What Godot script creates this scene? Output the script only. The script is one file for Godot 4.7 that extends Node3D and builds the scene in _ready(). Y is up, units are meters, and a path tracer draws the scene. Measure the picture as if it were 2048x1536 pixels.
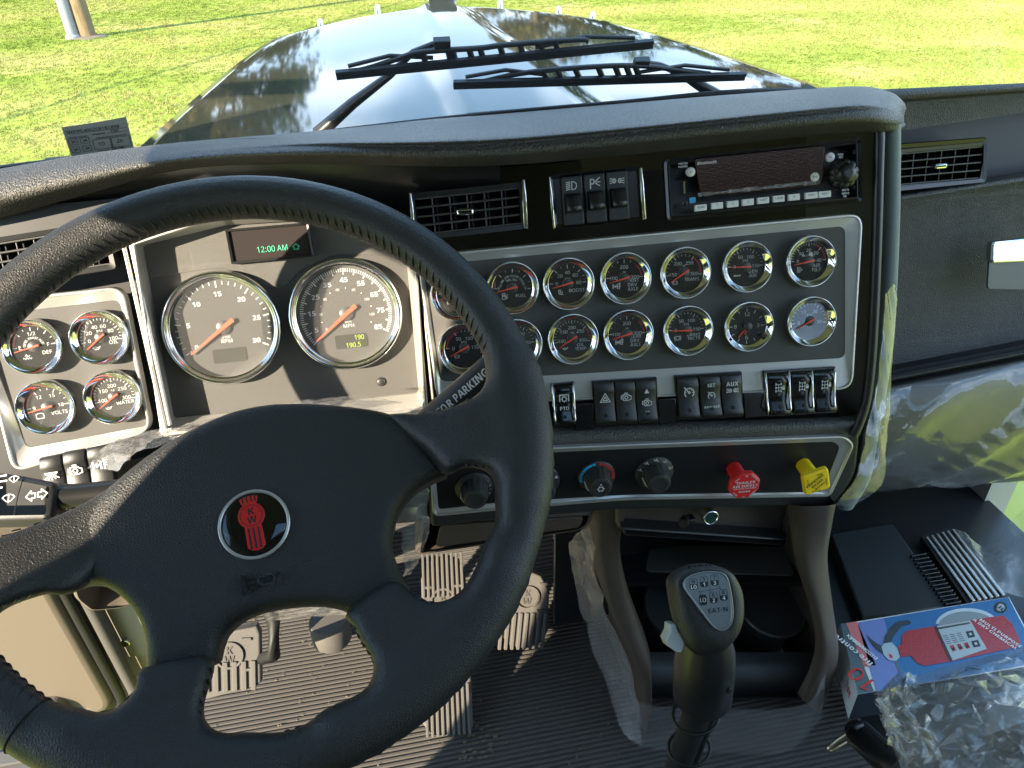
extends Node3D
# A truck cab seen from the driver's seat. Units are metres; x right, y up, -z forward; the ground is y = 0.
# Every panel stands on a plane measured from the real gauges' sizes; on() says where a sight line of the survey meets such a plane.
const FOCAL := 1500.0
const EYE := Vector3(0, 2.45, 0)
const FLOOR_Y := -1.02            # floor height relative to the eye
var CB: Basis
var M := {}
var used := {}
var rng := RandomNumberGenerator.new()

class MB:                          # collects triangles, each with a smoothing group
	var v := PackedVector3Array()
	var g := PackedInt32Array()
	var grp := 1
	func tri(a: Vector3, b: Vector3, c: Vector3, k := -1) -> void:
		v.append(a); v.append(b); v.append(c); g.append(k)
	func quad(a: Vector3, b: Vector3, c: Vector3, d: Vector3, k := -1) -> void:
		tri(a, b, c, k); tri(a, c, d, k)
	func cap(loop: Array, flip := false) -> void:
		var n := Vector3.ZERO
		for i in loop.size():
			var p: Vector3 = loop[i]
			var q: Vector3 = loop[(i + 1) % loop.size()]
			n += p.cross(q)
		if n.length() < 1e-14:
			return
		n = n.normalized()
		var u := n.cross(Vector3.UP if absf(n.y) < 0.9 else Vector3.RIGHT).normalized()
		var w := n.cross(u)
		var poly := PackedVector2Array()
		for p in loop:
			poly.append(Vector2(u.dot(p), w.dot(p)) * 100.0)
		var t := Geometry2D.triangulate_polygon(poly)
		for i in range(0, t.size(), 3):
			var a: Vector3 = loop[t[i]]
			var b: Vector3 = loop[t[i + 1]]
			var c: Vector3 = loop[t[i + 2]]
			if ((b - a).cross(c - a).dot(n) > 0) != flip:
				tri(a, c, b)
			else:
				tri(a, b, c)
	func loft(loops: Array, closed := true, smooth := true, cap0 := false, cap1 := false, hard := []) -> void:
		grp += 1
		for j in loops.size() - 1:
			if j in hard:
				grp += 1
			var a: Array = loops[j]
			var b: Array = loops[j + 1]
			var n := a.size()
			for i in (n if closed else n - 1):
				var k := (i + 1) % n
				quad(a[i], b[i], b[k], a[k], grp if smooth else -1)
		if cap0: cap(loops[0], true)
		if cap1: cap(loops[-1], false)
		grp += 1
	func add(o: MB, xf: Transform3D) -> void:
		var base := grp + 1
		for p in o.v: v.append(xf * p)
		for k in o.g: g.append(k if k < 0 else k + base)
		grp = base + o.grp + 1
	func lathe(profile: Array, seg := 32, hard := [], xf := Transform3D()) -> void:   # Vector2(radius, z) round z
		var loops := []
		for p in profile:
			var l := []
			for i in seg:
				var a := TAU * i / seg
				l.append(xf * Vector3(cos(a) * p.x, sin(a) * p.x, p.y))
			loops.append(l)
		loft(loops, true, true, profile[0].x > 1e-5, profile[-1].x > 1e-5, hard)
	func tube(path: Array, rad, seg := 10, closed := false) -> void:
		var loops := []
		var n := path.size()
		var up := Vector3(0.13, 0.97, 0.2).normalized()
		for i in n:
			var a: Vector3 = path[(i - 1 + n) % n] if closed or i > 0 else path[i]
			var b: Vector3 = path[(i + 1) % n] if closed or i < n - 1 else path[i]
			var t := (b - a).normalized()
			var s := t.cross(up)
			if s.length() < 0.05: s = t.cross(Vector3.RIGHT)
			s = s.normalized()
			var w := s.cross(t).normalized()
			var r: float = rad[i] if rad is Array else rad
			var l := []
			for k in seg:
				var q := TAU * k / seg
				l.append(path[i] + (s * cos(q) + w * sin(q)) * r)
			loops.append(l)
		if closed: loops.append(loops[0])
		loft(loops, true, true, not closed, not closed)
	func box(lo: Vector3, hi: Vector3, xf := Transform3D(), bev := 0.0) -> void:
		var poly := [Vector2(lo.x, lo.y), Vector2(hi.x, lo.y), Vector2(hi.x, hi.y), Vector2(lo.x, hi.y)]
		prism(poly, lo.z, hi.z, bev, xf)
	static func inset(poly: Array, d: float) -> Array:
		var area := 0.0
		var n := poly.size()
		for i in n:
			area += poly[i].cross(poly[(i + 1) % n])
		var s := 1.0 if area > 0 else -1.0
		var out := []
		for i in n:
			var a: Vector2 = (poly[i] - poly[(i - 1 + n) % n]).normalized()
			var b: Vector2 = (poly[(i + 1) % n] - poly[i]).normalized()
			var na := Vector2(-a.y, a.x) * s
			var nb := Vector2(-b.y, b.x) * s
			var m := na + nb
			m = m.normalized() if m.length() > 0.01 else na
			out.append(poly[i] + m * d / maxf(0.35, m.dot(na)))
		return out
	static func at_z(poly: Array, z: float, xf := Transform3D()) -> Array:
		var l := []
		for p in poly: l.append(xf * Vector3(p.x, p.y, z))
		return l
	func prism(poly: Array, z0: float, z1: float, bev := 0.0, xf := Transform3D(), back := true) -> void:
		if bev <= 0.0:
			loft([at_z(poly, z0, xf), at_z(poly, z1, xf)], true, false, back, true)
			return
		loft([at_z(poly, z0, xf), at_z(poly, z1 - bev, xf)], true, false, back, false)
		var l := []
		for k in 4:
			var a := PI / 2 * k / 3.0
			l.append(at_z(inset(poly, bev * (1 - cos(a))), z1 - bev + bev * sin(a), xf))
		loft(l, true, true, false, true)
	func stroke(pts: Array, w: float, closed := false) -> void:
		var n := pts.size()
		for i in (n if closed else n - 1):
			var a: Vector2 = pts[i]
			var b: Vector2 = pts[(i + 1) % n]
			var d := (b - a).normalized()
			var s := Vector2(-d.y, d.x) * w / 2
			a -= d * w * 0.3
			b += d * w * 0.3
			quad(Vector3(a.x + s.x, a.y + s.y, 0), Vector3(b.x + s.x, b.y + s.y, 0), Vector3(b.x - s.x, b.y - s.y, 0), Vector3(a.x - s.x, a.y - s.y, 0))
	func arc(c: Vector2, r: float, a0: float, a1: float, w: float, seg := 0) -> void:
		var n := seg if seg > 0 else maxi(3, int(absf(a1 - a0) / 12))
		for i in n:
			var p := Vector2.from_angle(deg_to_rad(lerpf(a0, a1, float(i) / n)))
			var q := Vector2.from_angle(deg_to_rad(lerpf(a0, a1, float(i + 1) / n)))
			var l := [c + p * (r + w / 2), c + q * (r + w / 2), c + q * (r - w / 2), c + p * (r - w / 2)]
			quad(Vector3(l[0].x, l[0].y, 0), Vector3(l[1].x, l[1].y, 0), Vector3(l[2].x, l[2].y, 0), Vector3(l[3].x, l[3].y, 0))
	func fill(poly: Array) -> void:
		cap(at_z(poly, 0.0))
	func mesh() -> ArrayMesh:
		var st := SurfaceTool.new()
		st.begin(Mesh.PRIMITIVE_TRIANGLES)
		for i in g.size():
			st.set_smooth_group(g[i])
			st.add_vertex(v[i * 3]); st.add_vertex(v[i * 3 + 1]); st.add_vertex(v[i * 3 + 2])
		st.generate_normals()
		st.index()
		return st.commit()

# ---------- survey ----------
func fr(yaw: float, tilt: float, o: Vector3) -> Transform3D:
	var y := deg_to_rad(yaw)
	var t := deg_to_rad(tilt)
	var u := Vector3(cos(y), 0, sin(y))
	var n := Vector3(-sin(y), 0, cos(y)) * cos(t) + Vector3.UP * sin(t)
	return Transform3D(Basis(u, n.cross(u), n), EYE + o)
func sight(x: float, y: float) -> Vector3:
	return CB * Vector3((x - 1024.0) / FOCAL, (768.0 - y) / FOCAL, -1.0)
func on(T: Transform3D, x: float, y: float, off := 0.0) -> Vector3:
	var i := T.affine_inverse()
	var e := i * EYE
	var d := i.basis * sight(x, y)
	return e + d * ((off - e.z) / d.z)
func on2(T: Transform3D, pts: Array, off := 0.0) -> Array:
	var out := []
	for p in pts:
		var q := on(T, p[0], p[1], off)
		out.append(Vector2(q.x, q.y))
	return out
func hx(x: float, y: float, v: float) -> Vector3:      # world point of that sight line at height v (relative to the eye)
	var d := sight(x, y)
	return EYE + d * (v / d.y)
func hz(x: float, y: float, v: float) -> Vector3:
	var d := sight(x, y)
	return EYE + d * (v / d.z)
func hd(x: float, y: float, t: float) -> Vector3:
	return EYE + sight(x, y) * t
func local(p: Vector3) -> Transform3D:
	return Transform3D(Basis(), p)

# ---------- scene tree ----------
func nm(parent: Node, called: String) -> String:
	var key := str(parent.get_instance_id()) + called
	var k: int = used.get(key, 0)
	used[key] = k + 1
	return called if k == 0 else "%s_%03d" % [called, k]
func thing(called: String, label: String, category: String, at := Vector3.ZERO, group := "") -> Node3D:
	var o := Node3D.new()
	o.name = nm(self, called)
	add_child(o, true)
	o.position = at
	return tag(o, label, category, group)
func tag(o: Node3D, label: String, category: String, group := "") -> Node3D:
	o.set_meta("label", label)
	o.set_meta("category", category)
	if group != "": o.set_meta("group", group)
	return o
func part(called: String, mb, mat: Material, parent: Node, xf := Transform3D(), label := "") -> MeshInstance3D:
	var o := MeshInstance3D.new()
	o.name = nm(parent, called)
	o.mesh = mb.mesh() if mb is MB else mb
	o.material_override = mat
	parent.add_child(o, true)
	o.global_transform = xf
	if label != "": o.set_meta("label", label)
	return o
func setting(called: String, mb, mat: Material, xf := Transform3D()) -> MeshInstance3D:
	var o := part(called, mb, mat, self, xf)
	o.set_meta("kind", "structure")
	return o

# ---------- shapes ----------
func rpoly(pts: Array, r, seg := 5) -> Array:
	var out := []
	var n := pts.size()
	for i in n:
		var p: Vector2 = pts[i]
		var rr: float = r[i] if r is Array else r
		var a: Vector2 = pts[(i - 1 + n) % n] - p
		var b: Vector2 = pts[(i + 1) % n] - p
		var q := minf(rr, 0.49 * minf(a.length(), b.length()))
		if q < 1e-5:
			for k in seg + 1: out.append(p)
			continue
		var s := p + a.normalized() * q
		var e := p + b.normalized() * q
		for k in seg + 1:
			var t := float(k) / seg
			out.append(s.lerp(p, t).lerp(p.lerp(e, t), t))
	return out
func rrect(w: float, h: float, r: float, c := Vector2.ZERO, seg := 5) -> Array:
	return rpoly([c + Vector2(-w, -h) / 2, c + Vector2(w, -h) / 2, c + Vector2(w, h) / 2, c + Vector2(-w, h) / 2], r, seg)
func smooth_path(p: Array, sub := 5, closed := false) -> Array:       # Catmull-Rom through 2D or 3D points
	var out := []
	var n := p.size()
	for i in (n if closed else n - 1):
		var a = p[(i - 1 + n) % n] if closed or i > 0 else p[i] * 2 - p[i + 1]
		var b = p[i]
		var c = p[(i + 1) % n]
		var d = p[(i + 2) % n] if closed or i + 2 < n else c * 2 - b
		for k in sub:
			var t := float(k) / sub
			out.append(((b * 2) + (c - a) * t + (a * 2 - b * 5 + c * 4 - d) * t * t + (b * 3 - a - c * 3 + d) * t * t * t) * 0.5)
	if not closed: out.append(p[-1])
	return out
var fonts := {}
func letters(mb: MB, s: String, h: float, at := Vector3.ZERO, turn := 0.0, bold := false, wide := 1.0, base := Basis()) -> void:
	if not fonts.has(bold):
		var f := SystemFont.new()
		f.font_names = PackedStringArray(["Droid Sans"])
		f.font_weight = 700 if bold else 400
		fonts[bold] = f
	var tm := TextMesh.new()
	tm.text = s
	tm.font = fonts[bold]
	tm.font_size = 24
	tm.pixel_size = h / (24 * 0.714)
	tm.depth = 0.0
	tm.curve_step = 1.5
	var arr := tm.get_mesh_arrays()
	if arr.is_empty(): return
	var vs: PackedVector3Array = arr[Mesh.ARRAY_VERTEX]
	var ix: PackedInt32Array = arr[Mesh.ARRAY_INDEX]
	if ix.is_empty(): ix = PackedInt32Array(range(vs.size()))
	var b := base * Basis(Vector3.BACK, deg_to_rad(turn)) * Basis.from_scale(Vector3(wide, 1, 1))
	for i in range(0, ix.size(), 3):
		mb.tri(at + b * vs[ix[i]], at + b * vs[ix[i + 1]], at + b * vs[ix[i + 2]])

# ---------- materials ----------
func mat(c: Color, rough := 0.6, metal := 0.0, spec := 0.5) -> StandardMaterial3D:    # c is a linear, real-world base colour
	var m := StandardMaterial3D.new()
	m.albedo_color = c.linear_to_srgb()
	m.roughness = rough
	m.metallic = metal
	m.metallic_specular = spec
	return m
func noise_map(kind: int, freq: float, bump: float, px := 512, ret := FastNoiseLite.RETURN_DISTANCE2_SUB, sd := 1) -> NoiseTexture2D:
	var n := FastNoiseLite.new()
	n.seed = sd
	n.noise_type = kind
	n.frequency = freq
	n.cellular_return_type = ret
	n.cellular_jitter = 1.0
	n.domain_warp_enabled = kind == FastNoiseLite.TYPE_CELLULAR
	n.domain_warp_amplitude = 14.0
	n.domain_warp_frequency = 0.02
	var t := NoiseTexture2D.new()
	t.width = px
	t.height = px
	t.seamless = true
	t.noise = n
	if bump > 0.0:
		t.as_normal_map = true
		t.bump_strength = bump
	return t
func grain(m: StandardMaterial3D, tex: Texture2D, per_metre: float, strength: float, world := false) -> StandardMaterial3D:
	m.normal_enabled = true
	m.normal_texture = tex
	m.normal_scale = strength
	m.uv1_triplanar = true
	m.uv1_world_triplanar = world
	m.uv1_scale = Vector3.ONE * per_metre
	return m
func pane(alpha: float, rough := 0.02, c := Color(1, 1, 1)) -> StandardMaterial3D:
	var m := StandardMaterial3D.new()
	m.albedo_color = Color(c.r, c.g, c.b, alpha)
	m.transparency = BaseMaterial3D.TRANSPARENCY_ALPHA
	m.roughness = rough
	return m
func ramp_tex(sd: int, freq: float, cols: Array, px := 1024) -> NoiseTexture2D:
	var t := noise_map(FastNoiseLite.TYPE_SIMPLEX_SMOOTH, freq, 0.0, px, 0, sd)
	t.noise.fractal_octaves = 5
	var g := Gradient.new()
	g.offsets = PackedFloat32Array(range(cols.size()).map(func(i): return float(i) / (cols.size() - 1)))
	g.colors = PackedColorArray(cols)
	t.color_ramp = g
	return t
func make_materials() -> void:
	var cell := noise_map(FastNoiseLite.TYPE_CELLULAR, 0.045, 9.0)
	var cell2 := noise_map(FastNoiseLite.TYPE_CELLULAR, 0.07, 7.0, 512, FastNoiseLite.RETURN_DISTANCE2_SUB, 7)
	var fine := noise_map(FastNoiseLite.TYPE_SIMPLEX_SMOOTH, 0.16, 6.0, 512, 0, 3)
	var lump := noise_map(FastNoiseLite.TYPE_SIMPLEX_SMOOTH, 0.012, 14.0, 512, 0, 5)
	M.leather = grain(mat(Color(0.019, 0.0187, 0.0183), 0.45), cell, 22.0, 0.85)
	M.hub = grain(mat(Color(0.018, 0.018, 0.0182), 0.46), cell, 19.0, 1.0)
	M.vinyl = grain(mat(Color(0.046, 0.0445, 0.042), 0.45, 0.0, 0.6), cell2, 10.0, 1.8)
	M.knob = grain(mat(Color(0.013, 0.013, 0.013), 0.45), cell, 30.0, 0.8)
	M.grip = mat(Color(0.034, 0.034, 0.033), 0.38)
	M.vinyl_grey = grain(mat(Color(0.16, 0.19, 0.185), 0.55), cell2, 22.0, 0.3)
	M.gloss = grain(mat(Color(0.006, 0.006, 0.0065), 0.14), fine, 30.0, 0.05)
	M.panel = grain(mat(Color(0.060, 0.058, 0.054), 0.6), fine, 40.0, 0.3)
	M.insert = grain(mat(Color(0.085, 0.083, 0.08), 0.55), fine, 22.0, 0.9)
	M.insert.albedo_color = Color(1, 1, 1)
	M.insert.albedo_texture = ramp_tex(21, 0.22, [Color(0.20, 0.20, 0.19), Color(0.30, 0.295, 0.285), Color(0.36, 0.355, 0.34), Color(0.55, 0.54, 0.52)], 512)
	M.plastic = grain(mat(Color(0.02, 0.0205, 0.021), 0.42), fine, 50.0, 0.18)
	M.satin = mat(Color(0.014, 0.0145, 0.015), 0.32)
	M.silver = grain(mat(Color(0.53, 0.515, 0.49), 0.32, 0.6), fine, 50.0, 0.06)
	M.chrome = mat(Color(0.82, 0.82, 0.82), 0.07, 1.0)
	M.brown = grain(mat(Color(0.066, 0.050, 0.039), 0.36), fine, 40.0, 0.5)
	M.tan = grain(mat(Color(0.095, 0.077, 0.057), 0.6), cell2, 16.0, 0.25)
	M.cream = mat(Color(0.21, 0.195, 0.155), 0.4)
	M.dial = grain(mat(Color(0.05, 0.05, 0.048), 0.62), fine, 60.0, 0.4)
	M.print = mat(Color(0.62, 0.62, 0.61), 0.6)
	M.print_dim = mat(Color(0.45, 0.46, 0.46), 0.6)
	M.red_print = mat(Color(0.55, 0.03, 0.04), 0.6)
	M.needle = mat(Color(0.85, 0.09, 0.04), 0.45)
	M.hubcap = mat(Color(0.05, 0.05, 0.05), 0.4)
	M.lens = pane(0.02, 0.015)
	M.tray = grain(mat(Color(0.042, 0.043, 0.042), 0.36), fine, 50.0, 0.12)
	M.slat = mat(Color(0.06, 0.06, 0.06), 0.45)
	M.black = mat(Color(0.006, 0.006, 0.006), 0.5)
	M.hole = mat(Color(0.003, 0.003, 0.003), 0.9)
	M.rubber = grain(mat(Color(0.060, 0.055, 0.050), 0.7), fine, 20.0, 0.4)
	M.pedal = grain(mat(Color(0.085, 0.079, 0.071), 0.75), fine, 20.0, 0.5)
	M.red = mat(Color(0.66, 0.018, 0.02), 0.38)
	M.yellow = mat(Color(0.92, 0.62, 0.012), 0.4)
	M.blue = mat(Color(0.03, 0.36, 0.70), 0.4)
	M.lcd = mat(Color(0.028, 0.023, 0.023), 0.22)
	M.lcd_grey = mat(Color(0.035, 0.036, 0.03), 0.25)
	M.green_glow = mat(Color(0.05, 0.35, 0.22), 0.5)
	M.green_glow.emission_enabled = true
	M.green_glow.emission = Color(0.1, 0.75, 0.5)
	M.green_glow.emission_energy_multiplier = 0.06
	M.lime_glow = mat(Color(0.3, 0.4, 0.03), 0.5)
	M.lime_glow.emission_enabled = true
	M.lime_glow.emission = Color(0.7, 0.85, 0.1)
	M.lime_glow.emission_energy_multiplier = 0.05
	M.film = grain(pane(0.05, 0.05), lump, 3.0, 0.16)
	M.film.metallic_specular = 0.5
	M.crumple = grain(pane(0.10, 0.10), lump, 9.0, 1.3)
	M.bag = grain(pane(0.07, 0.07), lump, 7.0, 0.45)
	M.glass = pane(0.01, 0.01)
	M.paint = mat(Color(0.036, 0.037, 0.024), 0.05, 0.0, 0.32)
	M.wood = mat(Color(0.42, 0.34, 0.24), 0.85)
	M.zinc = mat(Color(0.22, 0.24, 0.25), 0.55, 0.2)
	M.paper = mat(Color(0.42, 0.43, 0.44), 0.8)
	M.paper.backlight_enabled = false
	M.ink = mat(Color(0.02, 0.02, 0.025), 0.8)
	M.white = mat(Color(0.75, 0.75, 0.73), 0.5)
	M.headliner = mat(Color(0.36, 0.35, 0.33), 0.9)
	M.dirt = mat(Color(0.13, 0.105, 0.07), 0.95)

func holed(poly: Array, z0: float, z1: float, holes: Array) -> Mesh:     # a slab with openings right through it
	var root := CSGCombiner3D.new()
	add_child(root)
	var slab := CSGPolygon3D.new()
	slab.polygon = PackedVector2Array(poly)
	slab.depth = z1 - z0
	root.add_child(slab)
	slab.position.z = z1
	for h in holes:
		var cut := CSGPolygon3D.new()
		cut.polygon = PackedVector2Array(h)
		cut.depth = z1 - z0 + 0.02
		cut.operation = CSGShape3D.OPERATION_SUBTRACTION
		root.add_child(cut)
		cut.position.z = z1 + 0.01
	var m := root.bake_static_mesh()
	remove_child(root)
	root.free()
	return m

func _ready() -> void:
	rng.seed = 20240611
	CB = Basis(Vector3.UP, deg_to_rad(-10.0)) * Basis(Vector3.RIGHT, deg_to_rad(-33.0)) * Basis(Vector3.BACK, deg_to_rad(-1.5))
	var cam := Camera3D.new()
	cam.name = "camera"
	cam.fov = rad_to_deg(2.0 * atan(768.0 / FOCAL))
	cam.near = 0.02
	cam.far = 3000.0
	add_child(cam)
	cam.global_transform = Transform3D(CB, EYE)
	cam.current = true
	var env := Environment.new()
	env.background_mode = Environment.BG_SKY
	var sky := Sky.new()
	var sm := ProceduralSkyMaterial.new()
	sm.sky_top_color = Color(0.40, 0.545, 0.685)
	sm.sky_horizon_color = Color(0.73, 0.81, 0.87)
	sm.sky_curve = 0.10
	sm.ground_bottom_color = Color(0.20, 0.24, 0.08)
	sm.ground_horizon_color = Color(0.45, 0.5, 0.3)
	sm.sun_angle_max = 8.0
	sm.sky_energy_multiplier = 1.15
	sm.sky_cover = clouds()
	sm.sky_cover_modulate = Color(1, 1, 1, 0.45)
	sky.sky_material = sm
	env.sky = sky
	env.tonemap_mode = Environment.TONE_MAPPER_LINEAR
	env.tonemap_exposure = 4.3
	env.sdfgi_enabled = true
	env.ssao_enabled = true
	env.ssil_enabled = true
	var we := WorldEnvironment.new()
	we.name = "environment"
	we.environment = env
	add_child(we)
	var sun := DirectionalLight3D.new()
	sun.name = "sun"
	var az := deg_to_rad(51.0)
	var el := deg_to_rad(22.0)
	sun.light_energy = 1.6
	sun.light_color = Color(1.0, 0.93, 0.82)
	sun.light_angular_distance = 0.5
	sun.shadow_enabled = true
	add_child(sun)
	sun.global_transform = Transform3D(Basis.looking_at(Vector3(sin(az) * cos(el), -sin(el), -cos(az) * cos(el))), Vector3(0, 30, 0))
	make_materials()
	outside()
	cab()
	hood()
	windshield()
	dashboard()
	radio()
	column()
	wheel()
	floor_things()
	console()
	shifter()
	passenger_side()
	films()

func clouds() -> ImageTexture:
	var n := FastNoiseLite.new()
	n.seed = 11
	n.noise_type = FastNoiseLite.TYPE_SIMPLEX_SMOOTH
	n.fractal_octaves = 5
	n.frequency = 1.0
	var im := Image.create(512, 256, false, Image.FORMAT_RGBA8)
	for y in 256:
		var lat := PI * (0.5 - (y + 0.5) / 256.0)
		for x in 512:
			var lon := TAU * x / 512.0
			var d := Vector3(cos(lat) * cos(lon), sin(lat), cos(lat) * sin(lon))
			var p := d / (absf(d.y) + 0.25)
			var c := smoothstep(0.08, 0.5, n.get_noise_3d(p.x * 1.3, p.z * 1.3, 3.0) + 0.12)
			im.set_pixel(x, y, Color(1, 1, 1, c if d.y > -0.05 else 0.0))
	return ImageTexture.create_from_image(im)

# ---------- outside ----------
func outside() -> void:
	var g := MB.new()
	for i in 12:
		for j in 12:
			var s := 100.0
			var a := Vector3(-600 + i * s, 0, -700 + j * s)
			g.quad(a, a + Vector3(0, 0, s), a + Vector3(s, 0, s), a + Vector3(s, 0, 0))
	var gm := mat(Color(1, 1, 1), 0.95, 0.0, 0.2)
	gm.albedo_texture = ramp_tex(4, 0.006, [Color(0.41, 0.48, 0.16), Color(0.49, 0.55, 0.20), Color(0.55, 0.59, 0.25), Color(0.61, 0.61, 0.32), Color(0.67, 0.64, 0.40)])
	gm.uv1_triplanar = true
	gm.uv1_world_triplanar = true
	gm.uv1_scale = Vector3.ONE * 0.045
	gm.heightmap_enabled = false
	setting("grass_ground", g, gm)
	# blades: what the eye takes for the lawn's nap
	var tuft := MB.new()
	for k in 9:
		var a := rng.randf() * TAU
		var o := Vector3(rng.randf_range(-0.09, 0.09), 0, rng.randf_range(-0.09, 0.09))
		var lean := Vector3(cos(a), 0, sin(a)) * rng.randf_range(0.01, 0.04)
		var side := Vector3(-sin(a), 0, cos(a)) * 0.007
		var h := rng.randf_range(0.016, 0.036)
		tuft.tri(o - side, o + side, o + lean + Vector3.UP * h)
	var mm := MultiMesh.new()
	mm.transform_format = MultiMesh.TRANSFORM_3D
	mm.use_colors = true
	mm.mesh = tuft.mesh()
	var n := 150000
	mm.instance_count = n
	var pn := FastNoiseLite.new()
	pn.seed = 8
	pn.frequency = 0.16
	pn.fractal_octaves = 4
	for i in n:
		var r := 5.0 + 38.0 * pow(rng.randf(), 0.8)
		var th := deg_to_rad(rng.randf_range(-42, 60))
		var p := Vector3(sin(th) * r, 0, -cos(th) * r)
		var s := rng.randf_range(0.6, 1.05) * (0.8 + r * 0.015)
		mm.set_instance_transform(i, Transform3D(Basis(Vector3.UP, rng.randf() * TAU).scaled(Vector3(s, s, s)), p))
		var dry := clampf(0.5 + pn.get_noise_2d(p.x, p.z * 1.6) * 1.5 + p.x * 0.012, 0, 1)
		var c := Color(0.15, 0.205, 0.034).lerp(Color(0.31, 0.29, 0.10), dry) * rng.randf_range(0.80, 0.98)
		mm.set_instance_color(i, Color(c.r, c.g, c.b))
	var mi := MultiMeshInstance3D.new()
	mi.name = "grass_blades"
	mi.multimesh = mm
	var bm := mat(Color(1, 1, 1), 0.8, 0.0, 0.2)
	bm.vertex_color_use_as_albedo = true
	bm.backlight_enabled = true
	bm.backlight = Color(0.5, 0.5, 0.3)
	mi.material_override = bm
	mi.set_meta("kind", "stuff")
	tag(mi, "mown green and straw coloured lawn grass around the truck", "grass")
	mi.set_meta("kind", "stuff")
	add_child(mi)
	# utility poles
	var p1 := hx(176, 74, -EYE.y)
	var t := thing("wooden_pole", "pale wooden utility pole standing in the grass, the thicker of the two", "pole", p1)
	var m := MB.new()
	var path := []
	var rad := []
	for i in 12:
		path.append(Vector3(-0.02 * i + 0.015 * sin(i * 1.7), i * 0.9 - 0.2, 0.01 * i))
		rad.append(0.185 - 0.005 * i)
	m.tube(path, rad, 18)
	var wm := mat(Color(1, 1, 1), 0.9)
	wm.albedo_texture = ramp_tex(15, 0.02, [Color(0.33, 0.27, 0.18), Color(0.48, 0.41, 0.29), Color(0.42, 0.36, 0.26), Color(0.54, 0.48, 0.35)], 256)
	wm.uv1_triplanar = true
	wm.uv1_scale = Vector3(2.0, 0.25, 2.0)
	part("trunk", m, wm, t, local(p1))
	m = MB.new()
	m.box(Vector3(-0.9, -0.06, -0.05), Vector3(0.9, 0.06, 0.05), local(Vector3(-0.2, 9.0, 0.22)), 0.01)
	part("crossarm", m, M.wood, t, local(p1))
	m = MB.new()
	m.lathe([Vector2(0.0, 0.0), Vector2(0.42, 0.0), Vector2(0.30, 0.03), Vector2(0.1, 0.045), Vector2(0, 0.046)], 20, [], Transform3D(Basis(Vector3.RIGHT, -PI / 2), Vector3(0.05, -0.002, 0.05)))
	part("bare_earth", m, M.dirt, t, local(p1))
	var p2 := hx(148, 77, -EYE.y)
	t = thing("metal_pole", "grey metal conduit pole standing left of the wooden pole", "pole", p2)
	m = MB.new()
	m.lathe([Vector2(0.125, -0.1), Vector2(0.12, 7.5), Vector2(0.0, 7.52)], 18, [1], Transform3D(Basis(Vector3.RIGHT, -PI / 2), Vector3.ZERO))
	part("shaft", m, M.zinc, t, local(p2))
	m = MB.new()
	m.lathe([Vector2(0.17, 0), Vector2(0.17, 0.05), Vector2(0.13, 0.09)], 18, [1], Transform3D(Basis(Vector3.RIGHT, -PI / 2), Vector3.ZERO))
	part("collar", m, M.zinc, t, local(p2))
	m = MB.new()
	path = []
	for i in 21:
		var f := i / 20.0
		path.append(Vector3(-6.3, 5.1, -19.8).lerp(Vector3(-22, 5.3, 12), f) - Vector3.UP * 0.7 * 4 * f * (1 - f))
	m.tube(path, 0.03, 6)
	tag(part("overhead_cable", m, M.black, self), "black overhead cable sagging from the wooden pole", "cable")
	trees()

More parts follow.
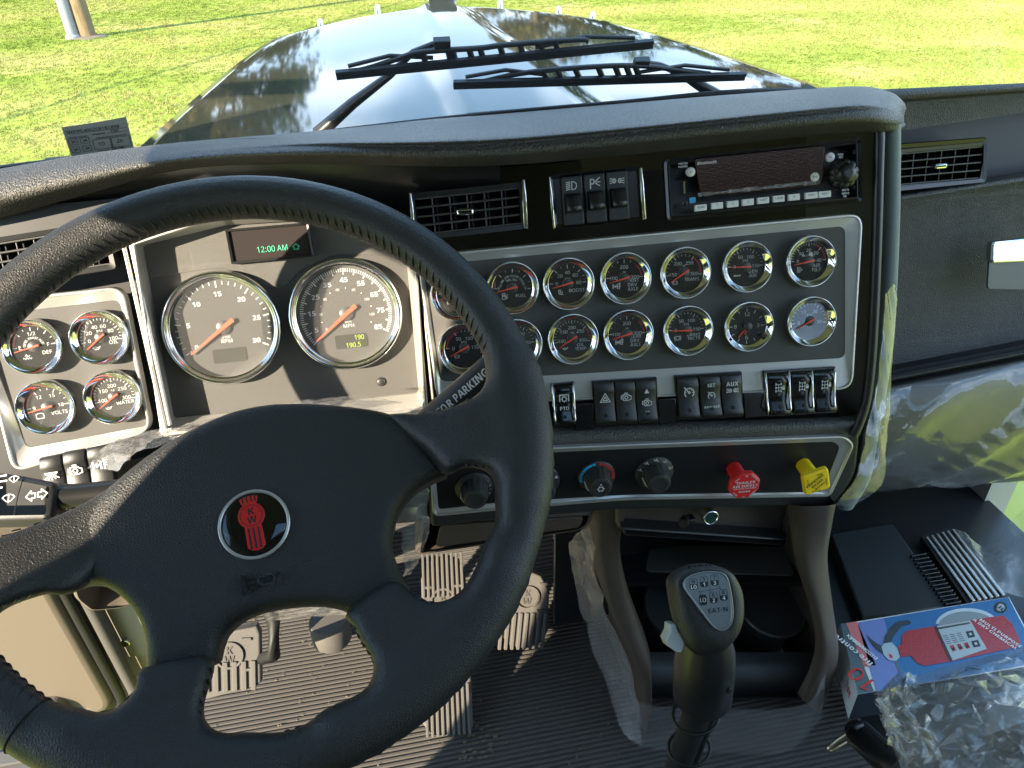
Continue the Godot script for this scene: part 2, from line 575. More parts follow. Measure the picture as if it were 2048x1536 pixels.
func trees() -> void:
	var leaf := [Color(0.028, 0.055, 0.014), Color(0.05, 0.075, 0.016), Color(0.085, 0.065, 0.02)]
	var bark := mat(Color(0.09, 0.07, 0.05), 0.9)
	var lm := mat(Color(1, 1, 1), 0.75, 0, 0.3)
	lm.vertex_color_use_as_albedo = true
	lm.backlight_enabled = true
	lm.backlight = Color(0.4, 0.4, 0.2)
	var crowns := []
	var trunk := MB.new()
	trunk.tube([Vector3(0, -0.2, 0), Vector3(0.05, 2, 0.03), Vector3(-0.05, 5, 0.1), Vector3(0.1, 9, 0)], [0.32, 0.24, 0.17, 0.05], 8)
	for k in 5:
		var a := k * 2.3
		trunk.tube([Vector3(0, 3 + k, 0), Vector3(cos(a) * 1.2, 4.4 + k, sin(a) * 1.2), Vector3(cos(a) * 2.2, 5.4 + k, sin(a) * 2.2)], [0.1, 0.07, 0.02], 5)
	var tmesh := trunk.mesh()
	for k in 3:
		var st := SurfaceTool.new()
		st.begin(Mesh.PRIMITIVE_TRIANGLES)
		var blobs := []
		for i in 26:
			var d := Vector3(rng.randf_range(-1, 1), rng.randf_range(-1, 1), rng.randf_range(-1, 1))
			if d.length() > 1: d = d.normalized()
			blobs.append([Vector3(d.x * 2.9, 6.8 + d.y * 4.2, d.z * 2.9), rng.randf_range(0.8, 1.7)])
		for i in 5200:
			var b: Array = blobs[i % blobs.size()]
			var d := Vector3(rng.randfn(), rng.randfn(), rng.randfn()).normalized()
			var p: Vector3 = b[0] + d * b[1] * pow(rng.randf(), 0.35)
			var s := rng.randf_range(0.09, 0.22)
			var u := Vector3(rng.randfn(), rng.randfn(), rng.randfn()).normalized()
			var w := u.cross(d).normalized()
			st.set_color(leaf[k].lerp(leaf[(k + 1) % 3], rng.randf() * 0.4) * rng.randf_range(0.6, 1.4))
			for q in [p - u * s, p + w * s, p + u * s, p - u * s, p + u * s, p - w * s]:
				st.add_vertex(q)
		st.generate_normals()
		crowns.append(st.commit())
	var kinds := ["dark green leafy tree", "yellow green leafy tree", "russet autumn tree"]
	var proto := {}
	var i := 0
	var order := ["first", "second", "third", "fourth", "fifth", "sixth", "seventh", "eighth", "ninth", "tenth", "eleventh", "twelfth", "thirteenth", "fourteenth", "fifteenth", "sixteenth"]
	for a in [-50, -38, -30, -24, -19, -14.5, -10.5, -7, -3.5, 2, 8, 13, 18, 24, 32, 42]:
		var k := i % 3
		var far := 52.0 + 9.0 * sin(i * 2.1)
		var h: float = 1.5 if a < -8 else (0.42 if a < 10 else 0.85)
		h *= 1.0 + 0.15 * sin(i * 3.7)
		var at := Vector3(sin(deg_to_rad(a)) * far, 0, -cos(deg_to_rad(a)) * far)
		var where: String = "far left of" if a < -40 else ("left of" if a < -10 else ("straight beyond" if a < 10 else ("right of" if a < 33 else "far right of")))
		var label: String = kinds[k] + " " + where + " the hood, " + order[i] + " from the left along the lawn"
		var t: Node3D
		if not proto.has(k):
			t = thing("tree", label, "tree", Vector3.ZERO, "trees along the lawn's far edge")
			part("trunk", tmesh, bark, t)
			part("crown", crowns[k], lm, t)
			proto[k] = t
		else:
			t = proto[k].duplicate()
			t.name = nm(self, "tree")
			add_child(t, true)
			tag(t, label, "tree", "trees along the lawn's far edge")
		t.position = at
		t.rotation.y = i * 1.9
		t.scale = Vector3(h * 1.15, h, h * 1.15)
		i += 1

# ---------- the cab round the camera ----------
func cab() -> void:
	var t := thing("cab_shell", "grey lined truck cab roof, walls and pillars around the seats", "truck cab", EYE + Vector3(0.255, FLOOR_Y, 0.2))
	var b := MB.new()
	b.box(Vector3(-0.66, 0.25, -0.9), Vector3(1.17, 0.32, -0.02))
	b.box(Vector3(-0.66, 0.25, -0.018), Vector3(0.05, 0.32, 0.42))
	b.box(Vector3(1.10, 0.25, -0.018), Vector3(1.17, 0.32, 0.42))
	b.box(Vector3(-0.66, 0.25, 0.422), Vector3(1.17, 0.32, 1.06))
	part("roof", b, M.headliner, t, local(EYE))
	b = MB.new()
	b.box(Vector3(-0.66, 0.028, -0.9), Vector3(-0.60, 0.249, -0.098))
	part("door_header", b, M.headliner, t, local(EYE))
	b = MB.new()
	b.box(Vector3(-0.66, -1.1, -0.098), Vector3(-0.60, 0.249, 1.0))
	part("side_wall", b, M.headliner, t, local(EYE))
	b = MB.new()
	b.box(Vector3(1.11, 0.16, -0.9), Vector3(1.17, 0.249, 1.0))
	b.box(Vector3(1.11, -1.1, 0.45), Vector3(1.17, 0.158, 1.0))
	b.box(Vector3(1.11, -1.15, -1.25), Vector3(1.17, -0.36, -0.93))
	part("side_wall", b, M.headliner, t, local(EYE))
	b = MB.new()
	b.box(Vector3(-0.66, -1.1, 1.002), Vector3(1.17, -0.30, 1.06))
	b.box(Vector3(-0.66, -0.298, 1.002), Vector3(0.93, 0.249, 1.06))
	b.box(Vector3(0.932, -0.02, 1.002), Vector3(1.17, 0.249, 1.06))
	part("rear_wall", b, M.headliner, t, local(EYE))
	b = MB.new()
	b.prism([Vector2(1.24, -1.3), Vector2(1.24, -0.36), Vector2(0.92, 0.25), Vector2(0.80, 0.25), Vector2(0.95, -0.36), Vector2(0.95, -1.3)], -0.66, -0.61, 0.0, Transform3D(Basis(Vector3.BACK * -1.0, Vector3.UP, Vector3.RIGHT), EYE))
	part("front_post", b, M.headliner, t)
	for x in [1.24]:
		b = MB.new()
		b.tube([EYE + Vector3(x, -0.33, -1.2), EYE + Vector3(x, -0.05, -1.06), EYE + Vector3(x, 0.27, -0.88)], 0.035, 10)
		part("windshield_pillar", b, M.headliner, t)
	# floor and toe board
	b = MB.new()
	var y := FLOOR_Y
	b.box(Vector3(-0.445, y - 0.12, -1.05), Vector3(1.12, y - 0.006, 1.0))
	setting("floor", b, M.satin, local(EYE))
	b = MB.new()
	b.box(Vector3(-0.40, -1.1, -1.22), Vector3(1.12, -0.36, -1.17))
	setting("firewall", b, M.plastic, local(EYE))
	# ribbed rubber mat: each rib is real relief, too many and too thin to part
	var mat_thing := thing("rubber_floor_mat", "black ribbed rubber mat under the pedals, dusted with grit", "floor mat", EYE + Vector3(0.1, y, -0.6))
	b = MB.new()
	var prof := []
	var z := -0.28
	while z > -0.93:
		prof.append(Vector2(z, y)); prof.append(Vector2(z - 0.0012, y + 0.0035)); prof.append(Vector2(z - 0.0042, y + 0.0035)); prof.append(Vector2(z - 0.0054, y))
		z -= 0.0076
	var s := 0.0
	while s < 0.3:
		for q in [[0.0, 0.0], [0.0012, 0.0035], [0.0042, 0.0035], [0.0054, 0.0]]:
			var f: float = s + q[0]
			prof.append(Vector2(-0.933 - f * 0.72 - q[1] * -0.5, y + f * 0.7 + q[1]))
		s += 0.0076
	var l0 := []
	var l1 := []
	for p in prof:
		l0.append(Vector3(-0.44, p.y, p.x)); l1.append(Vector3(0.60, p.y, p.x))
	b.loft([l0, l1], false, false)
	var ribs := part("ribs", b, M.rubber, mat_thing, local(EYE))
	ribs.set_meta("kind", "stuff")
	b = MB.new()
	for i in 240:
		var c := hx(rng.randf_range(380, 1280), rng.randf_range(1240, 1536), y + 0.004)
		var r := rng.randf_range(0.0006, 0.0018)
		var poly := []
		for k in 5:
			var a := TAU * k / 5 + rng.randf()
			poly.append(c + Vector3(cos(a) * r * rng.randf_range(0.7, 1.6), 0.0, sin(a) * r))
		var top := c + Vector3.UP * r * 0.8
		for k in 5: b.tri(poly[k], poly[(k + 1) % 5], top)
	for i in 26:                                    # the dusty print by the pedal
		var c := hx(920 + (i % 5) * 13 + int(i / 5) * 5 + rng.randf_range(-4, 4), 1515 - int(i / 5) * 15 + rng.randf_range(-4, 4), y + 0.0045)
		var poly := []
		for k in 8:
			poly.append(c + Vector3(cos(TAU * k / 8) * 0.0036, 0, sin(TAU * k / 8) * 0.0019))
		b.cap(poly)
	var dirt := part("grit", b, M.dirt, mat_thing)
	dirt.set_meta("kind", "stuff")

# ---------- hood ----------
func hood() -> void:
	var o := EYE + Vector3(0.255, -0.33, -1.3)
	var t := thing("truck_hood", "long glossy dark truck hood reflecting sky and trees", "hood", o)
	var b := MB.new()
	var nu := 64
	var nv := 60
	var loops := []
	for j in nv + 1:
		var v := float(j) / nv
		var l := []
		var w := lerpf(0.64, 0.505, v)
		var sp := lerpf(0.125, 0.055, v)
		for i in nu + 1:
			var q := lerpf(-1.28, 1.28, float(i) / nu)
			var u := clampf(q, -1.0, 1.0)
			var over := absf(q) - absf(u)
			var x := 0.262 + u * w + signf(q) * 0.05 * sqrt(over / 0.28) * minf(1.0, over * 20)
			var zz := lerpf(-1.255, -2.74, v) + u * u * 0.26 * v * v
			var y := lerpf(-0.303, -0.284, v) - lerpf(0.020, 0.040, v) * pow(u * u + 0.004, 0.62) - 0.006 * pow(absf(u), 8.0) + 0.004 * sin(v * PI) - over * 1.6
			var ax := absf(x - 0.262)
			y += 0.012 * (1.0 - smoothstep(sp - 0.008, sp + 0.008, ax))
			y -= 0.03 * pow(maxf(0.0, v - 0.93) / 0.07, 2.0)
			l.append(EYE + Vector3(x, y, zz))
		loops.append(l)
	b.loft(loops, false, true)
	var last: Array = loops[-1]
	var drop := []
	for p in last: drop.append(p + Vector3(0, -0.5, 0.08))
	b.loft([last, drop], false, true)
	part("hood_panel", b, M.paint, t)
	# fender body below, so that the hood stands on something
	b = MB.new()
	b.box(Vector3(-0.50, -2.0, -2.6), Vector3(1.02, -0.75, -1.25), Transform3D(), 0.08)
	part("fender_body", b, M.paint, t, local(EYE))
	for sx in [-0.55, 0.92]:
		b = MB.new()
		b.lathe([Vector2(0.2, 0.0), Vector2(0.28, 0.02), Vector2(0.3, 0.05), Vector2(0.48, 0.03), Vector2(0.52, 0.07), Vector2(0.52, 0.2), Vector2(0.48, 0.25), Vector2(0.2, 0.25)], 32, [2], Transform3D(Basis(Vector3.UP, PI / 2), Vector3(sx, -EYE.y + 0.52, -2.0)))
		part("wheel", b, M.black, t, local(EYE))
	# clearance studs along the front edge
	for p in [[641, 51], [755, 23], [1000, 12], [1117, 26], [1185, 37]]:
		var c := hd(p[0], p[1], 2.75)
		b = MB.new()
		b.lathe([Vector2(0.0, 0.024), Vector2(0.007, 0.022), Vector2(0.0105, 0.014), Vector2(0.0105, -0.05)], 12, [], Transform3D(Basis(Vector3.RIGHT, -PI / 2), c))
		part("stud", b, M.chrome, t)
	# emblem bar on the nose
	b = MB.new()
	var c0 := EYE + Vector3(0.275, -0.262, -2.70)
	b.loft([MB.at_z(rrect(0.09, 0.03, 0.012), 0.08, local(c0)), MB.at_z(rrect(0.11, 0.045, 0.018), 0.0, local(c0)), MB.at_z(rrect(0.06, 0.06, 0.02), -0.09, local(c0))], true, true, true, true)
	part("nose_ornament", b, M.chrome, t)
	# cowl strip under the glass
	b = MB.new()
	b.box(Vector3(-0.50, -0.40, -1.29), Vector3(1.05, -0.325, -1.2), Transform3D(), 0.01)
	part("cowl_strip", b, M.black, t, local(EYE))

func windshield() -> void:
	var G := fr(0, -28, Vector3(0.25, -0.32, -1.22))
	var t := thing("windshield", "clear windshield above the dashboard with black rubber edge", "windshield", G.origin)
	var b := MB.new()
	b.fill([Vector2(-0.86, 0.0), Vector2(0.86, 0.0), Vector2(0.86, 0.66), Vector2(-0.86, 0.66)])
	part("glass", b, M.glass, t, G)
	b = MB.new()
	var pts := []
	for p in [[-120, 366], [0, 338], [280, 306], [560, 277], [850, 243], [1050, 223], [1250, 206], [1440, 187], [1580, 182], [1720, 186], [1900, 190]]:
		pts.append(G * on(G, p[0], p[1], 0.0))
	b.tube(smooth_path(pts, 4), 0.0055, 8)
	part("lower_seal", b, M.black, t)
	b = MB.new()                                            # black dotted border of the glass, low on the left
	for i in 26:
		for j in 4:
			var q := on(G, -14 + i * 5.0, 352 - j * 5.5 - i * 0.4, 0.0)
			var r := 0.0016 * (1.0 - j * 0.16) * clampf(1.4 - i * 0.05, 0.3, 1.0)
			b.lathe([Vector2(r, -0.0002), Vector2(r, 0.0006)], 7, [], local(q))
	var frit := part("dotted_border", b, M.black, t, G)
	frit.set_meta("kind", "stuff")
	# inspection sticker
	b = MB.new()
	var q := on2(G, [[146, 322], [271, 306], [252, 233.5], [123, 254.5]], 0.003)
	var down: Vector2 = (q[0] - q[3]) * 0.35
	var cols := []
	for j in 9:
		var l := []
		for i in 9:
			var e: Vector2 = (q[0] + down).lerp(q[1] + down, i / 8.0).lerp(q[3].lerp(q[2], i / 8.0), j / 8.0)
			l.append(Vector3(e.x, e.y, 0.003 + 0.0012 * sin(i / 8.0 * PI)))
		cols.append(l)
	b.loft(cols, false, true)
	var s := thing("inspection_sticker", "grey handwritten inspection sticker stuck low on the windshield", "sticker", G * Vector3(q[0].x, q[0].y, 0))
	part("paper", b, M.paper, s, G)
	var ex: Vector2 = q[1] - q[0]
	var ey: Vector2 = q[3] - q[0]
	var w := ex.length()
	var h := ey.length()
	var X := ex / w
	var tx := Transform3D(Basis(Vector3(X.x, X.y, 0), Vector3(ey.x / h, ey.y / h, 0), Vector3.BACK), Vector3(q[0].x, q[0].y, 0.0048))
	b = MB.new()
	var put := func(text: String, x: float, y: float, size: float, bold := false) -> void:
		letters(b, text, size * h, Vector3(x * w, y * h, 0), 0, bold)
	put.call("VIN", 0.08, 0.82, 0.035, true)
	put.call("1NKWL40X2SR181898", 0.45, 0.86, 0.085)
	put.call("WHEELS PULLED", 0.20, 0.70, 0.038, true)
	put.call("ODOMETER", 0.52, 0.71, 0.038, true)
	put.call("190", 0.77, 0.74, 0.08)
	put.call("STICKER EXPIRES LAST DAY OF", 0.70, 0.60, 0.034, true)
	put.call("10", 0.52, 0.42, 0.10)
	put.call("26", 0.81, 0.44, 0.10)
	put.call("STATION#", 0.52, 0.22, 0.034, true)
	put.call("M796", 0.76, 0.24, 0.08)
	put.call("DATE", 0.06, 0.14, 0.034, true)
	put.call("10-1-25", 0.26, 0.15, 0.07)
	put.call("INSPECTOR SIGNATURE", 0.2, 0.03, 0.034, true)
	var fine := 0.0007
	for r in [[0.04, 0.49, 0.17, 0.66], [0.22, 0.49, 0.35, 0.66], [0.04, 0.26, 0.17, 0.43], [0.22, 0.26, 0.35, 0.43], [0.40, 0.27, 0.665, 0.56], [0.685, 0.27, 0.97, 0.56]]:
		b.stroke([Vector2(r[0] * w, r[1] * h), Vector2(r[2] * w, r[1] * h), Vector2(r[2] * w, r[3] * h), Vector2(r[0] * w, r[3] * h)], fine, true)
		if r[2] < 0.4:
			b.stroke([Vector2(lerpf(r[0], r[2], 0.3) * w, lerpf(r[1], r[3], 0.25) * h), Vector2(lerpf(r[0], r[2], 0.75) * w, lerpf(r[1], r[3], 0.7) * h)], fine * 1.5)
			b.stroke([Vector2(lerpf(r[0], r[2], 0.3) * w, lerpf(r[1], r[3], 0.7) * h), Vector2(lerpf(r[0], r[2], 0.8) * w, lerpf(r[1], r[3], 0.35) * h)], fine * 1.5)
	for l in [[0.12, 0.80, 0.96], [0.65, 0.70, 0.97], [0.64, 0.20, 0.97], [0.12, 0.11, 0.4], [0.42, 0.06, 0.95]]:
		b.stroke([Vector2(l[0] * w, l[1] * h), Vector2(l[2] * w, l[1] * h)], fine * 0.8)
	var sig := []
	for i in 22:
		sig.append(Vector2((0.5 + 0.019 * i) * w, (0.10 + 0.03 * sin(i * 1.9) * (1 - i / 30.0) + i * 0.001) * h))
	b.stroke(sig, fine * 1.3)
	part("writing", b, M.ink, s, G * tx)
	wiper(G, "wiper on the driver's side, its blade higher on the glass", [[672, 150], [1306, 87]], [[700, 146], [745, 134], [800, 116], [832, 106], [880, 101], [962, 96], [1000, 91], [1085, 84], [1168, 79], [1172, 84]], [[636, 268], [706, 206], [780, 150], [826, 104], [868, 88], [884, 87]], [[846, 0], [896, 0], [905, 0], [938, 0], [960, 0], [1000, 0], [1040, 0], [1080, 0], [1111, 0]], [884, 86])
	wiper(G, "wiper on the passenger's side, its blade lower on the glass", [[907, 169], [1490, 152]], [[970, 162], [1035, 148], [1100, 140], [1180, 134], [1245, 131], [1300, 133], [1362, 141], [1420, 148]], [[1438, 194], [1392, 166], [1362, 148], [1320, 130], [1284, 124]], [[1086, 0], [1115, 0], [1150, 0], [1196, 0], [1230, 0], [1252, 0], [1270, 0]], [1283, 125])

func wiper(G: Transform3D, label: String, blade: Array, beam: Array, arm: Array, struts: Array, clip: Array) -> void:
	var p0 := on(G, blade[0][0], blade[0][1], -0.014)
	var p1 := on(G, blade[1][0], blade[1][1], -0.014)
	var t := thing("windshield_wiper", "black " + label, "wiper", G * p0, "windshield wipers")
	var d := (p1 - p0).normalized()
	var s := Vector3(-d.y, d.x, 0)
	var b := MB.new()
	for q in [[-0.0062, -0.0015, 0.004], [-0.0005, 0.0062, 0.0032]]:
		var loops := []
		for i in 13:
			var f := i / 12.0
			var c := p0.lerp(p1, f)
			loops.append([c + s * q[0] + Vector3(0, 0, -q[2]), c + s * q[1] + Vector3(0, 0, -q[2]), c + s * q[1] + Vector3(0, 0, q[2]), c + s * q[0] + Vector3(0, 0, q[2])])
		b.loft(loops, true, false, true, true)
	part("blade", b, M.satin, t, G)
	b = MB.new()
	var top := []
	for p in beam: top.append(on(G, p[0], p[1], -0.022))
	b.tube(smooth_path(top, 3), 0.0042, 6)
	for st in struts:
		var f: float = (st[0] - blade[0][0]) / float(blade[1][0] - blade[0][0])
		var lo: Vector3 = p0.lerp(p1, f) + Vector3(0, 0, -0.006)
		var hi := lo
		for i in top.size() - 1:
			if st[0] >= beam[i][0] and st[0] <= beam[i + 1][0]:
				hi = top[i].lerp(top[i + 1], (st[0] - beam[i][0]) / float(beam[i + 1][0] - beam[i][0]))
		b.tube([lo, hi], 0.0048, 6)
	for k in [[0.04, 0.3], [0.62, 0.94]]:
		b.tube([p0.lerp(p1, k[0]) + s * 0.008 + Vector3(0, 0, -0.006), p0.lerp(p1, (k[0] + k[1]) / 2) + s * 0.014 + Vector3(0, 0, -0.012), p0.lerp(p1, k[1]) + s * 0.008 + Vector3(0, 0, -0.006)], 0.0032, 6)
	part("bridge", b, M.satin, t, G)
	b = MB.new()
	var c := on(G, clip[0], clip[1], -0.026)
	b.box(Vector3(-0.012, -0.005, -0.006), Vector3(0.012, 0.006, 0.006), local(c), 0.002)
	part("clip", b, M.satin, t, G)
	b = MB.new()
	var path := []
	var rad := []
	for i in arm.size():
		path.append(on(G, arm[i][0], arm[i][1], -0.02 - 0.004 * i))
		rad.append(lerpf(0.011, 0.0045, minf(1.0, i / 2.5)))
	b.tube(path, rad, 8)
	part("arm", b, M.satin, t, G)

# ---------- symbols ----------
func icon(name: String) -> MB:
	var b := MB.new()
	var w := 0.075
	match name:
		"low_beam":
			b.arc(Vector2(0.08, 0), 0.30, -90, 90, w)
			b.stroke([Vector2(0.08, 0.3), Vector2(0.0, 0.3), Vector2(0.0, -0.3), Vector2(0.08, -0.3)], w)
			for i in 5: b.stroke([Vector2(-0.14, 0.3 - i * 0.14), Vector2(-0.45, 0.24 - i * 0.14)], w)
		"parking":
			b.stroke([Vector2(-0.32, -0.4), Vector2(-0.32, 0.3), Vector2(-0.12, 0.3), Vector2(-0.02, 0.2), Vector2(-0.02, 0.06), Vector2(-0.12, -0.04), Vector2(-0.32, -0.04)], w * 1.2)
			for k in [[0.08, 0.16, 0.42, 0.42], [0.1, 0.08, 0.46, 0.1], [0.08, 0.0, 0.42, -0.2]]: b.stroke([Vector2(k[0], k[1]), Vector2(k[2], k[3])], w)
		"marker":
			for s in [-1, 1]:
				b.arc(Vector2(-0.26 * s + 0.0, 0), 0.16, -90 if s > 0 else 90, 90 if s > 0 else 270, w)
				b.stroke([Vector2(-0.26 * s, 0.16), Vector2(-0.26 * s, -0.16)], w)
				for k in [-1, 0, 1]: b.stroke([Vector2(-0.34 * s, k * 0.12), Vector2(-0.58 * s, k * 0.19)], w * 0.9)
		"hazard":
			b.stroke([Vector2(-0.45, -0.36), Vector2(0.45, -0.36), Vector2(0, 0.42)], w, true)
			b.stroke([Vector2(-0.2, -0.22), Vector2(0.2, -0.22), Vector2(0, 0.12)], w, true)
		"engine":
			b.stroke([Vector2(-0.3, 0.22), Vector2(0.18, 0.22), Vector2(0.3, 0.1), Vector2(0.42, 0.1), Vector2(0.42, -0.24), Vector2(0.3, -0.24), Vector2(0.2, -0.3), Vector2(-0.2, -0.3), Vector2(-0.3, -0.2)], w, true)
			b.stroke([Vector2(-0.44, 0.16), Vector2(-0.44, -0.16)], w)
			b.stroke([Vector2(-0.15, 0.36), Vector2(0.12, 0.36)], w)
			b.arc(Vector2(0, -0.04), 0.14, 0, 360, w)
		"up": b.fill([Vector2(-0.4, -0.35), Vector2(0.4, -0.35), Vector2(0, 0.4)])
		"down": b.fill([Vector2(-0.4, 0.35), Vector2(0, -0.4), Vector2(0.4, 0.35)])
		"cruise":
			b.arc(Vector2(0, -0.02), 0.38, -50, 230, w)
			b.stroke([Vector2(-0.4, 0.42), Vector2(0.02, -0.04)], w * 1.3)
			for a in [0, 45, 90, 180]:
				var p := Vector2.from_angle(deg_to_rad(a))
				b.stroke([p * 0.24, p * 0.36], w * 0.8)
			b.arc(Vector2.ZERO, 0.06, 0, 360, 0.1)
		"axle_lock":
			for y in [0.38, 0.0, -0.36]:
				b.stroke([Vector2(-0.42, y), Vector2(0.16, y)], w * 0.8)
				for x in [-0.42, 0.16]: b.stroke([Vector2(x, y - 0.11), Vector2(x, y + 0.11)], w * 1.4)
			b.stroke([Vector2(-0.13, 0.38), Vector2(-0.13, -0.36)], w * 0.8)
			b.fill([Vector2(0.28, -0.24), Vector2(0.58, -0.24), Vector2(0.58, 0.02), Vector2(0.28, 0.02)])
			b.arc(Vector2(0.43, 0.06), 0.11, 0, 180, w * 0.8)
		"takeoff":
			b.stroke([Vector2(-0.4, -0.2), Vector2(-0.4, 0.38), Vector2(0.4, 0.38), Vector2(0.4, -0.2)], w * 1.3)
			b.arc(Vector2.ZERO, 0.19, 0, 360, w)
			for k in 8:
				var p := Vector2.from_angle(k * TAU / 8)
				b.stroke([p * 0.2, p * 0.28], w)
		"dome":
			b.stroke([Vector2(-0.4, 0.2), Vector2(0.4, 0.2), Vector2(0.26, 0.06), Vector2(-0.26, 0.06)], w, true)
			for k in [-2, -1, 0, 1, 2]: b.stroke([Vector2(k * 0.11, -0.06), Vector2(k * 0.22, -0.3 + absf(k) * 0.05)], w)
		"turn":
			for s in [-1, 1]:
				b.stroke([Vector2(0.06 * s, 0.12), Vector2(0.24 * s, 0.12), Vector2(0.24 * s, 0.26), Vector2(0.5 * s, 0.0), Vector2(0.24 * s, -0.26), Vector2(0.24 * s, -0.12), Vector2(0.06 * s, -0.12)], w * 0.8, true)
		"wiper":
			b.arc(Vector2(0, -0.3), 0.55, 35, 145, w)
			b.stroke([Vector2(-0.45, 0.02), Vector2(-0.16, -0.3), Vector2(0.16, -0.3), Vector2(0.45, 0.02)], w)
			b.stroke([Vector2(0, -0.4), Vector2(0, 0.2)], w)
		"face": 
			b.stroke([Vector2(-0.4, 0.2), Vector2(-0.1, -0.1), Vector2(0.3, -0.05), Vector2(0.42, -0.3)], w * 1.4)
			b.arc(Vector2(0.1, 0.2), 0.09, 0, 360, w * 1.5)
		"defrost":
			b.stroke([Vector2(-0.3, -0.2), Vector2(-0.42, 0.2), Vector2(0.42, 0.2), Vector2(0.3, -0.2)], w, true)
			for k in [-1, 0, 1]: b.stroke([Vector2(k * 0.14, -0.36), Vector2(k * 0.14, 0.05)], w)
		"pump":
			b.stroke([Vector2(-0.3, -0.4), Vector2(-0.3, 0.4), Vector2(0.1, 0.4), Vector2(0.1, -0.4)], w * 1.2, true)
			b.stroke([Vector2(-0.18, 0.1), Vector2(-0.02, 0.1)], 0.2)
			b.stroke([Vector2(0.12, 0.0), Vector2(0.25, 0.0), Vector2(0.25, -0.3), Vector2(0.38, -0.3), Vector2(0.38, 0.3)], w)
		"turbo":
			b.arc(Vector2(0, 0), 0.28, 60, 380, w * 1.3)
			b.stroke([Vector2(-0.3, 0.3), Vector2(0.1, 0.3)], w)
			b.stroke([Vector2(0.1, -0.34), Vector2(0.42, -0.34)], w)
			b.arc(Vector2.ZERO, 0.07, 0, 360, 0.12)
		"axle":
			for x in [-0.4, 0.1]:
				b.stroke([Vector2(x, 0.25), Vector2(x, -0.25)], w * 1.6)
			b.stroke([Vector2(-0.4, 0), Vector2(0.1, 0)], w)
			b.arc(Vector2(-0.15, 0), 0.1, 0, 360, w)
			b.stroke([Vector2(0.32, 0.4), Vector2(0.32, -0.3)], w * 1.4)
			for y in [0.32, 0.14, -0.04]: b.stroke([Vector2(0.32, y), Vector2(0.5, y)], w * 0.8)
		"oil":
			b.stroke([Vector2(-0.4, 0.05), Vector2(-0.2, -0.2), Vector2(0.2, -0.2), Vector2(0.45, 0.15), Vector2(0.2, 0.0), Vector2(-0.3, 0.0)], w, true)
			b.stroke([Vector2(-0.05, 0.0), Vector2(-0.05, 0.16)], w)
		"battery": b.stroke([Vector2(-0.4, -0.28), Vector2(0.4, -0.28), Vector2(0.4, 0.25), Vector2(0.25, 0.25), Vector2(0.25, 0.32), Vector2(-0.25, 0.32), Vector2(-0.25, 0.25), Vector2(-0.4, 0.25)], w, true)
		"brake":
			b.arc(Vector2.ZERO, 0.24, 0, 360, w)
			b.arc(Vector2.ZERO, 0.4, 130, 230, w)
			b.arc(Vector2.ZERO, 0.4, -50, 50, w)
		"filter":
			for x in [-0.3, -0.12, 0.06]: b.stroke([Vector2(x, 0.4), Vector2(x, -0.4)], w)
			b.stroke([Vector2(0.16, 0.18), Vector2(0.42, 0.0), Vector2(0.16, -0.18)], w)
		"flow":
			b.stroke([Vector2(-0.5, 0), Vector2(0.5, 0)], w * 0.8)
			for x in [-0.3, 0.0, 0.3]: b.arc(Vector2(x, 0), 0.07, 0, 360, 0.1)
		"wave":
			var p := []
			for i in 13: p.append(Vector2(-0.45 + i * 0.075, 0.1 * sin(i * 1.6) - 0.2))
			b.stroke(p, w)
			b.stroke([Vector2(-0.2, 0.1), Vector2(0.0, 0.3), Vector2(0.0, 0.0), Vector2(0.3, 0.12)], w)
		"knob_fan":
			b.arc(Vector2(0, -0.1), 0.24, 0, 360, w * 1.3)
			for k in 6:
				var p := Vector2.from_angle(k * TAU / 6)
				b.stroke([Vector2(0, -0.1) + p * 0.22, Vector2(0, -0.1) + p * 0.34], w * 1.5)
			b.arc(Vector2(0, 0.42), 0.05, 0, 360, 0.08)
		"home": b.stroke([Vector2(-0.45, 0.0), Vector2(0, 0.38), Vector2(0.45, 0.0), Vector2(0.3, 0.0), Vector2(0.3, -0.35), Vector2(-0.3, -0.35), Vector2(-0.3, 0.0)], 0.1, true)
	return b
func icon_at(b: MB, name: String, at: Vector3, size: float, turn := 0.0, base := Basis()) -> void:
	b.add(icon(name), Transform3D(base * Basis(Vector3.BACK, deg_to_rad(turn)) * Basis.from_scale(Vector3.ONE * size), at))

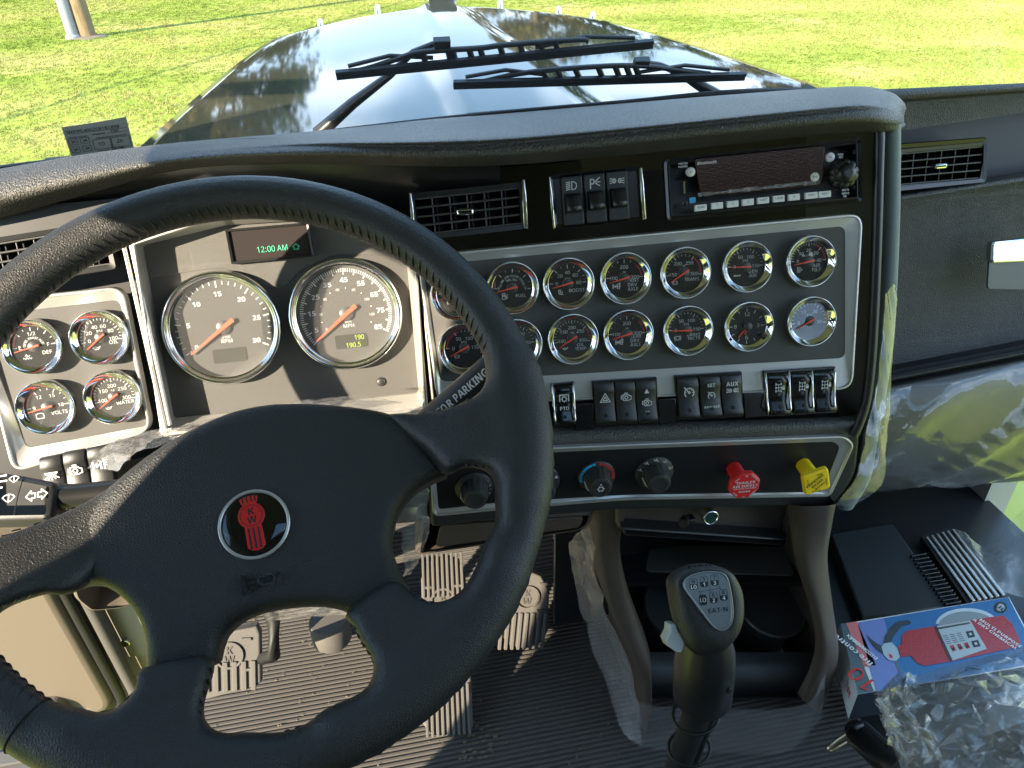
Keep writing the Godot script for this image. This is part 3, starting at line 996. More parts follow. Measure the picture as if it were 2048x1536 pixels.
# ---------- gauges ----------
var shared := {}
func gauge(parent: Node, T: Transform3D, px: float, py: float, D: float, spec: Dictionary, label: String) -> void:
	var c := on(T, px, py, 0.0)
	var X := T * local(c)
	var R := D / 2
	var big: bool = D > 0.08
	var ri: float = R * (0.865 if big else 0.745)
	var zd: float = -0.013 if big else -0.009
	var key := "bezel%d" % int(D * 1000)
	if not shared.has(key):
		var b := MB.new()
		b.lathe([Vector2(R * 0.99, -0.02), Vector2(R, -0.006), Vector2(R * 0.985, -0.002), Vector2(R * 0.955, 0.0), Vector2(R * 0.93, -0.0008), Vector2(lerpf(ri, R, 0.5), -0.0030), Vector2(ri * 1.035, -0.0056), Vector2(ri * 1.005, -0.0059), Vector2(ri, -0.0066), Vector2(ri, zd - 0.001)], 64, [1, 4, 6, 8])
		shared[key] = b.mesh()
		b = MB.new()
		b.lathe([Vector2(ri * 1.01, zd), Vector2(0, zd)], 48)
		shared[key + "dial"] = b.mesh()
		b = MB.new()
		b.lathe([Vector2(ri * 1.0, -0.0064), Vector2(0, -0.0064)], 48)
		shared[key + "lens"] = b.mesh()
		b = MB.new()
		var hr: float = ri * (0.14 if big else 0.27)
		b.lathe([Vector2(hr, zd), Vector2(hr, zd + 0.0026), Vector2(hr * 0.8, zd + 0.0034), Vector2(0, zd + 0.0036)], 24, [1])
		shared[key + "hub"] = b.mesh()
		b = MB.new()
		var L: float = ri * 0.84
		b.prism([Vector2(-ri * 0.26, -ri * 0.045), Vector2(L, -ri * 0.012), Vector2(L, ri * 0.012), Vector2(-ri * 0.26, ri * 0.045)], zd + 0.0038, zd + 0.0048)
		shared[key + "needle"] = b.mesh()
	var g := part("gauge", shared[key], M.chrome, parent, X, label)
	part("dial_face", shared[key + "dial"], M.dial, g, X)
	if not spec.get("clock", false):
		part("needle_hub", shared[key + "hub"], M.hubcap, g, X)
		part("needle", shared[key + "needle"], M.needle, g, X * Transform3D(Basis(Vector3.BACK, deg_to_rad(spec.needle)), Vector3.ZERO))
	var w := MB.new()
	var r := MB.new()
	var zt := zd + 0.0006
	var a0: float = spec.a0
	var a1: float = spec.a1
	var n: int = spec.n
	var minor: int = spec.minor
	var lab: Array = spec.labels
	var red: Array = spec.get("red", [2.0, 2.0])
	for i in n * minor + 1:
		var f := float(i) / (n * minor)
		var p := Vector2.from_angle(deg_to_rad(lerpf(a0, a1, f)))
		var major := i % minor == 0
		var q := MB.new()
		q.stroke([p * ri * 0.93, p * ri * ((0.77 if not big else 0.82) if major else (0.84 if not big else 0.87))], ri * (0.036 if major else 0.024) * (0.7 if big else 1.0))
		var is_red: bool = f >= red[0] and f <= red[1]
		(r if is_red and not major else w).add(q, local(Vector3(0, 0, zt)))
	if red[0] < 1.5:
		var q := MB.new()
		var rr := 0
		for k in int((red[1] - red[0]) * n * minor * 1.0 + 0.5):
			var f0: float = red[0] + k / float(n * minor)
			q.arc(Vector2.ZERO, ri * 0.89, lerpf(a0, a1, f0 + 0.15 / (n * minor)), lerpf(a0, a1, f0 + 0.85 / (n * minor)), ri * 0.075)
		r.add(q, local(Vector3(0, 0, zt - 0.0001)))
	var lr: float = spec.get("lr", 0.56)
	var lh: float = spec.get("lh", 0.165)
	for i in lab.size():
		if lab[i] == "": continue
		var f := float(i) / (lab.size() - 1)
		var p := Vector2.from_angle(deg_to_rad(lerpf(a0, a1, f))) * ri * lr
		letters(w, lab[i], lh * ri, Vector3(p.x, p.y, zt), 0, big, 1.12)
	for t in spec.get("text", []):
		letters(w, t[0], t[3] * ri, Vector3(t[1] * ri, t[2] * ri, zt), 0, false, 1.12)
	for t in spec.get("round", []):           # [text, radius, from, to, height]
		var s: String = t[0]
		for k in s.length():
			var a := lerpf(t[2], t[3], float(k) / (s.length() - 1))
			var p = Vector2.from_angle(deg_to_rad(a)) * t[1] * ri
			letters(w, s[k], t[4] * ri, Vector3(p.x, p.y, zt), a - 90)
	for t in spec.get("icons", []): icon_at(w, t[0], Vector3(t[1] * ri, t[2] * ri, zt), t[3] * ri)
	if spec.has("extra"): spec.extra.call(w, ri, zt)
	part("markings", w, M.print, g, X)
	if r.g.size(): part("red_marks", r, M.red_print, g, X)
	if spec.get("clock", false):
		var h := MB.new()
		for k in [[-132.0, 0.74, 0.05], [-108.0, 0.45, 0.06]]:
			var q := MB.new()
			q.prism([Vector2(0, -ri * k[2] / 2), Vector2(ri * k[1], -ri * 0.02), Vector2(ri * k[1], ri * 0.02), Vector2(0, ri * k[2] / 2)], zd + 0.002 + 0.001 * k[1], zd + 0.003 + 0.001 * k[1])
			h.add(q, Transform3D(Basis(Vector3.BACK, deg_to_rad(k[0])), Vector3.ZERO))
		part("clock_hands", h, M.needle, g, X)
		h = MB.new()
		h.lathe([Vector2(ri * 0.24, zd), Vector2(ri * 0.24, zd + 0.004), Vector2(ri * 0.2, zd + 0.005), Vector2(0, zd + 0.005)], 24, [1])
		part("needle_hub", h, M.hubcap, g, X)
		h = MB.new()
		h.lathe([Vector2(0.0030, -0.003), Vector2(0.0028, 0.003), Vector2(0, 0.0034)], 14, [1], local(Vector3(ri * 0.78, -ri * 0.52, -0.006)))
		part("setting_knob", h, M.satin, g, X)
	if spec.has("lcd"):
		var h := MB.new()
		h.prism(rrect(ri * 0.66, ri * 0.29, ri * 0.04, Vector2(ri * 0.03, -ri * 0.58)), zd, zd + 0.0006)
		part("counter_window", h, M.lcd_grey, g, X)
		if spec.lcd.size():
			h = MB.new()
			letters(h, spec.lcd[0], ri * 0.1, Vector3(ri * 0.2, -ri * 0.51, zd + 0.0009), 0, false, 0.9)
			letters(h, spec.lcd[1], ri * 0.1, Vector3(ri * 0.06, -ri * 0.66, zd + 0.0009), 0, false, 0.9)
			part("counter_display", h, M.lime_glow, g, X)
	part("lens", shared[key + "lens"], M.lens, g, X)

func rocker(parent: Node, T: Transform3D, q: Array, icons: Array, label: String, chrome := false, z0 := -0.004) -> void:
	# q: top left, top right, bottom right, bottom left; the rocker's nose stands out at the foot
	var p := on2(T, q, z0)
	var b := MB.new()
	var rows := []
	var prof := [[1.0, -0.012], [0.985, 0.001], [0.95, 0.0022], [0.8, 0.0045], [0.74, 0.0036], [0.55, 0.0018], [0.3, 0.0034], [0.12, 0.0072], [0.05, 0.0078], [0.012, 0.0062], [0.0, -0.012]]
	for r in prof:
		var l := []
		for k in [[0.0, -0.012], [0.005, -0.0008], [0.05, 0.0], [0.5, 0.0002], [0.95, 0.0], [0.995, -0.0008], [1.0, -0.012]]:
			var e: Vector2 = p[3].lerp(p[2], k[0]).lerp(p[0].lerp(p[1], k[0]), r[0])
			l.append(Vector3(e.x, e.y, z0 + (maxf(-0.012, r[1] + k[1]) if r[1] > -0.01 else -0.012)))
		rows.append(l)
	b.loft(rows, false, true)
	var sw := part("rocker_switch", b, M.gloss if chrome else M.plastic, parent, T, label)
	var size: float = (p[1] - p[0]).length()
	b = MB.new()
	for i in icons:
		var e: Vector2 = p[3].lerp(p[2], 0.5).lerp(p[0].lerp(p[1], 0.5), i[1])
		var at := Vector3(e.x, e.y, z0 + 0.0052)
		if i.size() > 3: letters(b, i[0], size * i[2], at, 0, true)
		else: icon_at(b, i[0], at, size * i[2])
	if b.g.size(): part("symbol", b, M.print, sw, T)
	b = MB.new()
	var e: Vector2 = p[3].lerp(p[2], 0.5).lerp(p[0].lerp(p[1], 0.5), 0.2)
	b.lathe([Vector2(size * 0.09, z0 + 0.0045), Vector2(size * 0.09, z0 + 0.0066), Vector2(0, z0 + 0.0070)], 14, [1], local(Vector3(e.x, e.y, 0)))
	part("pilot_lamp", b, M.satin, sw, T)

func vent(parent: Node, T: Transform3D, q: Array, z: float, rows: int, cols: int, label: String, bars := []) -> void:
	var p := on2(T, q, z)                                # grille corners: TL, TR, BR, BL
	var b := MB.new()
	var outer := rpoly(MB.inset([p[3], p[2], p[1], p[0]], -0.0045), 0.004)
	var inner := rpoly([p[3], p[2], p[1], p[0]], 0.004)
	b.loft([MB.at_z(outer, z - 0.012), MB.at_z(outer, z + 0.001), MB.at_z(inner, z + 0.0002), MB.at_z(inner, z - 0.03)], true, false)
	var g := part("air_vent", b, M.satin, parent, T, label)
	b = MB.new()
	b.prism(inner, z - 0.032, z - 0.030)
	part("duct", b, M.hole, g, T)
	var at := func(fx: float, fy: float) -> Vector2: return p[3].lerp(p[2], fx).lerp(p[0].lerp(p[1], fx), fy)
	for i in rows + 1:
		var f := float(i) / rows * 0.94 + 0.03
		b = MB.new()
		var a: Vector2 = at.call(0.01, f)
		var c: Vector2 = at.call(0.99, f)
		b.tube([Vector3(a.x, a.y, z - 0.002), Vector3(c.x, c.y, z - 0.002)], 0.0011, 6)
		part("slat", b, M.slat, g, T)
	for i in cols:
		var f := (i + 1.0) / (cols + 1.0)
		b = MB.new()
		var a: Vector2 = at.call(f, 0.02)
		var c: Vector2 = at.call(f, 0.98)
		b.tube([Vector3(a.x, a.y, z - 0.0035), Vector3(c.x, c.y, z - 0.0035)], 0.0008, 6)
		part("divider", b, M.slat, g, T)
		b = MB.new()
		var s := (c - a).normalized().orthogonal() * 0.0006
		var e: Vector2 = a + Vector2(0.004, 0)
		var h: Vector2 = c + Vector2(0.004, 0)
		b.loft([[Vector3(e.x - s.x, e.y, z - 0.008), Vector3(e.x + s.x, e.y, z - 0.008), Vector3(e.x + s.x + 0.006, e.y, z - 0.025), Vector3(e.x - s.x + 0.006, e.y, z - 0.025)], [Vector3(h.x - s.x, h.y, z - 0.008), Vector3(h.x + s.x, h.y, z - 0.008), Vector3(h.x + s.x + 0.006, h.y, z - 0.025), Vector3(h.x - s.x + 0.006, h.y, z - 0.025)]], true, false)
		part("inner_vane", b, M.black, g, T)
	b = MB.new()
	var m: Vector2 = at.call(0.47, 0.5)
	b.prism(rrect(0.0175, 0.007, 0.003, m), z - 0.004, z + 0.005, 0.0025, Transform3D())
	part("thumb_tab", b, M.chrome, g, T)
	for r in bars:                                        # chrome side bars
		var l := on2(T, r, z)
		b = MB.new()
		b.prism([l[3], l[2], l[1], l[0]], z - 0.008, z + 0.003, 0.0012)
		part("chrome_bar", b, M.chrome, g, T)

# ---------- dashboard ----------
var CEN: Transform3D
var LEF: Transform3D
var MAI: Transform3D
var HVA: Transform3D
var PAS: Transform3D
func dashboard() -> void:
	CEN = fr(5.24, 20.2, Vector3(0.0508, -0.3261, -0.6815))
	LEF = fr(-3.76, 22.5, Vector3(-0.3438, -0.3516, -0.6980))
	MAI = fr(0.0, 21.0, Vector3(-0.1722, -0.3633, -0.7164))
	HVA = fr(4.0, 3.0, Vector3(0.3, -0.50, -0.60))
	PAS = fr(0.0, 15.0, Vector3(0.7197, -0.2976, -0.8513))
	var o := EYE + Vector3(0.25, FLOOR_Y, -0.9)
	var t := thing("dashboard", "black and silver truck dashboard full of round chrome gauges and switches", "dashboard", o)
	dash_pad(t)
	fascias(t)
	center_gauges(t)
	left_gauges(t)
	main_gauges(t)
	switches(t)
	climate(t)

func dash_pad(t: Node3D) -> void:
	# cross-sections: survey column, then (y, z) of lip foot, lip nose, lip top edge, back edge
	var sec := [
		[-320, 505, -0.80, 460, -0.765, 418, -0.785, 402, -0.86],
		[-150, 470, -0.80, 425, -0.765, 384, -0.785, 368, -0.86],
		[0, 437, -0.80, 396, -0.765, 358, -0.785, 344, -0.86],
		[185, 385, -0.80, 352, -0.765, 325, -0.785, 313, -0.87],
		[370, 336, -0.795, 318, -0.76, 301, -0.785, 291, -0.90],
		[600, 326, -0.76, 305, -0.725, 284, -0.755, 270, -1.04],
		[850, 331, -0.72, 308, -0.685, 279, -0.70, 241, -1.14],
		[1000, 329, -0.712, 306, -0.675, 272, -0.695, 229, -1.14],
		[1150, 318, -0.708, 293, -0.672, 260, -0.692, 216, -1.12],
		[1400, 294, -0.70, 266, -0.665, 236, -0.685, 195, -1.05],
		[1620, 271, -0.695, 243, -0.66, 214, -0.68, 179, -0.95],
		[1720, 264, -0.692, 235, -0.66, 206, -0.68, 175, -0.90],
		[1775, 262, -0.695, 240, -0.668, 212, -0.69, 187, -0.85],
		[1800, 254, -0.71, 243, -0.69, 224, -0.71, 207, -0.82],
		[1808, 246, -0.74, 241, -0.735, 232, -0.75, 225, -0.80]]
	var loops := []
	for s in sec:
		var x: float = s[0]
		var foot := hz(x, s[1], s[2])
		var top := hz(x, s[5], s[6])
		var back := hz(x, s[7], s[8])
		var mid := top.lerp(back, 0.45) + Vector3(0, 0.006, 0)
		loops.append([foot + Vector3(0, 0.012, -0.05), foot, hz(x, lerpf(s[1], s[3], 0.5), lerpf(s[2], s[4], 0.75)), hz(x, s[3], s[4]), hz(x, lerpf(s[3], s[5], 0.6), lerpf(s[4], s[6], 0.4)), top, mid, back, back + Vector3(0, -0.03, -0.05), back + Vector3(0, -0.12, -0.06)])
	var fine := []
	var cols := loops.size()
	var tr := []
	for k in loops[0].size():
		var line := []
		for l in loops: line.append(l[k])
		tr.append(smooth_path(line, 6))
	for i in tr[0].size():
		var l := []
		for k in tr.size(): l.append(tr[k][i])
		fine.append(smooth_path(l, 4))
	var b := MB.new()
	b.loft(fine, false, true)
	b.cap(fine[-1])
	part("dash_pad", b, M.vinyl, t)
	# dark brow under the lip
	b = MB.new()
	var a0 := []
	var a1 := []
	var a2 := []
	for p in [[-320, 498, 0.80], [-150, 465, 0.80], [0, 436, 0.80], [185, 384, 0.80], [370, 335, 0.795], [600, 325, 0.76], [850, 330, 0.72], [1000, 328, 0.712]]:
		a0.append(hz(p[0], p[1] - 4, -p[2] - 0.006))
		a1.append(hz(p[0], lerpf(p[1], 352, 0.55) + (16 if p[0] > 300 else 26), -p[2] - 0.008))
		a2.append(hz(p[0], lerpf(p[1], 365, 0.8) + 60, -p[2] - 0.06))
	b.loft([smooth_path(a0, 4), smooth_path(a1, 4), smooth_path(a2, 4)], false, true)
	part("brow", b, M.satin, t)
	# light vinyl flank of the centre stack, and its dark edge roll
	b = MB.new()
	var edge := []
	for p in [[1759, 262], [1757, 330], [1755, 420], [1752, 520], [1748, 620], [1742, 720], [1732, 800], [1716, 850], [1705, 872]]:
		edge.append(CEN * on(CEN, p[0], p[1], -0.006))
	b.tube(smooth_path(edge, 3), 0.0055, 10)
	part("edge_roll", b, M.satin, t)
	b = MB.new()
	var f0 := []
	for p in [[1784, 250], [1783, 420], [1778, 560], [1771, 670], [1759, 770], [1744, 850], [1736, 900], [1724, 960], [1690, 1016]]:
		f0.append(CEN * on(CEN, p[0], p[1], -0.016) if p[1] < 860 else HVA * on(HVA, p[0], p[1], -0.012))
	var loops2 := []
	for p in smooth_path(f0, 4):
		var l := []
		for k in 9:
			var an := deg_to_rad(lerpf(200, -20, k / 8.0))
			l.append(p + CEN.basis * Vector3(cos(an) * 0.0085, 0, sin(an) * 0.008))
		l.append(p + Vector3(0.02, 0, -0.21))
		loops2.append(l)
	b.loft(loops2, false, true)
	part("side_flank", b, M.vinyl_grey, t)

func silver_frame(t: Node3D, called: String, T: Transform3D, outer: Array, inner: Array, zo: float, zi: float, ro, ri) -> void:
	var po := rpoly(on2(T, outer, zo), ro)
	var pi := rpoly(on2(T, inner, zi), ri)
	var b := MB.new()
	var lip := MB.inset(po, 0.0022)
	b.loft([MB.at_z(MB.inset(po, -0.0008), zo - 0.012), MB.at_z(po, zo - 0.0006), MB.at_z(MB.inset(po, 0.0006), zo), MB.at_z(lip, zo - 0.0003), MB.at_z(MB.inset(po, 0.0030), zo - 0.0022), MB.at_z(pi, zi), MB.at_z(pi, zi - 0.006)], true, true, false, false, [1, 3, 4, 5])
	part(called, b, M.silver, t, T)

func fascias(t: Node3D) -> void:
	var b := MB.new()
	b.prism(on2(MAI, [[-140, 980], [-140, 430], [200, 400], [870, 330], [900, 900], [880, 1010], [300, 1060]], -0.045), -0.06, -0.045)
	part("back_panel", b, M.black, t, MAI)
	b = MB.new()
	var face := rpoly(on2(CEN, [[868, 880], [1290, 862], [1700, 848], [1722, 830], [1748, 640], [1757, 420], [1752, 262], [1400, 300], [1010, 345], [850, 350], [640, 350], [650, 395], [800, 470], [842, 700]], -0.014), 0.004, 3)
	part("gloss_fascia", holed(face, -0.02, -0.014, [MB.inset(on2(CEN, [[836, 472], [1042, 449], [1038, 374], [828, 396]], -0.012), -0.002)]), M.gloss, t, CEN)
	silver_frame(t, "silver_frame", CEN, [[876, 812], [1706, 779], [1727, 426], [834, 512]], [[880, 764], [1690, 716], [1690, 452], [846, 531]], -0.006, -0.0105, 0.016, 0.008)
	b = MB.new()
	b.prism(rpoly(on2(CEN, [[878, 768], [1692, 719], [1692, 450], [844, 528]], -0.0105), 0.008), -0.03, -0.0112)
	part("gauge_panel", b, M.panel, t, CEN)
	# ledge between the gauge panel and the climate panel
	b = MB.new()
	var e0 := []
	var e1 := []
	var e2 := []
	var e3 := []
	for p in [[850, 876, 905], [1050, 868, 893], [1300, 858, 884], [1560, 852, 874], [1700, 846, 868], [1722, 838, 868]]:
		e0.append(CEN * on(CEN, p[0], p[1] - 14, -0.02))
		e1.append(CEN * on(CEN, p[0], p[1], -0.004))
		e2.append(HVA * on(HVA, p[0], p[2] - 8, 0.0))
		e3.append(HVA * on(HVA, p[0], p[2] + 4, -0.006))
	b.loft([smooth_path(e0, 3), smooth_path(e1, 3), smooth_path(e2, 3), smooth_path(e3, 3)], false, true)
	part("ledge", b, M.vinyl, t)
	b = MB.new()
	b.prism(rpoly(on2(HVA, [[862, 1056], [1000, 1040], [1250, 1020], [1666, 1012], [1712, 955], [1722, 866], [1500, 868], [850, 898]], -0.006), [0.006, 0.02, 0.02, 0.012, 0.02, 0.008, 0.01, 0.006]), -0.10, -0.006, 0.004)
	part("climate_housing", b, M.plastic, t, HVA)
	# left panel
	b = MB.new()
	part("gloss_fascia", holed(rpoly(on2(LEF, [[10, 985], [340, 905], [334, 850], [262, 470], [255, 440], [-120, 470], [-120, 985]], -0.014), 0.003, 2), -0.02, -0.014, [MB.inset(on2(LEF, [[-62, 574], [221, 530], [203, 452], [-80, 497]], -0.013), -0.002)]), M.gloss, t, LEF)
	silver_frame(t, "silver_frame", LEF, [[25, 946], [303, 862], [245, 573], [-62, 606]], [[53, 897], [298, 851], [239, 599], [-46, 633]], -0.006, -0.013, 0.014, 0.007)
	b = MB.new()
	b.prism(rpoly(on2(LEF, [[48, 900], [299, 853], [240, 596], [-50, 630]], -0.013), 0.007), -0.03, -0.0135)
	part("gauge_panel", b, M.panel, t, LEF)
	# main cluster, set deep in its frame
	silver_frame(t, "silver_frame", MAI, [[322, 872], [851, 822], [832, 470], [620, 420], [450, 424], [262, 486]], [[345, 838], [838, 786], [810, 480], [620, 440], [452, 450], [283, 491]], 0.014, -0.010, 0.004, 0.004)
	b = MB.new()
	b.prism(on2(MAI, [[330, 850], [846, 796], [815, 470], [620, 432], [450, 442], [270, 484]], -0.0155), -0.03, -0.0155)
	part("cluster_panel", b, M.panel, t, MAI)
	b = MB.new()
	var w := on2(MAI, [[350, 850], [843, 797], [800, 460], [620, 430], [450, 440], [278, 484]], -0.0105)
	b = MB.new()
	b.prism(rpoly(on2(MAI, [[298, 556], [282, 488], [455, 447], [620, 437], [808, 470], [800, 512], [672, 508], [600, 540], [575, 571], [534, 574], [500, 548], [450, 536], [400, 540]], -0.014), 0.006, 3), -0.018, -0.0143, 0.0006)
	part("upper_insert", b, M.insert, t, MAI)
	b = MB.new()
	var fo := on2(MAI, [[463, 528.5], [628.5, 513], [616, 444.5], [450, 459]], -0.006)
	b.loft([MB.at_z(fo, -0.016), MB.at_z(fo, -0.006), MB.at_z(MB.inset(fo, 0.0022), -0.0068), MB.at_z(MB.inset(fo, 0.0026), -0.0095)], true, false, false, false)
	var d := part("message_display", b, M.satin, t, MAI, "dark clock display reading 12:00 AM in green")
	b = MB.new()
	b.prism(MB.inset(fo, 0.002), -0.016, -0.0093)
	part("screen", b, M.lcd, d, MAI)
	b = MB.new()
	var q := on(MAI, 545, 497, -0.0088)
	letters(b, "12:00 AM", 0.0058, q, 0, false, 0.92)
	icon_at(b, "home", on(MAI, 592, 493, -0.0088), 0.0075)
	part("digits", b, M.green_glow, d, MAI)
	b = MB.new()
	b.lathe([Vector2(0.0052, -0.016), Vector2(0.0048, -0.006), Vector2(0.0035, -0.0052), Vector2(0, -0.005)], 18, [], local(on(MAI, 762, 766, -0.008)))
	part("trip_button", b, M.plastic, t, MAI)
	# two bright strips between the left panel and the cluster, and right of it
	for l in [[[248, 492], [332, 862]], [[262, 488], [340, 850]]]:
		b = MB.new()
		var a := on(LEF, l[0][0], l[0][1], -0.004)
		var c := on(LEF, l[1][0], l[1][1], -0.004)
		b.tube([a, c], 0.0022, 8)
		part("bright_strip", b, M.silver, t, LEF)
	for l in [[[830, 512], [853, 812]], [[838, 520], [866, 800]]]:
		b = MB.new()
		b.tube([on(MAI, l[0][0], l[0][1], 0.008), on(MAI, l[1][0], l[1][1], 0.008)], 0.0016, 8)
		part("bright_strip", b, M.silver, t, MAI)
	# lower dash in front of the driver's knees
	b = MB.new()
	var k0 := []
	var k1 := []
	var k2 := []
	for p in [[-140, 1000], [60, 965], [330, 905], [600, 870], [860, 850]]:
		var a := MAI * on(MAI, p[0], p[1], -0.012)
		k0.append(a); k1.append(a + Vector3(0, -0.02, 0.02)); k2.append(a + Vector3(0, -0.16, -0.02))
	b.loft([k0, k1, k2], false, true)
	part("knee_panel", b, M.brown, t)
	b = MB.new()
	b.prism(rpoly(on2(HVA, [[828, 1116], [840, 1040], [1190, 1022], [1182, 1052], [1160, 1066]], -0.03), [0.012, 0.004, 0.004, 0.01, 0.01]), -0.11, -0.03, 0.006, HVA)
	part("under_panel", b, M.brown, t)
	b = MB.new()
	b.prism(rpoly(on2(HVA, [[872, 1096], [880, 1052], [1168, 1034], [1160, 1056]], -0.028), 0.006), -0.034, -0.0285, 0.001, HVA)
	part("under_panel_door", b, M.brown, t)

func center_gauges(t: Node3D) -> void:
	var D := 0.054
	var psi := {"a0": 178.0, "a1": 2.0, "n": 3, "minor": 5, "labels": ["0", "50", "100", "150"]}
	var s := psi.duplicate()
	s.merge({"needle": 196.0, "red": [0.0, 0.4], "text": [["PSI", 0, 0.3, 0.13]], "icons": [["brake", -0.4, -0.42, 0.3]]})
	gauge(t, CEN, 914, 589, D, s, "air pressure gauge mostly behind the rim, upper row")
	gauge(t, CEN, 1026, 577, D, {"a0": 180.0, "a1": -6.0, "n": 4, "minor": 2, "labels": ["E", "", "", "", "F"], "lr": 0.68, "needle": 192.0, "red": [0.0, 0.13], "text": [["FUEL", 0.42, -0.42, 0.16]], "round": [["ULTRA LOW SULFUR DIESEL", 0.6, 168, 8, 0.11], ["FUEL ONLY", 0.42, 125, 55, 0.11]], "icons": [["pump", -0.42, -0.42, 0.36]]}, "fuel gauge")
	gauge(t, CEN, 1138.3, 568.5, D, {"a0": 178.0, "a1": 2.0, "n": 4, "minor": 2, "labels": ["0", "20", "40", "60", "80"], "needle": 192.5, "text": [["PSI", 0, 0.22, 0.13], ["BOOST", 0.44, -0.36, 0.17]], "icons": [["turbo", -0.4, -0.42, 0.36]]}, "boost pressure gauge")
	for k in [[1252.6, 557.5, "FRNT", "front drive axle temperature gauge"], [1258, 670.7, "REAR", "rear drive axle temperature gauge"]]:
		gauge(t, CEN, k[0], k[1], D, {"a0": 178.0, "a1": 2.0, "n": 2, "minor": 4, "labels": ["100", "200", "300"], "lh": 0.175, "needle": 194.0, "red": [0.75, 1.0], "text": [["°F", 0, 0.28, 0.13], [k[2], 0.45, -0.14, 0.17], ["DRV", 0.40, -0.36, 0.17], ["AXLE", 0.45, -0.58, 0.17]], "icons": [["axle", -0.42, -0.4, 0.44]]}, k[3])
	gauge(t, CEN, 1372.6, 546.4, D, {"a0": 188.0, "a1": -8.0, "n": 3, "minor": 5, "labels": ["150", "200", "250", "300"], "needle": 212.0, "red": [0.667, 1.0], "text": [["°F", 0, 0.32, 0.13], ["TRANS", 0.42, -0.36, 0.17]], "icons": [["brake", -0.46, -0.5, 0.32]]}, "transmission temperature gauge")
	s = psi.duplicate()
	s.merge({"needle": 179.0, "text": [["PSI", 0, 0.3, 0.13], ["GEN", 0.42, -0.26, 0.17], ["AIR", 0.42, -0.48, 0.17]], "icons": [["flow", -0.42, -0.44, 0.4]]})
	gauge(t, CEN, 1496.8, 534.3, D, s, "GEN AIR pressure gauge")
	gauge(t, CEN, 1624.4, 523.3, D, {"a0": 178.0, "a1": 2.0, "n": 4, "minor": 5, "labels": ["0", "10", "20", "30", "40"], "needle": 190.0, "red": [0.62, 1.0], "text": [["IN H₂O", 0, 0.3, 0.12], ["AIR", 0.44, -0.24, 0.17], ["FILT", 0.44, -0.46, 0.17]], "icons": [["filter", -0.46, -0.42, 0.36]]}, "AIR FILT gauge")
	s = psi.duplicate()
	s.merge({"needle": 206.0, "red": [0.0, 0.4], "text": [["PSI", 0, 0.3, 0.13]], "icons": [["brake", -0.4, -0.42, 0.3]]})
	gauge(t, CEN, 929, 699, D, s, "air pressure gauge above the trailer brake lever")
	s = psi.duplicate()
	s.merge({"needle": 196.0, "text": [["PSI", 0, 0.3, 0.13]]})
	gauge(t, CEN, 1034, 690, D, s, "gauge almost wholly behind the rim, lower row")
	gauge(t, CEN, 1147.3, 679.3, D, {"a0": 192.0, "a1": -12.0, "n": 4, "minor": 5, "labels": ["100", "150", "200", "250", "300"], "needle": 211.0, "red": [0.78, 1.0], "text": [["°F", 0.02, 0.27, 0.13], ["OIL", 0.42, -0.36, 0.16], ["TEMP", 0.42, -0.56, 0.16]], "icons": [["oil", -0.4, -0.5, 0.34]]}, "oil temperature gauge")
	s = psi.duplicate()
	s.merge({"needle": 178.0, "text": [["PSI", 0, 0.3, 0.13], ["BRAKE", 0.4, -0.26, 0.16], ["TRCTR", 0.4, -0.46, 0.16]], "icons": [["brake", -0.46, -0.4, 0.42]]})
	gauge(t, CEN, 1377.6, 662.4, D, s, "tractor brake pressure gauge")
	gauge(t, CEN, 1499.8, 654.3, D, {"a0": 90.0, "a1": -270.0, "n": 12, "minor": 1, "labels": ["12", "", "", "3", "", "", "6", "", "", "9", "", "", ""], "lr": 0.62, "lh": 0.19, "clock": true, "needle": 0.0}, "round clock")
	gauge(t, CEN, 1625.6, 643.6, D, {"a0": 188.0, "a1": -8.0, "n": 3, "minor": 5, "labels": ["0", "10", "20", "30"], "needle": 208.0, "text": [["PSI", 0, 0.3, 0.13]]}, "last gauge of the lower row, its lens full of glare")

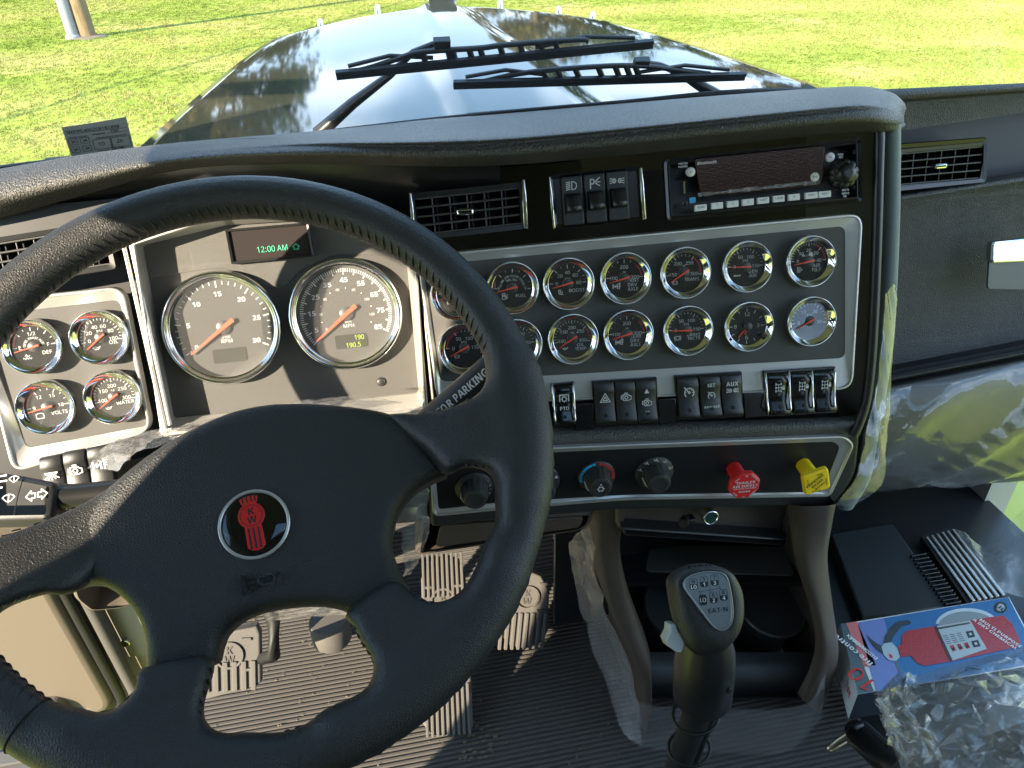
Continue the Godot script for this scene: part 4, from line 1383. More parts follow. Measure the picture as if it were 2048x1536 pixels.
func left_gauges(t: Node3D) -> void:
	var D := 0.054
	gauge(t, LEF, 61.5, 695.0, D, {"a0": 178.0, "a1": 2.0, "n": 4, "minor": 2, "labels": ["E", "", "1/2", "", "F"], "lr": 0.62, "needle": 191.0, "red": [0.0, 0.2], "text": [["DEF", 0.5, -0.34, 0.17]], "round": [["DIESEL EXHAUST FLUID", 0.42, 170, 10, 0.11]], "icons": [["wave", -0.4, -0.45, 0.4]]}, "exhaust fluid gauge")
	gauge(t, LEF, 196.5, 676.4, D, {"a0": 192.0, "a1": -12.0, "n": 5, "minor": 4, "labels": ["0", "20", "40", "60", "80", "100"], "needle": 217.0, "text": [["PSI", 0.0, 0.3, 0.13], ["OIL", 0.52, -0.3, 0.17]], "icons": [["oil", -0.3, -0.48, 0.4]]}, "oil pressure gauge")
	gauge(t, LEF, 89.0, 817.0, D, {"a0": 178.0, "a1": 2.0, "n": 3, "minor": 3, "labels": ["9", "12", "15", "18"], "lr": 0.6, "needle": 189.0, "red": [0.0, 0.28], "text": [["VOLTS", 0.46, -0.34, 0.17]], "icons": [["battery", -0.42, -0.4, 0.42]]}, "voltmeter")
	gauge(t, LEF, 223.6, 796.5, D, {"a0": 192.0, "a1": -12.0, "n": 4, "minor": 5, "labels": ["100", "150", "200", "250", "300"], "needle": 213.0, "text": [["°F", 0.0, 0.3, 0.13], ["WATER", 0.44, -0.34, 0.17]], "icons": [["oil", -0.36, -0.5, 0.36]]}, "water temperature gauge")
	vent(t, LEF, [[-80, 497], [203, 452], [221, 530], [-62, 574]], -0.012, 4, 7, "air vent left of the steering wheel, half behind its rim")
	for k in [[78, 917, "dome", "dome lamp switch under the left gauges"], [125, 906, "engine", "engine switch under the left gauges"], [173, 896, "axle", "rightmost switch under the left gauges"]]:
		var x: float = k[0]
		var y: float = k[1]
		rocker(t, LEF, [[x, y], [x + 44, y - 9], [x + 62, y + 80], [x + 16, y + 90]], [[k[2], 0.60, 0.7]], k[3])

func main_gauges(t: Node3D) -> void:
	var D := 0.118
	gauge(t, MAI, 442.3, 657.8, D, {"a0": 211.0, "a1": -29.0, "n": 6, "minor": 5, "labels": ["0", "5", "10", "15", "20", "25", "30"], "lr": 0.68, "lh": 0.095, "needle": 214.0, "text": [["x100", 0.02, -0.2, 0.05], ["RPM", 0.02, -0.28, 0.075]], "lcd": []}, "tachometer with its needle at zero")
	var km := func(w: MB, ri: float, zt: float) -> void:
		for i in 14:
			var a := lerpf(212, -25, i / 13.0)
			var p := Vector2.from_angle(deg_to_rad(a)) * ri * 0.52
			if i % 2 == 0: letters(w, str(i * 10), ri * 0.05, Vector3(p.x, p.y, zt))
			else:
				var q := MB.new()
				q.stroke([p, p * 1.04], ri * 0.015)
				w.add(q, local(Vector3(0, 0, zt)))
	gauge(t, MAI, 691.6, 630.0, D, {"a0": 217.5, "a1": -29.0, "n": 17, "minor": 5, "labels": ["", "5", "", "15", "", "25", "", "35", "", "45", "", "55", "", "65", "", "75", "", "85"], "lr": 0.7, "lh": 0.1, "needle": 216.5, "text": [["km/h", 0.02, -0.17, 0.04], ["MPH", 0.02, -0.25, 0.07]], "extra": km, "lcd": ["190", "190.5"]}, "speedometer with its needle at zero")

func switches(t: Node3D) -> void:
	vent(t, CEN, [[828, 396], [1038, 374], [1042, 449], [836, 472]], -0.010, 4, 5, "air vent between the steering wheel and the light switches", [[[1043, 358], [1050, 359], [1056, 458], [1047, 456]], [[818, 384], [824, 386], [832, 472], [826, 476]]])
	var b := MB.new()
	var outer := rpoly(on2(CEN, [[1108, 458], [1294, 440], [1285, 331], [1096, 351]], -0.010), 0.006)
	var inner := MB.inset(outer, 0.004)
	b.loft([MB.at_z(outer, -0.016), MB.at_z(outer, -0.0095), MB.at_z(inner, -0.011), MB.at_z(inner, -0.0128)], true, false, false, true)
	var s := part("switch_plate", b, M.gloss, t, CEN)
	for r in [[[1276, 336], [1284, 334], [1292, 438], [1285, 440]], [[1096, 352], [1101, 353], [1111, 455], [1106, 459]]]:
		b = MB.new()
		var l := on2(CEN, r, -0.010)
		b.prism([l[3], l[2], l[1], l[0]], -0.016, -0.0075, 0.0012)
		part("chrome_bar", b, M.chrome, s, CEN)
	b = MB.new()
	b.prism(rpoly(on2(CEN, [[1116, 451], [1279, 436], [1272, 344], [1107, 360]], -0.012), 0.003), -0.014, -0.0118)
	part("brown_backing", b, M.lcd, s, CEN)
	for k in [[1121, 355, "low_beam", "headlamp switch"], [1166, 350, "parking", "parking lamp switch"], [1211, 345, "marker", "marker lamp switch"]]:
		var x: float = k[0]
		var y: float = k[1]
		var q := on2(CEN, [[x + 7.5, y + 97], [x + 47.5, y + 93], [x + 41.5, y - 4.5], [x, y]], -0.009)
		b = MB.new()
		b.prism(rpoly(q, 0.0015), -0.014, -0.0065, 0.001)
		var sw := part("light_switch", b, M.plastic, t, CEN, k[3])
		b = MB.new()
		var lo: Vector2 = q[0].lerp(q[3], 0.26)
		var hi: Vector2 = q[0].lerp(q[3], 0.66)
		var wv: Vector2 = q[1] - q[0]
		var l := []
		for r in [[0.0, -0.0065], [0.02, 0.001], [0.14, 0.0042], [0.35, 0.0022], [0.8, -0.0008], [0.97, -0.003], [1.0, -0.0065]]:
			var e: Vector2 = lo.lerp(hi, r[0])
			var row := []
			for f in [0.12, 0.16, 0.5, 0.84, 0.88]:
				var u: Vector2 = e + wv * f
				row.append(Vector3(u.x, u.y, r[1] if f > 0.13 and f < 0.87 else -0.0065))
			l.append(row)
		b.loft(l, false, true)
		part("paddle", b, M.satin, sw, CEN)
		b = MB.new()
		var c: Vector2 = q[0].lerp(q[3], 0.81) + wv * 0.5
		icon_at(b, k[2], Vector3(c.x, c.y, -0.006), 0.0125)
		part("symbol", b, M.print, sw, CEN)
	# the row of rockers under the gauges
	rocker(t, CEN, [[1107, 771], [1144, 768], [1149, 845], [1110, 848]], [["takeoff", 0.66, 0.6], ["PTO", 0.42, 0.2, 1]], "PTO switch between chrome bars", true)
	for k in [[1187, 764, "hazard", "hazard light switch"], [1229, 762, "engine", "engine brake switch"], [1270, 760, "engine", "engine brake level switch with two arrows"]]:
		var x: float = k[0]
		var y: float = k[1]
		var ic := [[k[2], 0.62, 0.56]]
		if x > 1250: ic = [["up", 0.74, 0.3], ["engine", 0.46, 0.52], ["down", 0.2, 0.3]]
		rocker(t, CEN, [[x, y], [x + 40, y - 2], [x + 43, y + 79], [x + 4, y + 81]], ic, k[3])
	for k in [[1354, 755, "cruise", "cruise control switch"], [1398, 752, "set", "cruise SET and RESUME switch"], [1440, 749, "aux", "AUX lamp switch"]]:
		var x: float = k[0]
		var y: float = k[1]
		var ic := [["cruise", 0.64, 0.6]]
		if k[2] == "set": ic = [["SET", 0.78, 0.17, 1], ["cruise", 0.53, 0.44], ["RESUME", 0.24, 0.14, 1]]
		if k[2] == "aux": ic = [["AUX", 0.78, 0.21, 1], ["marker", 0.62, 0.5]]
		rocker(t, CEN, [[x, y], [x + 41, y - 2], [x + 43, y + 78], [x + 4, y + 80]], ic, k[3])
	for k in [[1533, 746, "leftmost of three axle lock switches"], [1580, 743, "middle of three axle lock switches"], [1625, 740, "rightmost of three axle lock switches"]]:
		var x: float = k[0]
		var y: float = k[1]
		rocker(t, CEN, [[x, y], [x + 43, y - 2], [x + 44, y + 80], [x + 4, y + 83]], [["axle_lock", 0.66, 0.42]], k[2], true)
	for k in [[1105, 770, 1110, 848], [1147, 766, 1150, 846], [1531, 746, 1536, 829], [1578, 743, 1581, 826], [1624, 741, 1626, 822], [1669, 737, 1669, 820]]:
		b = MB.new()
		b.tube([on(CEN, k[0], k[1], -0.006), on(CEN, k[0] + 0.5, k[1] + 8, 0.002), on(CEN, (k[0] + k[2]) / 2.0, (k[1] + k[3]) / 2.0, 0.0), on(CEN, k[2], k[3] - 8, 0.005), on(CEN, k[2], k[3], -0.004)], 0.0013, 6)
		part("chrome_bar", b, M.chrome, t, CEN)
	for g in [[[1184, 762], [1314, 754], [1318, 846], [1189, 853]], [[1350, 751], [1484, 743], [1488, 834], [1354, 842]], [[1528, 742], [1672, 733], [1673, 826], [1532, 834]], [[1102, 768], [1150, 763], [1152, 852], [1108, 856]]]:
		b = MB.new()
		var q := on2(CEN, g, -0.0055)
		b.prism(rpoly([q[3], q[2], q[1], q[0]], 0.0015), -0.016, -0.0052, 0.0008)
		part("switch_surround", b, M.gloss, t, CEN)
	for g in [[[1150, 808], [1188, 806], [1190, 858], [1152, 862]], [[1316, 799], [1352, 797], [1354, 845], [1318, 849]], [[1488, 787], [1530, 785], [1533, 832], [1490, 838]]]:
		b = MB.new()
		var q := on2(CEN, g, -0.004)
		b.prism([q[3], q[2], q[1], q[0]], -0.014, -0.004, 0.001)
		part("gloss_filler", b, M.gloss, t, CEN)

func climate(t: Node3D) -> void:
	silver_frame(t, "silver_frame", HVA, [[866, 1034], [1000, 1021], [1250, 1001], [1662, 994], [1710, 890], [1690, 873], [1250, 890], [856, 908]], [[877, 1019], [1000, 1005], [1250, 990], [1645, 984], [1680, 894], [1668, 883], [1250, 898], [868, 916]], 0.002, -0.002, [0.008, 0.02, 0.02, 0.008, 0.008, 0.008, 0.02, 0.006], [0.005, 0.02, 0.02, 0.005, 0.005, 0.005, 0.02, 0.004])
	var b := MB.new()
	b.prism(on2(HVA, [[872, 1022], [1000, 1008], [1250, 993], [1650, 987], [1684, 892], [1668, 880], [1250, 895], [864, 912]], -0.0025), -0.012, -0.0025)
	part("climate_panel", b, M.satin, t, HVA)
	for k in [[948, 975, 0.0205, "fan knob"], [1082, 962, 0.0205, "climate knob hidden behind the steering wheel rim"], [1193, 952, 0.0205, "temperature knob with a blue and red ring"], [1308, 945, 0.0215, "air direction knob"]]:
		var c := on(HVA, k[0], k[1], -0.002)
		var X := HVA * local(c)
		var R: float = k[2]
		b = MB.new()
		b.lathe([Vector2(R, -0.001), Vector2(R, 0.0015), Vector2(R * 0.96, 0.0024), Vector2(0, 0.0026)], 40, [1])
		var kn := part("climate_knob", b, M.plastic, t, X, k[3])
		b = MB.new()
		var loops := []
		for p in [[0.0148, 0.002], [0.0145, 0.006], [0.0132, 0.018], [0.0122, 0.0215], [0.0105, 0.0225], [0.0078, 0.0225], [0.0075, 0.0215]]:
			var l := []
			for i in 96:
				var a := TAU * i / 96
				var r: float = p[0]
				if p[1] < 0.02: r -= 0.0008 * pow(maxf(0.0, cos(a * 14)), 4.0)
				l.append(Vector3(cos(a) * r, sin(a) * r, p[1]))
			loops.append(l)
		b.loft(loops, true, true, false, true, [3, 5])
		part("grip", b, M.grip, kn, X)
		b = MB.new()
		b.prism(rrect(0.0016, 0.007, 0.0006, Vector2(-0.0135, 0.003)), 0.006, 0.0155, 0.0, Transform3D(Basis(Vector3.BACK, 0.5), Vector3.ZERO))
		part("pointer", b, M.print, kn, X)
		var w := MB.new()
		if k[0] == 1193:
			for seg in [[195, 152, 0], [150, 110, 0], [108, 97, 0], [83, 72, 1], [70, 30, 1], [28, -12, 1]]:
				var q := MB.new()
				q.arc(Vector2.ZERO, R * 0.88, seg[0], seg[1], 0.0030)
				var ring := MB.new()
				ring.add(q, local(Vector3(0, 0, 0.003)))
				part("heat_ring" if seg[2] else "cool_ring", ring, M.red_print if seg[2] else M.blue, kn, X)
			icon_at(w, "knob_fan", Vector3(0, 0, 0.0219), 0.011)
		elif k[0] == 1308:
			for i in 5:
				var p := Vector2.from_angle(deg_to_rad(158 - i * 34)) * R * 0.86
				icon_at(w, "defrost" if i == 4 else "face", Vector3(p.x, p.y, 0.003), 0.0062)
		elif k[0] == 948:
			for i in 4: letters(w, str(i + 1), 0.0026, Vector3(R * 0.86 * cos(deg_to_rad(30 - i * 18)), R * 0.86 * sin(deg_to_rad(30 - i * 18)), 0.003))
		else:
			w.add(icon("up"), Transform3D(Basis.from_scale(Vector3.ONE * 0.006), Vector3(R * 0.8, 0.006, 0.003)))
		if w.g.size(): part("symbol", w, M.print, kn, X)
	# red octagon and yellow square air brake valves
	for k in [[1467, 936, 1477, 973, true], [1606, 929, 1616, 972, false]]:
		var base := on(HVA, k[0], k[1], -0.002)
		var tip := on(HVA, k[2], k[3], 0.030)
		tip.x = base.x + (tip.x - base.x) * 0.4
		var X := HVA * local(base)
		b = MB.new()
		b.lathe([Vector2(0.0085, 0.0), Vector2(0.0085, 0.026), Vector2(0.0075, 0.029)], 24, [1])
		var red: bool = k[4]
		var v := part("brake_valve", b, M.red if red else M.yellow, t, X, "red octagonal trailer air supply knob" if red else "yellow square parking brake knob")
		var poly := []
		if red:
			for i in 8: poly.append(Vector2.from_angle(TAU * (i + 0.5) / 8) * 0.0178)
			poly = rpoly(poly, 0.0015, 2)
		else:
			for i in 4: poly.append(Vector2.from_angle(TAU * (i + 0.5) / 4 - deg_to_rad(-16)) * 0.0205)
			poly = rpoly(poly, 0.004, 4)
		b = MB.new()
		b.prism(poly, 0.0275, 0.0335, 0.0018)
		part("knob", b, M.red if red else M.yellow, v, X)
		b = MB.new()
		if red:
			letters(b, "TRAILER", 0.0033, Vector3(0, 0.0052, 0.0339), 0, true, 1.2)
			letters(b, "AIR SUPPLY", 0.0033, Vector3(0, 0.0005, 0.0339), 0, true, 1.12)
			letters(b, "NOT FOR PARKING", 0.0016, Vector3(0, -0.0028, 0.0339), 0, true, 1.2)
			letters(b, "Bendix", 0.0026, Vector3(0, -0.0068, 0.0339), 0, true, 1.1)
			for q in [["PULL", -0.0098, 0.0098, 45], ["TO", 0, 0.0135, 0], ["EVACUATE", 0.0102, 0.0102, -45], ["PUSH", -0.0098, -0.0098, -45], ["TO", 0, -0.0138, 0], ["SUPPLY", 0.0098, -0.0098, 45]]:
				letters(b, q[0], 0.0019, Vector3(q[1], q[2], 0.0339), q[3], true)
		else:
			var tilt := Basis(Vector3.BACK, deg_to_rad(46))
			letters(b, "PARKING", 0.0033, Vector3(-0.0028, 0.0026, 0.0339), 46, true, 1.15)
			letters(b, "BRAKE", 0.0031, Vector3(0.0008, -0.0012, 0.0339), 46, true, 1.15)
			letters(b, "Bendix", 0.0026, Vector3(0.0044, -0.0048, 0.0339), 46, true, 1.1)
			for q in [["PULL TO", -0.0105, 0.001, 106], ["APPLY", 0.001, 0.0112, 16], ["PUSH TO", 0.0012, -0.0112, 16], ["RELEASE", 0.0108, 0.0005, 106]]:
				letters(b, q[0], 0.0017, Vector3(q[1], q[2], 0.0339), q[3], true)
		part("lettering", b, M.print if red else M.ink, v, X)

func radio() -> void:
	var face := on2(CEN, [[1343, 434], [1718, 397], [1716.5, 284], [1337, 326]], -0.008)
	var t := thing("car_radio", "black single slot radio with silver keys and a film covered display", "radio", CEN * Vector3(face[0].x, face[0].y, -0.01))
	var b := MB.new()
	var outer := rpoly(MB.inset(face, -0.0042), 0.006)
	b.loft([MB.at_z(outer, -0.016), MB.at_z(outer, -0.0095), MB.at_z(rpoly(MB.inset(face, -0.0006), 0.003), -0.0105), MB.at_z(rpoly(MB.inset(face, -0.0006), 0.003), -0.014)], true, false)
	part("surround", b, M.gloss, t, CEN)
	b = MB.new()
	b.prism(rpoly(face, 0.002), -0.03, -0.0085, 0.0015)
	part("faceplate", b, M.plastic, t, CEN)
	var at := func(x: float, y: float) -> Vector2: return face[0].lerp(face[1], x).lerp(face[3].lerp(face[2], x), y)
	var E: Vector2 = (face[1] - face[0])
	var W := E.length()
	var X := Transform3D(Basis(Vector3(E.x / W, E.y / W, 0), Vector3(-E.y / W, E.x / W, 0), Vector3.BACK), Vector3.ZERO)
	b = MB.new()
	b.prism(rpoly(on2(CEN, [[1400, 384], [1406, 394], [1636, 372], [1645, 360], [1649, 291], [1388, 318]], -0.0083), 0.003), -0.012, -0.0076, 0.0006)
	var amber := mat(Color(0.034, 0.012, 0.004), 0.17, 0.5)
	amber = grain(amber, M.film.normal_texture, 60.0, 0.22)
	var disp := part("display", b, amber, t, CEN)
	b = MB.new()
	var wave := []
	for j in 5:
		var l := []
		for i in 40:
			var f := i / 39.0
			var q := on(CEN, lerpf(1396, 1640, f), lerpf(393, 367, f) - j * 1.7 + 1.6 * sin(f * 23.0 + 1.4 * sin(f * 51.0) + j) * sin(f * 9.0), -0.0071 + 0.0007 * sin(f * 61.0 + j * 2.0) * sin(f * 17.0))
			l.append(q)
		wave.append(l)
	b.loft(wave, false, true)
	part("wrinkled_film_edge", b, M.crumple, disp, CEN)
	b = MB.new()
	var pz := -0.0074
	var words := MB.new()
	var word := func(s: String, px: float, py: float, h: float, bold := false) -> void:
		var q := on(CEN, px, py, pz)
		letters(words, s, h, q, 0, bold, 1.0, X.basis)
	word.call("Bluetooth", 1414, 325, 0.0030, true)
	word.call("DIALING", 1366, 327, 0.0016, true)
	word.call("PAIRING", 1366, 333, 0.0016, true)
	word.call("PWR", 1681, 309, 0.0020, true)
	word.call("ESC", 1682, 314.5, 0.0020, true)
	word.call("MUTE", 1691, 380, 0.0020, true)
	word.call("MENU", 1691, 386.5, 0.0020, true)
	word.call("OK", 1690, 392.5, 0.0020, true)
	part("lettering", words, M.print, t, CEN)
	for k in [[1401, 415.5, "SCAN", 25], [1434, 411.5, "1", 24], [1465, 408, "2", 24], [1495.5, 404.5, "3", 24], [1526, 401, "4 RPT", 24], [1557, 397.5, "5 RDM", 24], [1587.5, 394.5, "6", 24], [1622, 391, "PREV", 26], [1649, 388.5, "NEXT", 26]]:
		var c := on(CEN, k[0], k[1], -0.008)
		b = MB.new()
		b.prism(rrect(0.0005 * k[3], 0.0064, 0.0006, Vector2.ZERO, 2), -0.002, 0.0012, 0.0005)
		var key := part("key", b, M.silver_key if M.has("silver_key") else M.white, t, CEN * local(c) * Transform3D(X.basis, Vector3.ZERO))
		b = MB.new()
		letters(b, k[2], 0.0021, Vector3(0.0, 0.0006, 0.0014))
		part("legend", b, M.ink, key, CEN * local(c) * Transform3D(X.basis, Vector3.ZERO))
	for k in [[1381, 344, "tel", "round silver phone key"], [1660, 314.5, "SRC", "round silver SRC key"], [1629, 354, "DISP", "round silver DISP key"]]:
		var c := on(CEN, k[0], k[1], -0.008)
		b = MB.new()
		b.lathe([Vector2(0.0046, -0.002), Vector2(0.0046, 0.001), Vector2(0.0041, 0.0017), Vector2(0, 0.0019)], 24, [1])
		var key := part("round_key", b, M.white, t, CEN * local(c), k[3])
		b = MB.new()
		letters(b, k[2], 0.0018, Vector3(0, 0, 0.0021))
		part("legend", b, M.ink, key, CEN * local(c))
	var c := on(CEN, 1683, 348, -0.008)
	b = MB.new()
	var loops := []
	for p in [[0.0155, -0.001], [0.0152, 0.004], [0.0138, 0.009], [0.0105, 0.010], [0.0092, 0.012], [0.0078, 0.0142], [0.004, 0.0152]]:
		var l := []
		for i in 80:
			var a := TAU * i / 80
			var r: float = p[0]
			if r > 0.01: r -= 0.0016 * pow(maxf(0.0, cos(a * 10)), 3.0) * (1.0 if p[1] > 0.0 else 0.0)
			l.append(Vector3(cos(a) * r, sin(a) * r, p[1]))
		loops.append(l)
	b.loft(loops, true, true, false, true, [3])
	part("volume_knob", b, M.satin, t, CEN * local(c))
	for k in [[1348.5, 343.5], [1351, 412.5], [1708.5, 304], [1708.5, 374.5]]:
		b = MB.new()
		b.lathe([Vector2(0.002, -0.0082), Vector2(0.0, -0.0081)], 12, [], local(on(CEN, k[0], k[1], -0.0082) + Vector3(0, 0, 0.0081)))
		part("screw_hole", b, M.hole, t, CEN)
	b = MB.new()
	var u := on2(CEN, [[1360, 390], [1374, 388.5], [1373, 360], [1359, 361.5]], -0.008)
	b.prism(u, -0.0084, -0.0076, 0.0003)
	var usb := part("usb_socket", b, M.hole, t, CEN)
	b = MB.new()
	var s := on2(CEN, [[1367, 387], [1371, 386.6], [1370, 362.5], [1366.5, 363]], -0.0072)
	b.prism(s, -0.0076, -0.0072)
	part("metal_tongue", b, M.chrome, usb, CEN)
	b = MB.new()
	b.lathe([Vector2(0.0030, -0.0005), Vector2(0.0030, 0.0006), Vector2(0.0014, 0.0006), Vector2(0.0014, -0.0005)], 20, [], local(on(CEN, 1369, 407, -0.008)))
	part("audio_jack", b, M.satin, t, CEN)
	b = MB.new()
	var f := on2(CEN, [[1379.5, 406.5], [1391.5, 405], [1391, 394.5], [1378.5, 395.5]], -0.0072)
	b.prism(f, -0.0074, -0.0071)
	part("blue_film_tab", b, M.blue, t, CEN)

# ---------- steering ----------
var WHE: Transform3D
func sd_poly(p: Vector2, q: Array) -> float:
	var d := 1e9
	var s := 1.0
	var n := q.size()
	for i in n:
		var a: Vector2 = q[i]
		var b: Vector2 = q[(i + 1) % n]
		var e := b - a
		var w := p - a
		d = minf(d, (w - e * clampf(w.dot(e) / e.length_squared(), 0, 1)).length_squared())
		if (a.y > p.y) != (b.y > p.y) and p.x < (b.x - a.x) * (p.y - a.y) / (b.y - a.y) + a.x: s = -s
	return sqrt(d) * s
func nets(f: PackedFloat32Array, n: Vector3i, lo: Vector3, c: float) -> ArrayMesh:
	var sx := 1
	var sy := n.x + 1
	var sz := (n.x + 1) * (n.y + 1)
	var off := [0, sx, sy, sx + sy, sz, sz + sx, sz + sy, sz + sx + sy]
	var idx := {}
	var vs := PackedVector3Array()
	for k in n.z:
		for j in n.y:
			for i in n.x:
				var b := i + j * sy + k * sz
				if absf(f[b]) > c * 2.2: continue
				var pos := 0
				for o in off:
					if f[b + o] > 0.0: pos += 1
				if pos == 0 or pos == 8: continue
				var sum := Vector3.ZERO
				var m := 0
				for e in [[0, 1], [2, 3], [4, 5], [6, 7], [0, 2], [1, 3], [4, 6], [5, 7], [0, 4], [1, 5], [2, 6], [3, 7]]:
					var a: float = f[b + off[e[0]]]
					var d: float = f[b + off[e[1]]]
					if (a > 0.0) != (d > 0.0):
						var t := a / (a - d)
						var p := Vector3(e[0] & 1, (e[0] >> 1) & 1, e[0] >> 2)
						var q := Vector3(e[1] & 1, (e[1] >> 1) & 1, e[1] >> 2)
						sum += p.lerp(q, t)
						m += 1
				idx[b] = vs.size()
				vs.append(lo + (Vector3(i, j, k) + sum / m) * c)
	var st := SurfaceTool.new()
	st.begin(Mesh.PRIMITIVE_TRIANGLES)
	st.set_smooth_group(1)
	for v in vs: st.add_vertex(v)
	for b in idx:
		for ax in [[sx, sy, sz], [sy, sz, sx], [sz, sx, sy]]:
			var a: float = f[b]
			var d: float = f[b + ax[0]]
			if (a > 0.0) == (d > 0.0): continue
			var q := [b, b - ax[1], b - ax[1] - ax[2], b - ax[2]]
			if not (idx.has(q[1]) and idx.has(q[2]) and idx.has(q[3])): continue
			if a > 0.0: q = [q[0], q[3], q[2], q[1]]
			for k in [0, 2, 1, 0, 3, 2]: st.add_index(idx[q[k]])
	st.generate_normals()
	return st.commit()
func smin(a: float, b: float, k: float) -> float:
	var h := maxf(k - absf(a - b), 0.0) / k
	return minf(a, b) - h * h * k * 0.25

func wheel() -> void:
	WHE = fr(-1.68, 51.8, Vector3(-0.12304, -0.33916, -0.47227))
	var t := thing("steering_wheel", "black leather steering wheel with four spokes and a red badge", "steering wheel", WHE.origin)
	var R := 0.2165
	var rho := 0.0179
	var zs := -0.014
	var spokes := []
	for q in [
		[[765, 822], [840, 824], [900, 819], [950, 803], [982, 775], [996, 745], [1060, 740], [1078, 880], [1062, 1010], [1008, 1020], [1000, 985], [985, 955], [955, 940], [925, 937], [890, 948], [850, 900]],
		[[320, 890], [183, 983], [100, 1033], [0, 1085], [-70, 1110], [-110, 1160], [-95, 1250], [-40, 1255], [0, 1230], [45, 1206], [96, 1187], [150, 1180], [250, 1050]],
		[[690, 1225], [706, 1250], [724, 1285], [745, 1315], [757, 1350], [752, 1388], [715, 1415], [664, 1432], [700, 1490], [830, 1420], [960, 1290], [1020, 1170], [984, 1100], [972, 1140], [948, 1185], [925, 1203], [890, 1210], [850, 1203], [822, 1185], [780, 1160]],
		[[288, 1335], [284, 1368], [266, 1400], [238, 1425], [205, 1438], [150, 1440], [190, 1530], [400, 1560], [560, 1540], [510, 1484], [460, 1480], [428, 1465], [413, 1430], [415, 1390], [425, 1345], [410, 1310]]]:
		spokes.append(smooth_path(on2(WHE, q, zs), 2, true))
	var pad := smooth_path(on2(WHE, [[545, 806], [470, 820], [400, 848], [330, 885], [255, 938], [190, 997], [140, 1062], [104, 1128], [88, 1172], [104, 1185], [150, 1168], [205, 1172], [248, 1202], [277, 1245], [288, 1295], [287, 1350], [296, 1361], [355, 1346], [418, 1332], [430, 1318], [444, 1272], [490, 1235], [560, 1216], [640, 1211], [690, 1222], [712, 1230], [765, 1212], [812, 1192], [819, 1176], [795, 1130], [783, 1080], [795, 1025], [830, 978], [875, 952], [897, 942], [893, 930], [862, 888], [815, 842], [776, 822], [720, 812], [630, 805]], -0.022), 2, true)
	var c := 0.0036
	var lo := Vector3(-0.245, -0.245, -0.062)
	var n := Vector3i(136, 136, 26)
	var d2 := PackedFloat32Array()
	var dp := PackedFloat32Array()
	for j in n.y + 1:
		for i in n.x + 1:
			var p := Vector2(lo.x + i * c, lo.y + j * c)
			var d := 1e9
			var r := p.length()
			if r < 0.236:
				for s in spokes: d = minf(d, sd_poly(p, s))
			d2.append(d)
			dp.append(sd_poly(p, pad) if r < 0.21 else 1.0)
	var f := PackedFloat32Array()
	for k in n.z + 1:
		var z := lo.z + k * c
		for j in n.y + 1:
			for i in n.x + 1:
				var x := lo.x + i * c
				var y := lo.y + j * c
				var r := sqrt(x * x + y * y)
				var tor := sqrt((r - R) * (r - R) + z * z) - rho
				var a := d2[i + j * (n.x + 1)]
				var v := tor
				if a < 0.03:
					var zc := -0.032 * (1.0 - smoothstep(0.10, 0.205, r))
					var wx := a + 0.0095
					var wy := absf(z - zc) - 0.0125 + 0.0095
					var sp := Vector2(maxf(wx, 0), maxf(wy, 0)).length() + minf(maxf(wx, wy), 0.0) - 0.0095
					v = smin(tor, sp, 0.022)
				f.append(v)
	part("rim_and_spokes", nets(f, n, lo, c), M.leather, t, WHE)
	f = PackedFloat32Array()
	n = Vector3i(136, 136, 18)
	lo.z = -0.068
	for k in n.z + 1:
		var z := lo.z + k * c
		for j in n.y + 1:
			for i in n.x + 1:
				var a := dp[i + j * (n.x + 1)]
				if a > 0.02:
					f.append(a)
					continue
				var x := lo.x + i * c
				var y := lo.y + j * c + 0.045
				var zc := -0.040 + 0.008 * (1.0 - (x * x + y * y) / 0.02)
				var wx := a + 0.012
				var wy := absf(z - zc) - 0.02 + 0.012
				f.append(Vector2(maxf(wx, 0), maxf(wy, 0)).length() + minf(maxf(wx, wy), 0.0) - 0.012)
	part("hub_pad", nets(f, n, lo, c), M.hub, t, WHE)
	# leather seams across the rim and the spokes
	var b := MB.new()
	for a in [-14.5, 183.0, -52.0, 229.0]:
		var e := Vector2.from_angle(deg_to_rad(a))
		var ring := []
		for k in 20:
			var q := TAU * k / 20
			ring.append(Vector3(e.x * (R + cos(q) * rho), e.y * (R + cos(q) * rho), sin(q) * rho))
		b.tube(ring, 0.0008, 5, true)
	part("leather_seams", b, M.hole, t, WHE)
	b = MB.new()
	var cnt := 172
	for i in cnt:
		var a := TAU * i / cnt
		var e := Vector2.from_angle(a)
		var inner := e * (R - rho * 0.9)
		var near := 1.0
		for s in spokes: near = minf(near, sd_poly(inner, s))
		if near < 0.006: continue
		var tg := Vector2(-e.y, e.x)
		for s in [-1.0, 1.0]:
			var l := []
			for k in 5:
				var q := deg_to_rad(lerpf(170, 138, k / 4.0)) if s > 0 else deg_to_rad(lerpf(172, 205, k / 4.0))
				var rr := rho + 0.0005 - 0.0006 * absf(k - 2.0) / 2.0
				var p2 := e * (R + cos(q) * rr) + tg * (k / 4.0 * 0.0042 + (0.0 if s > 0 else 0.0))
				l.append(Vector3(p2.x, p2.y, sin(q) * rr))
			b.tube(l, [0.0004, 0.00058, 0.0006, 0.00055, 0.0003], 5)
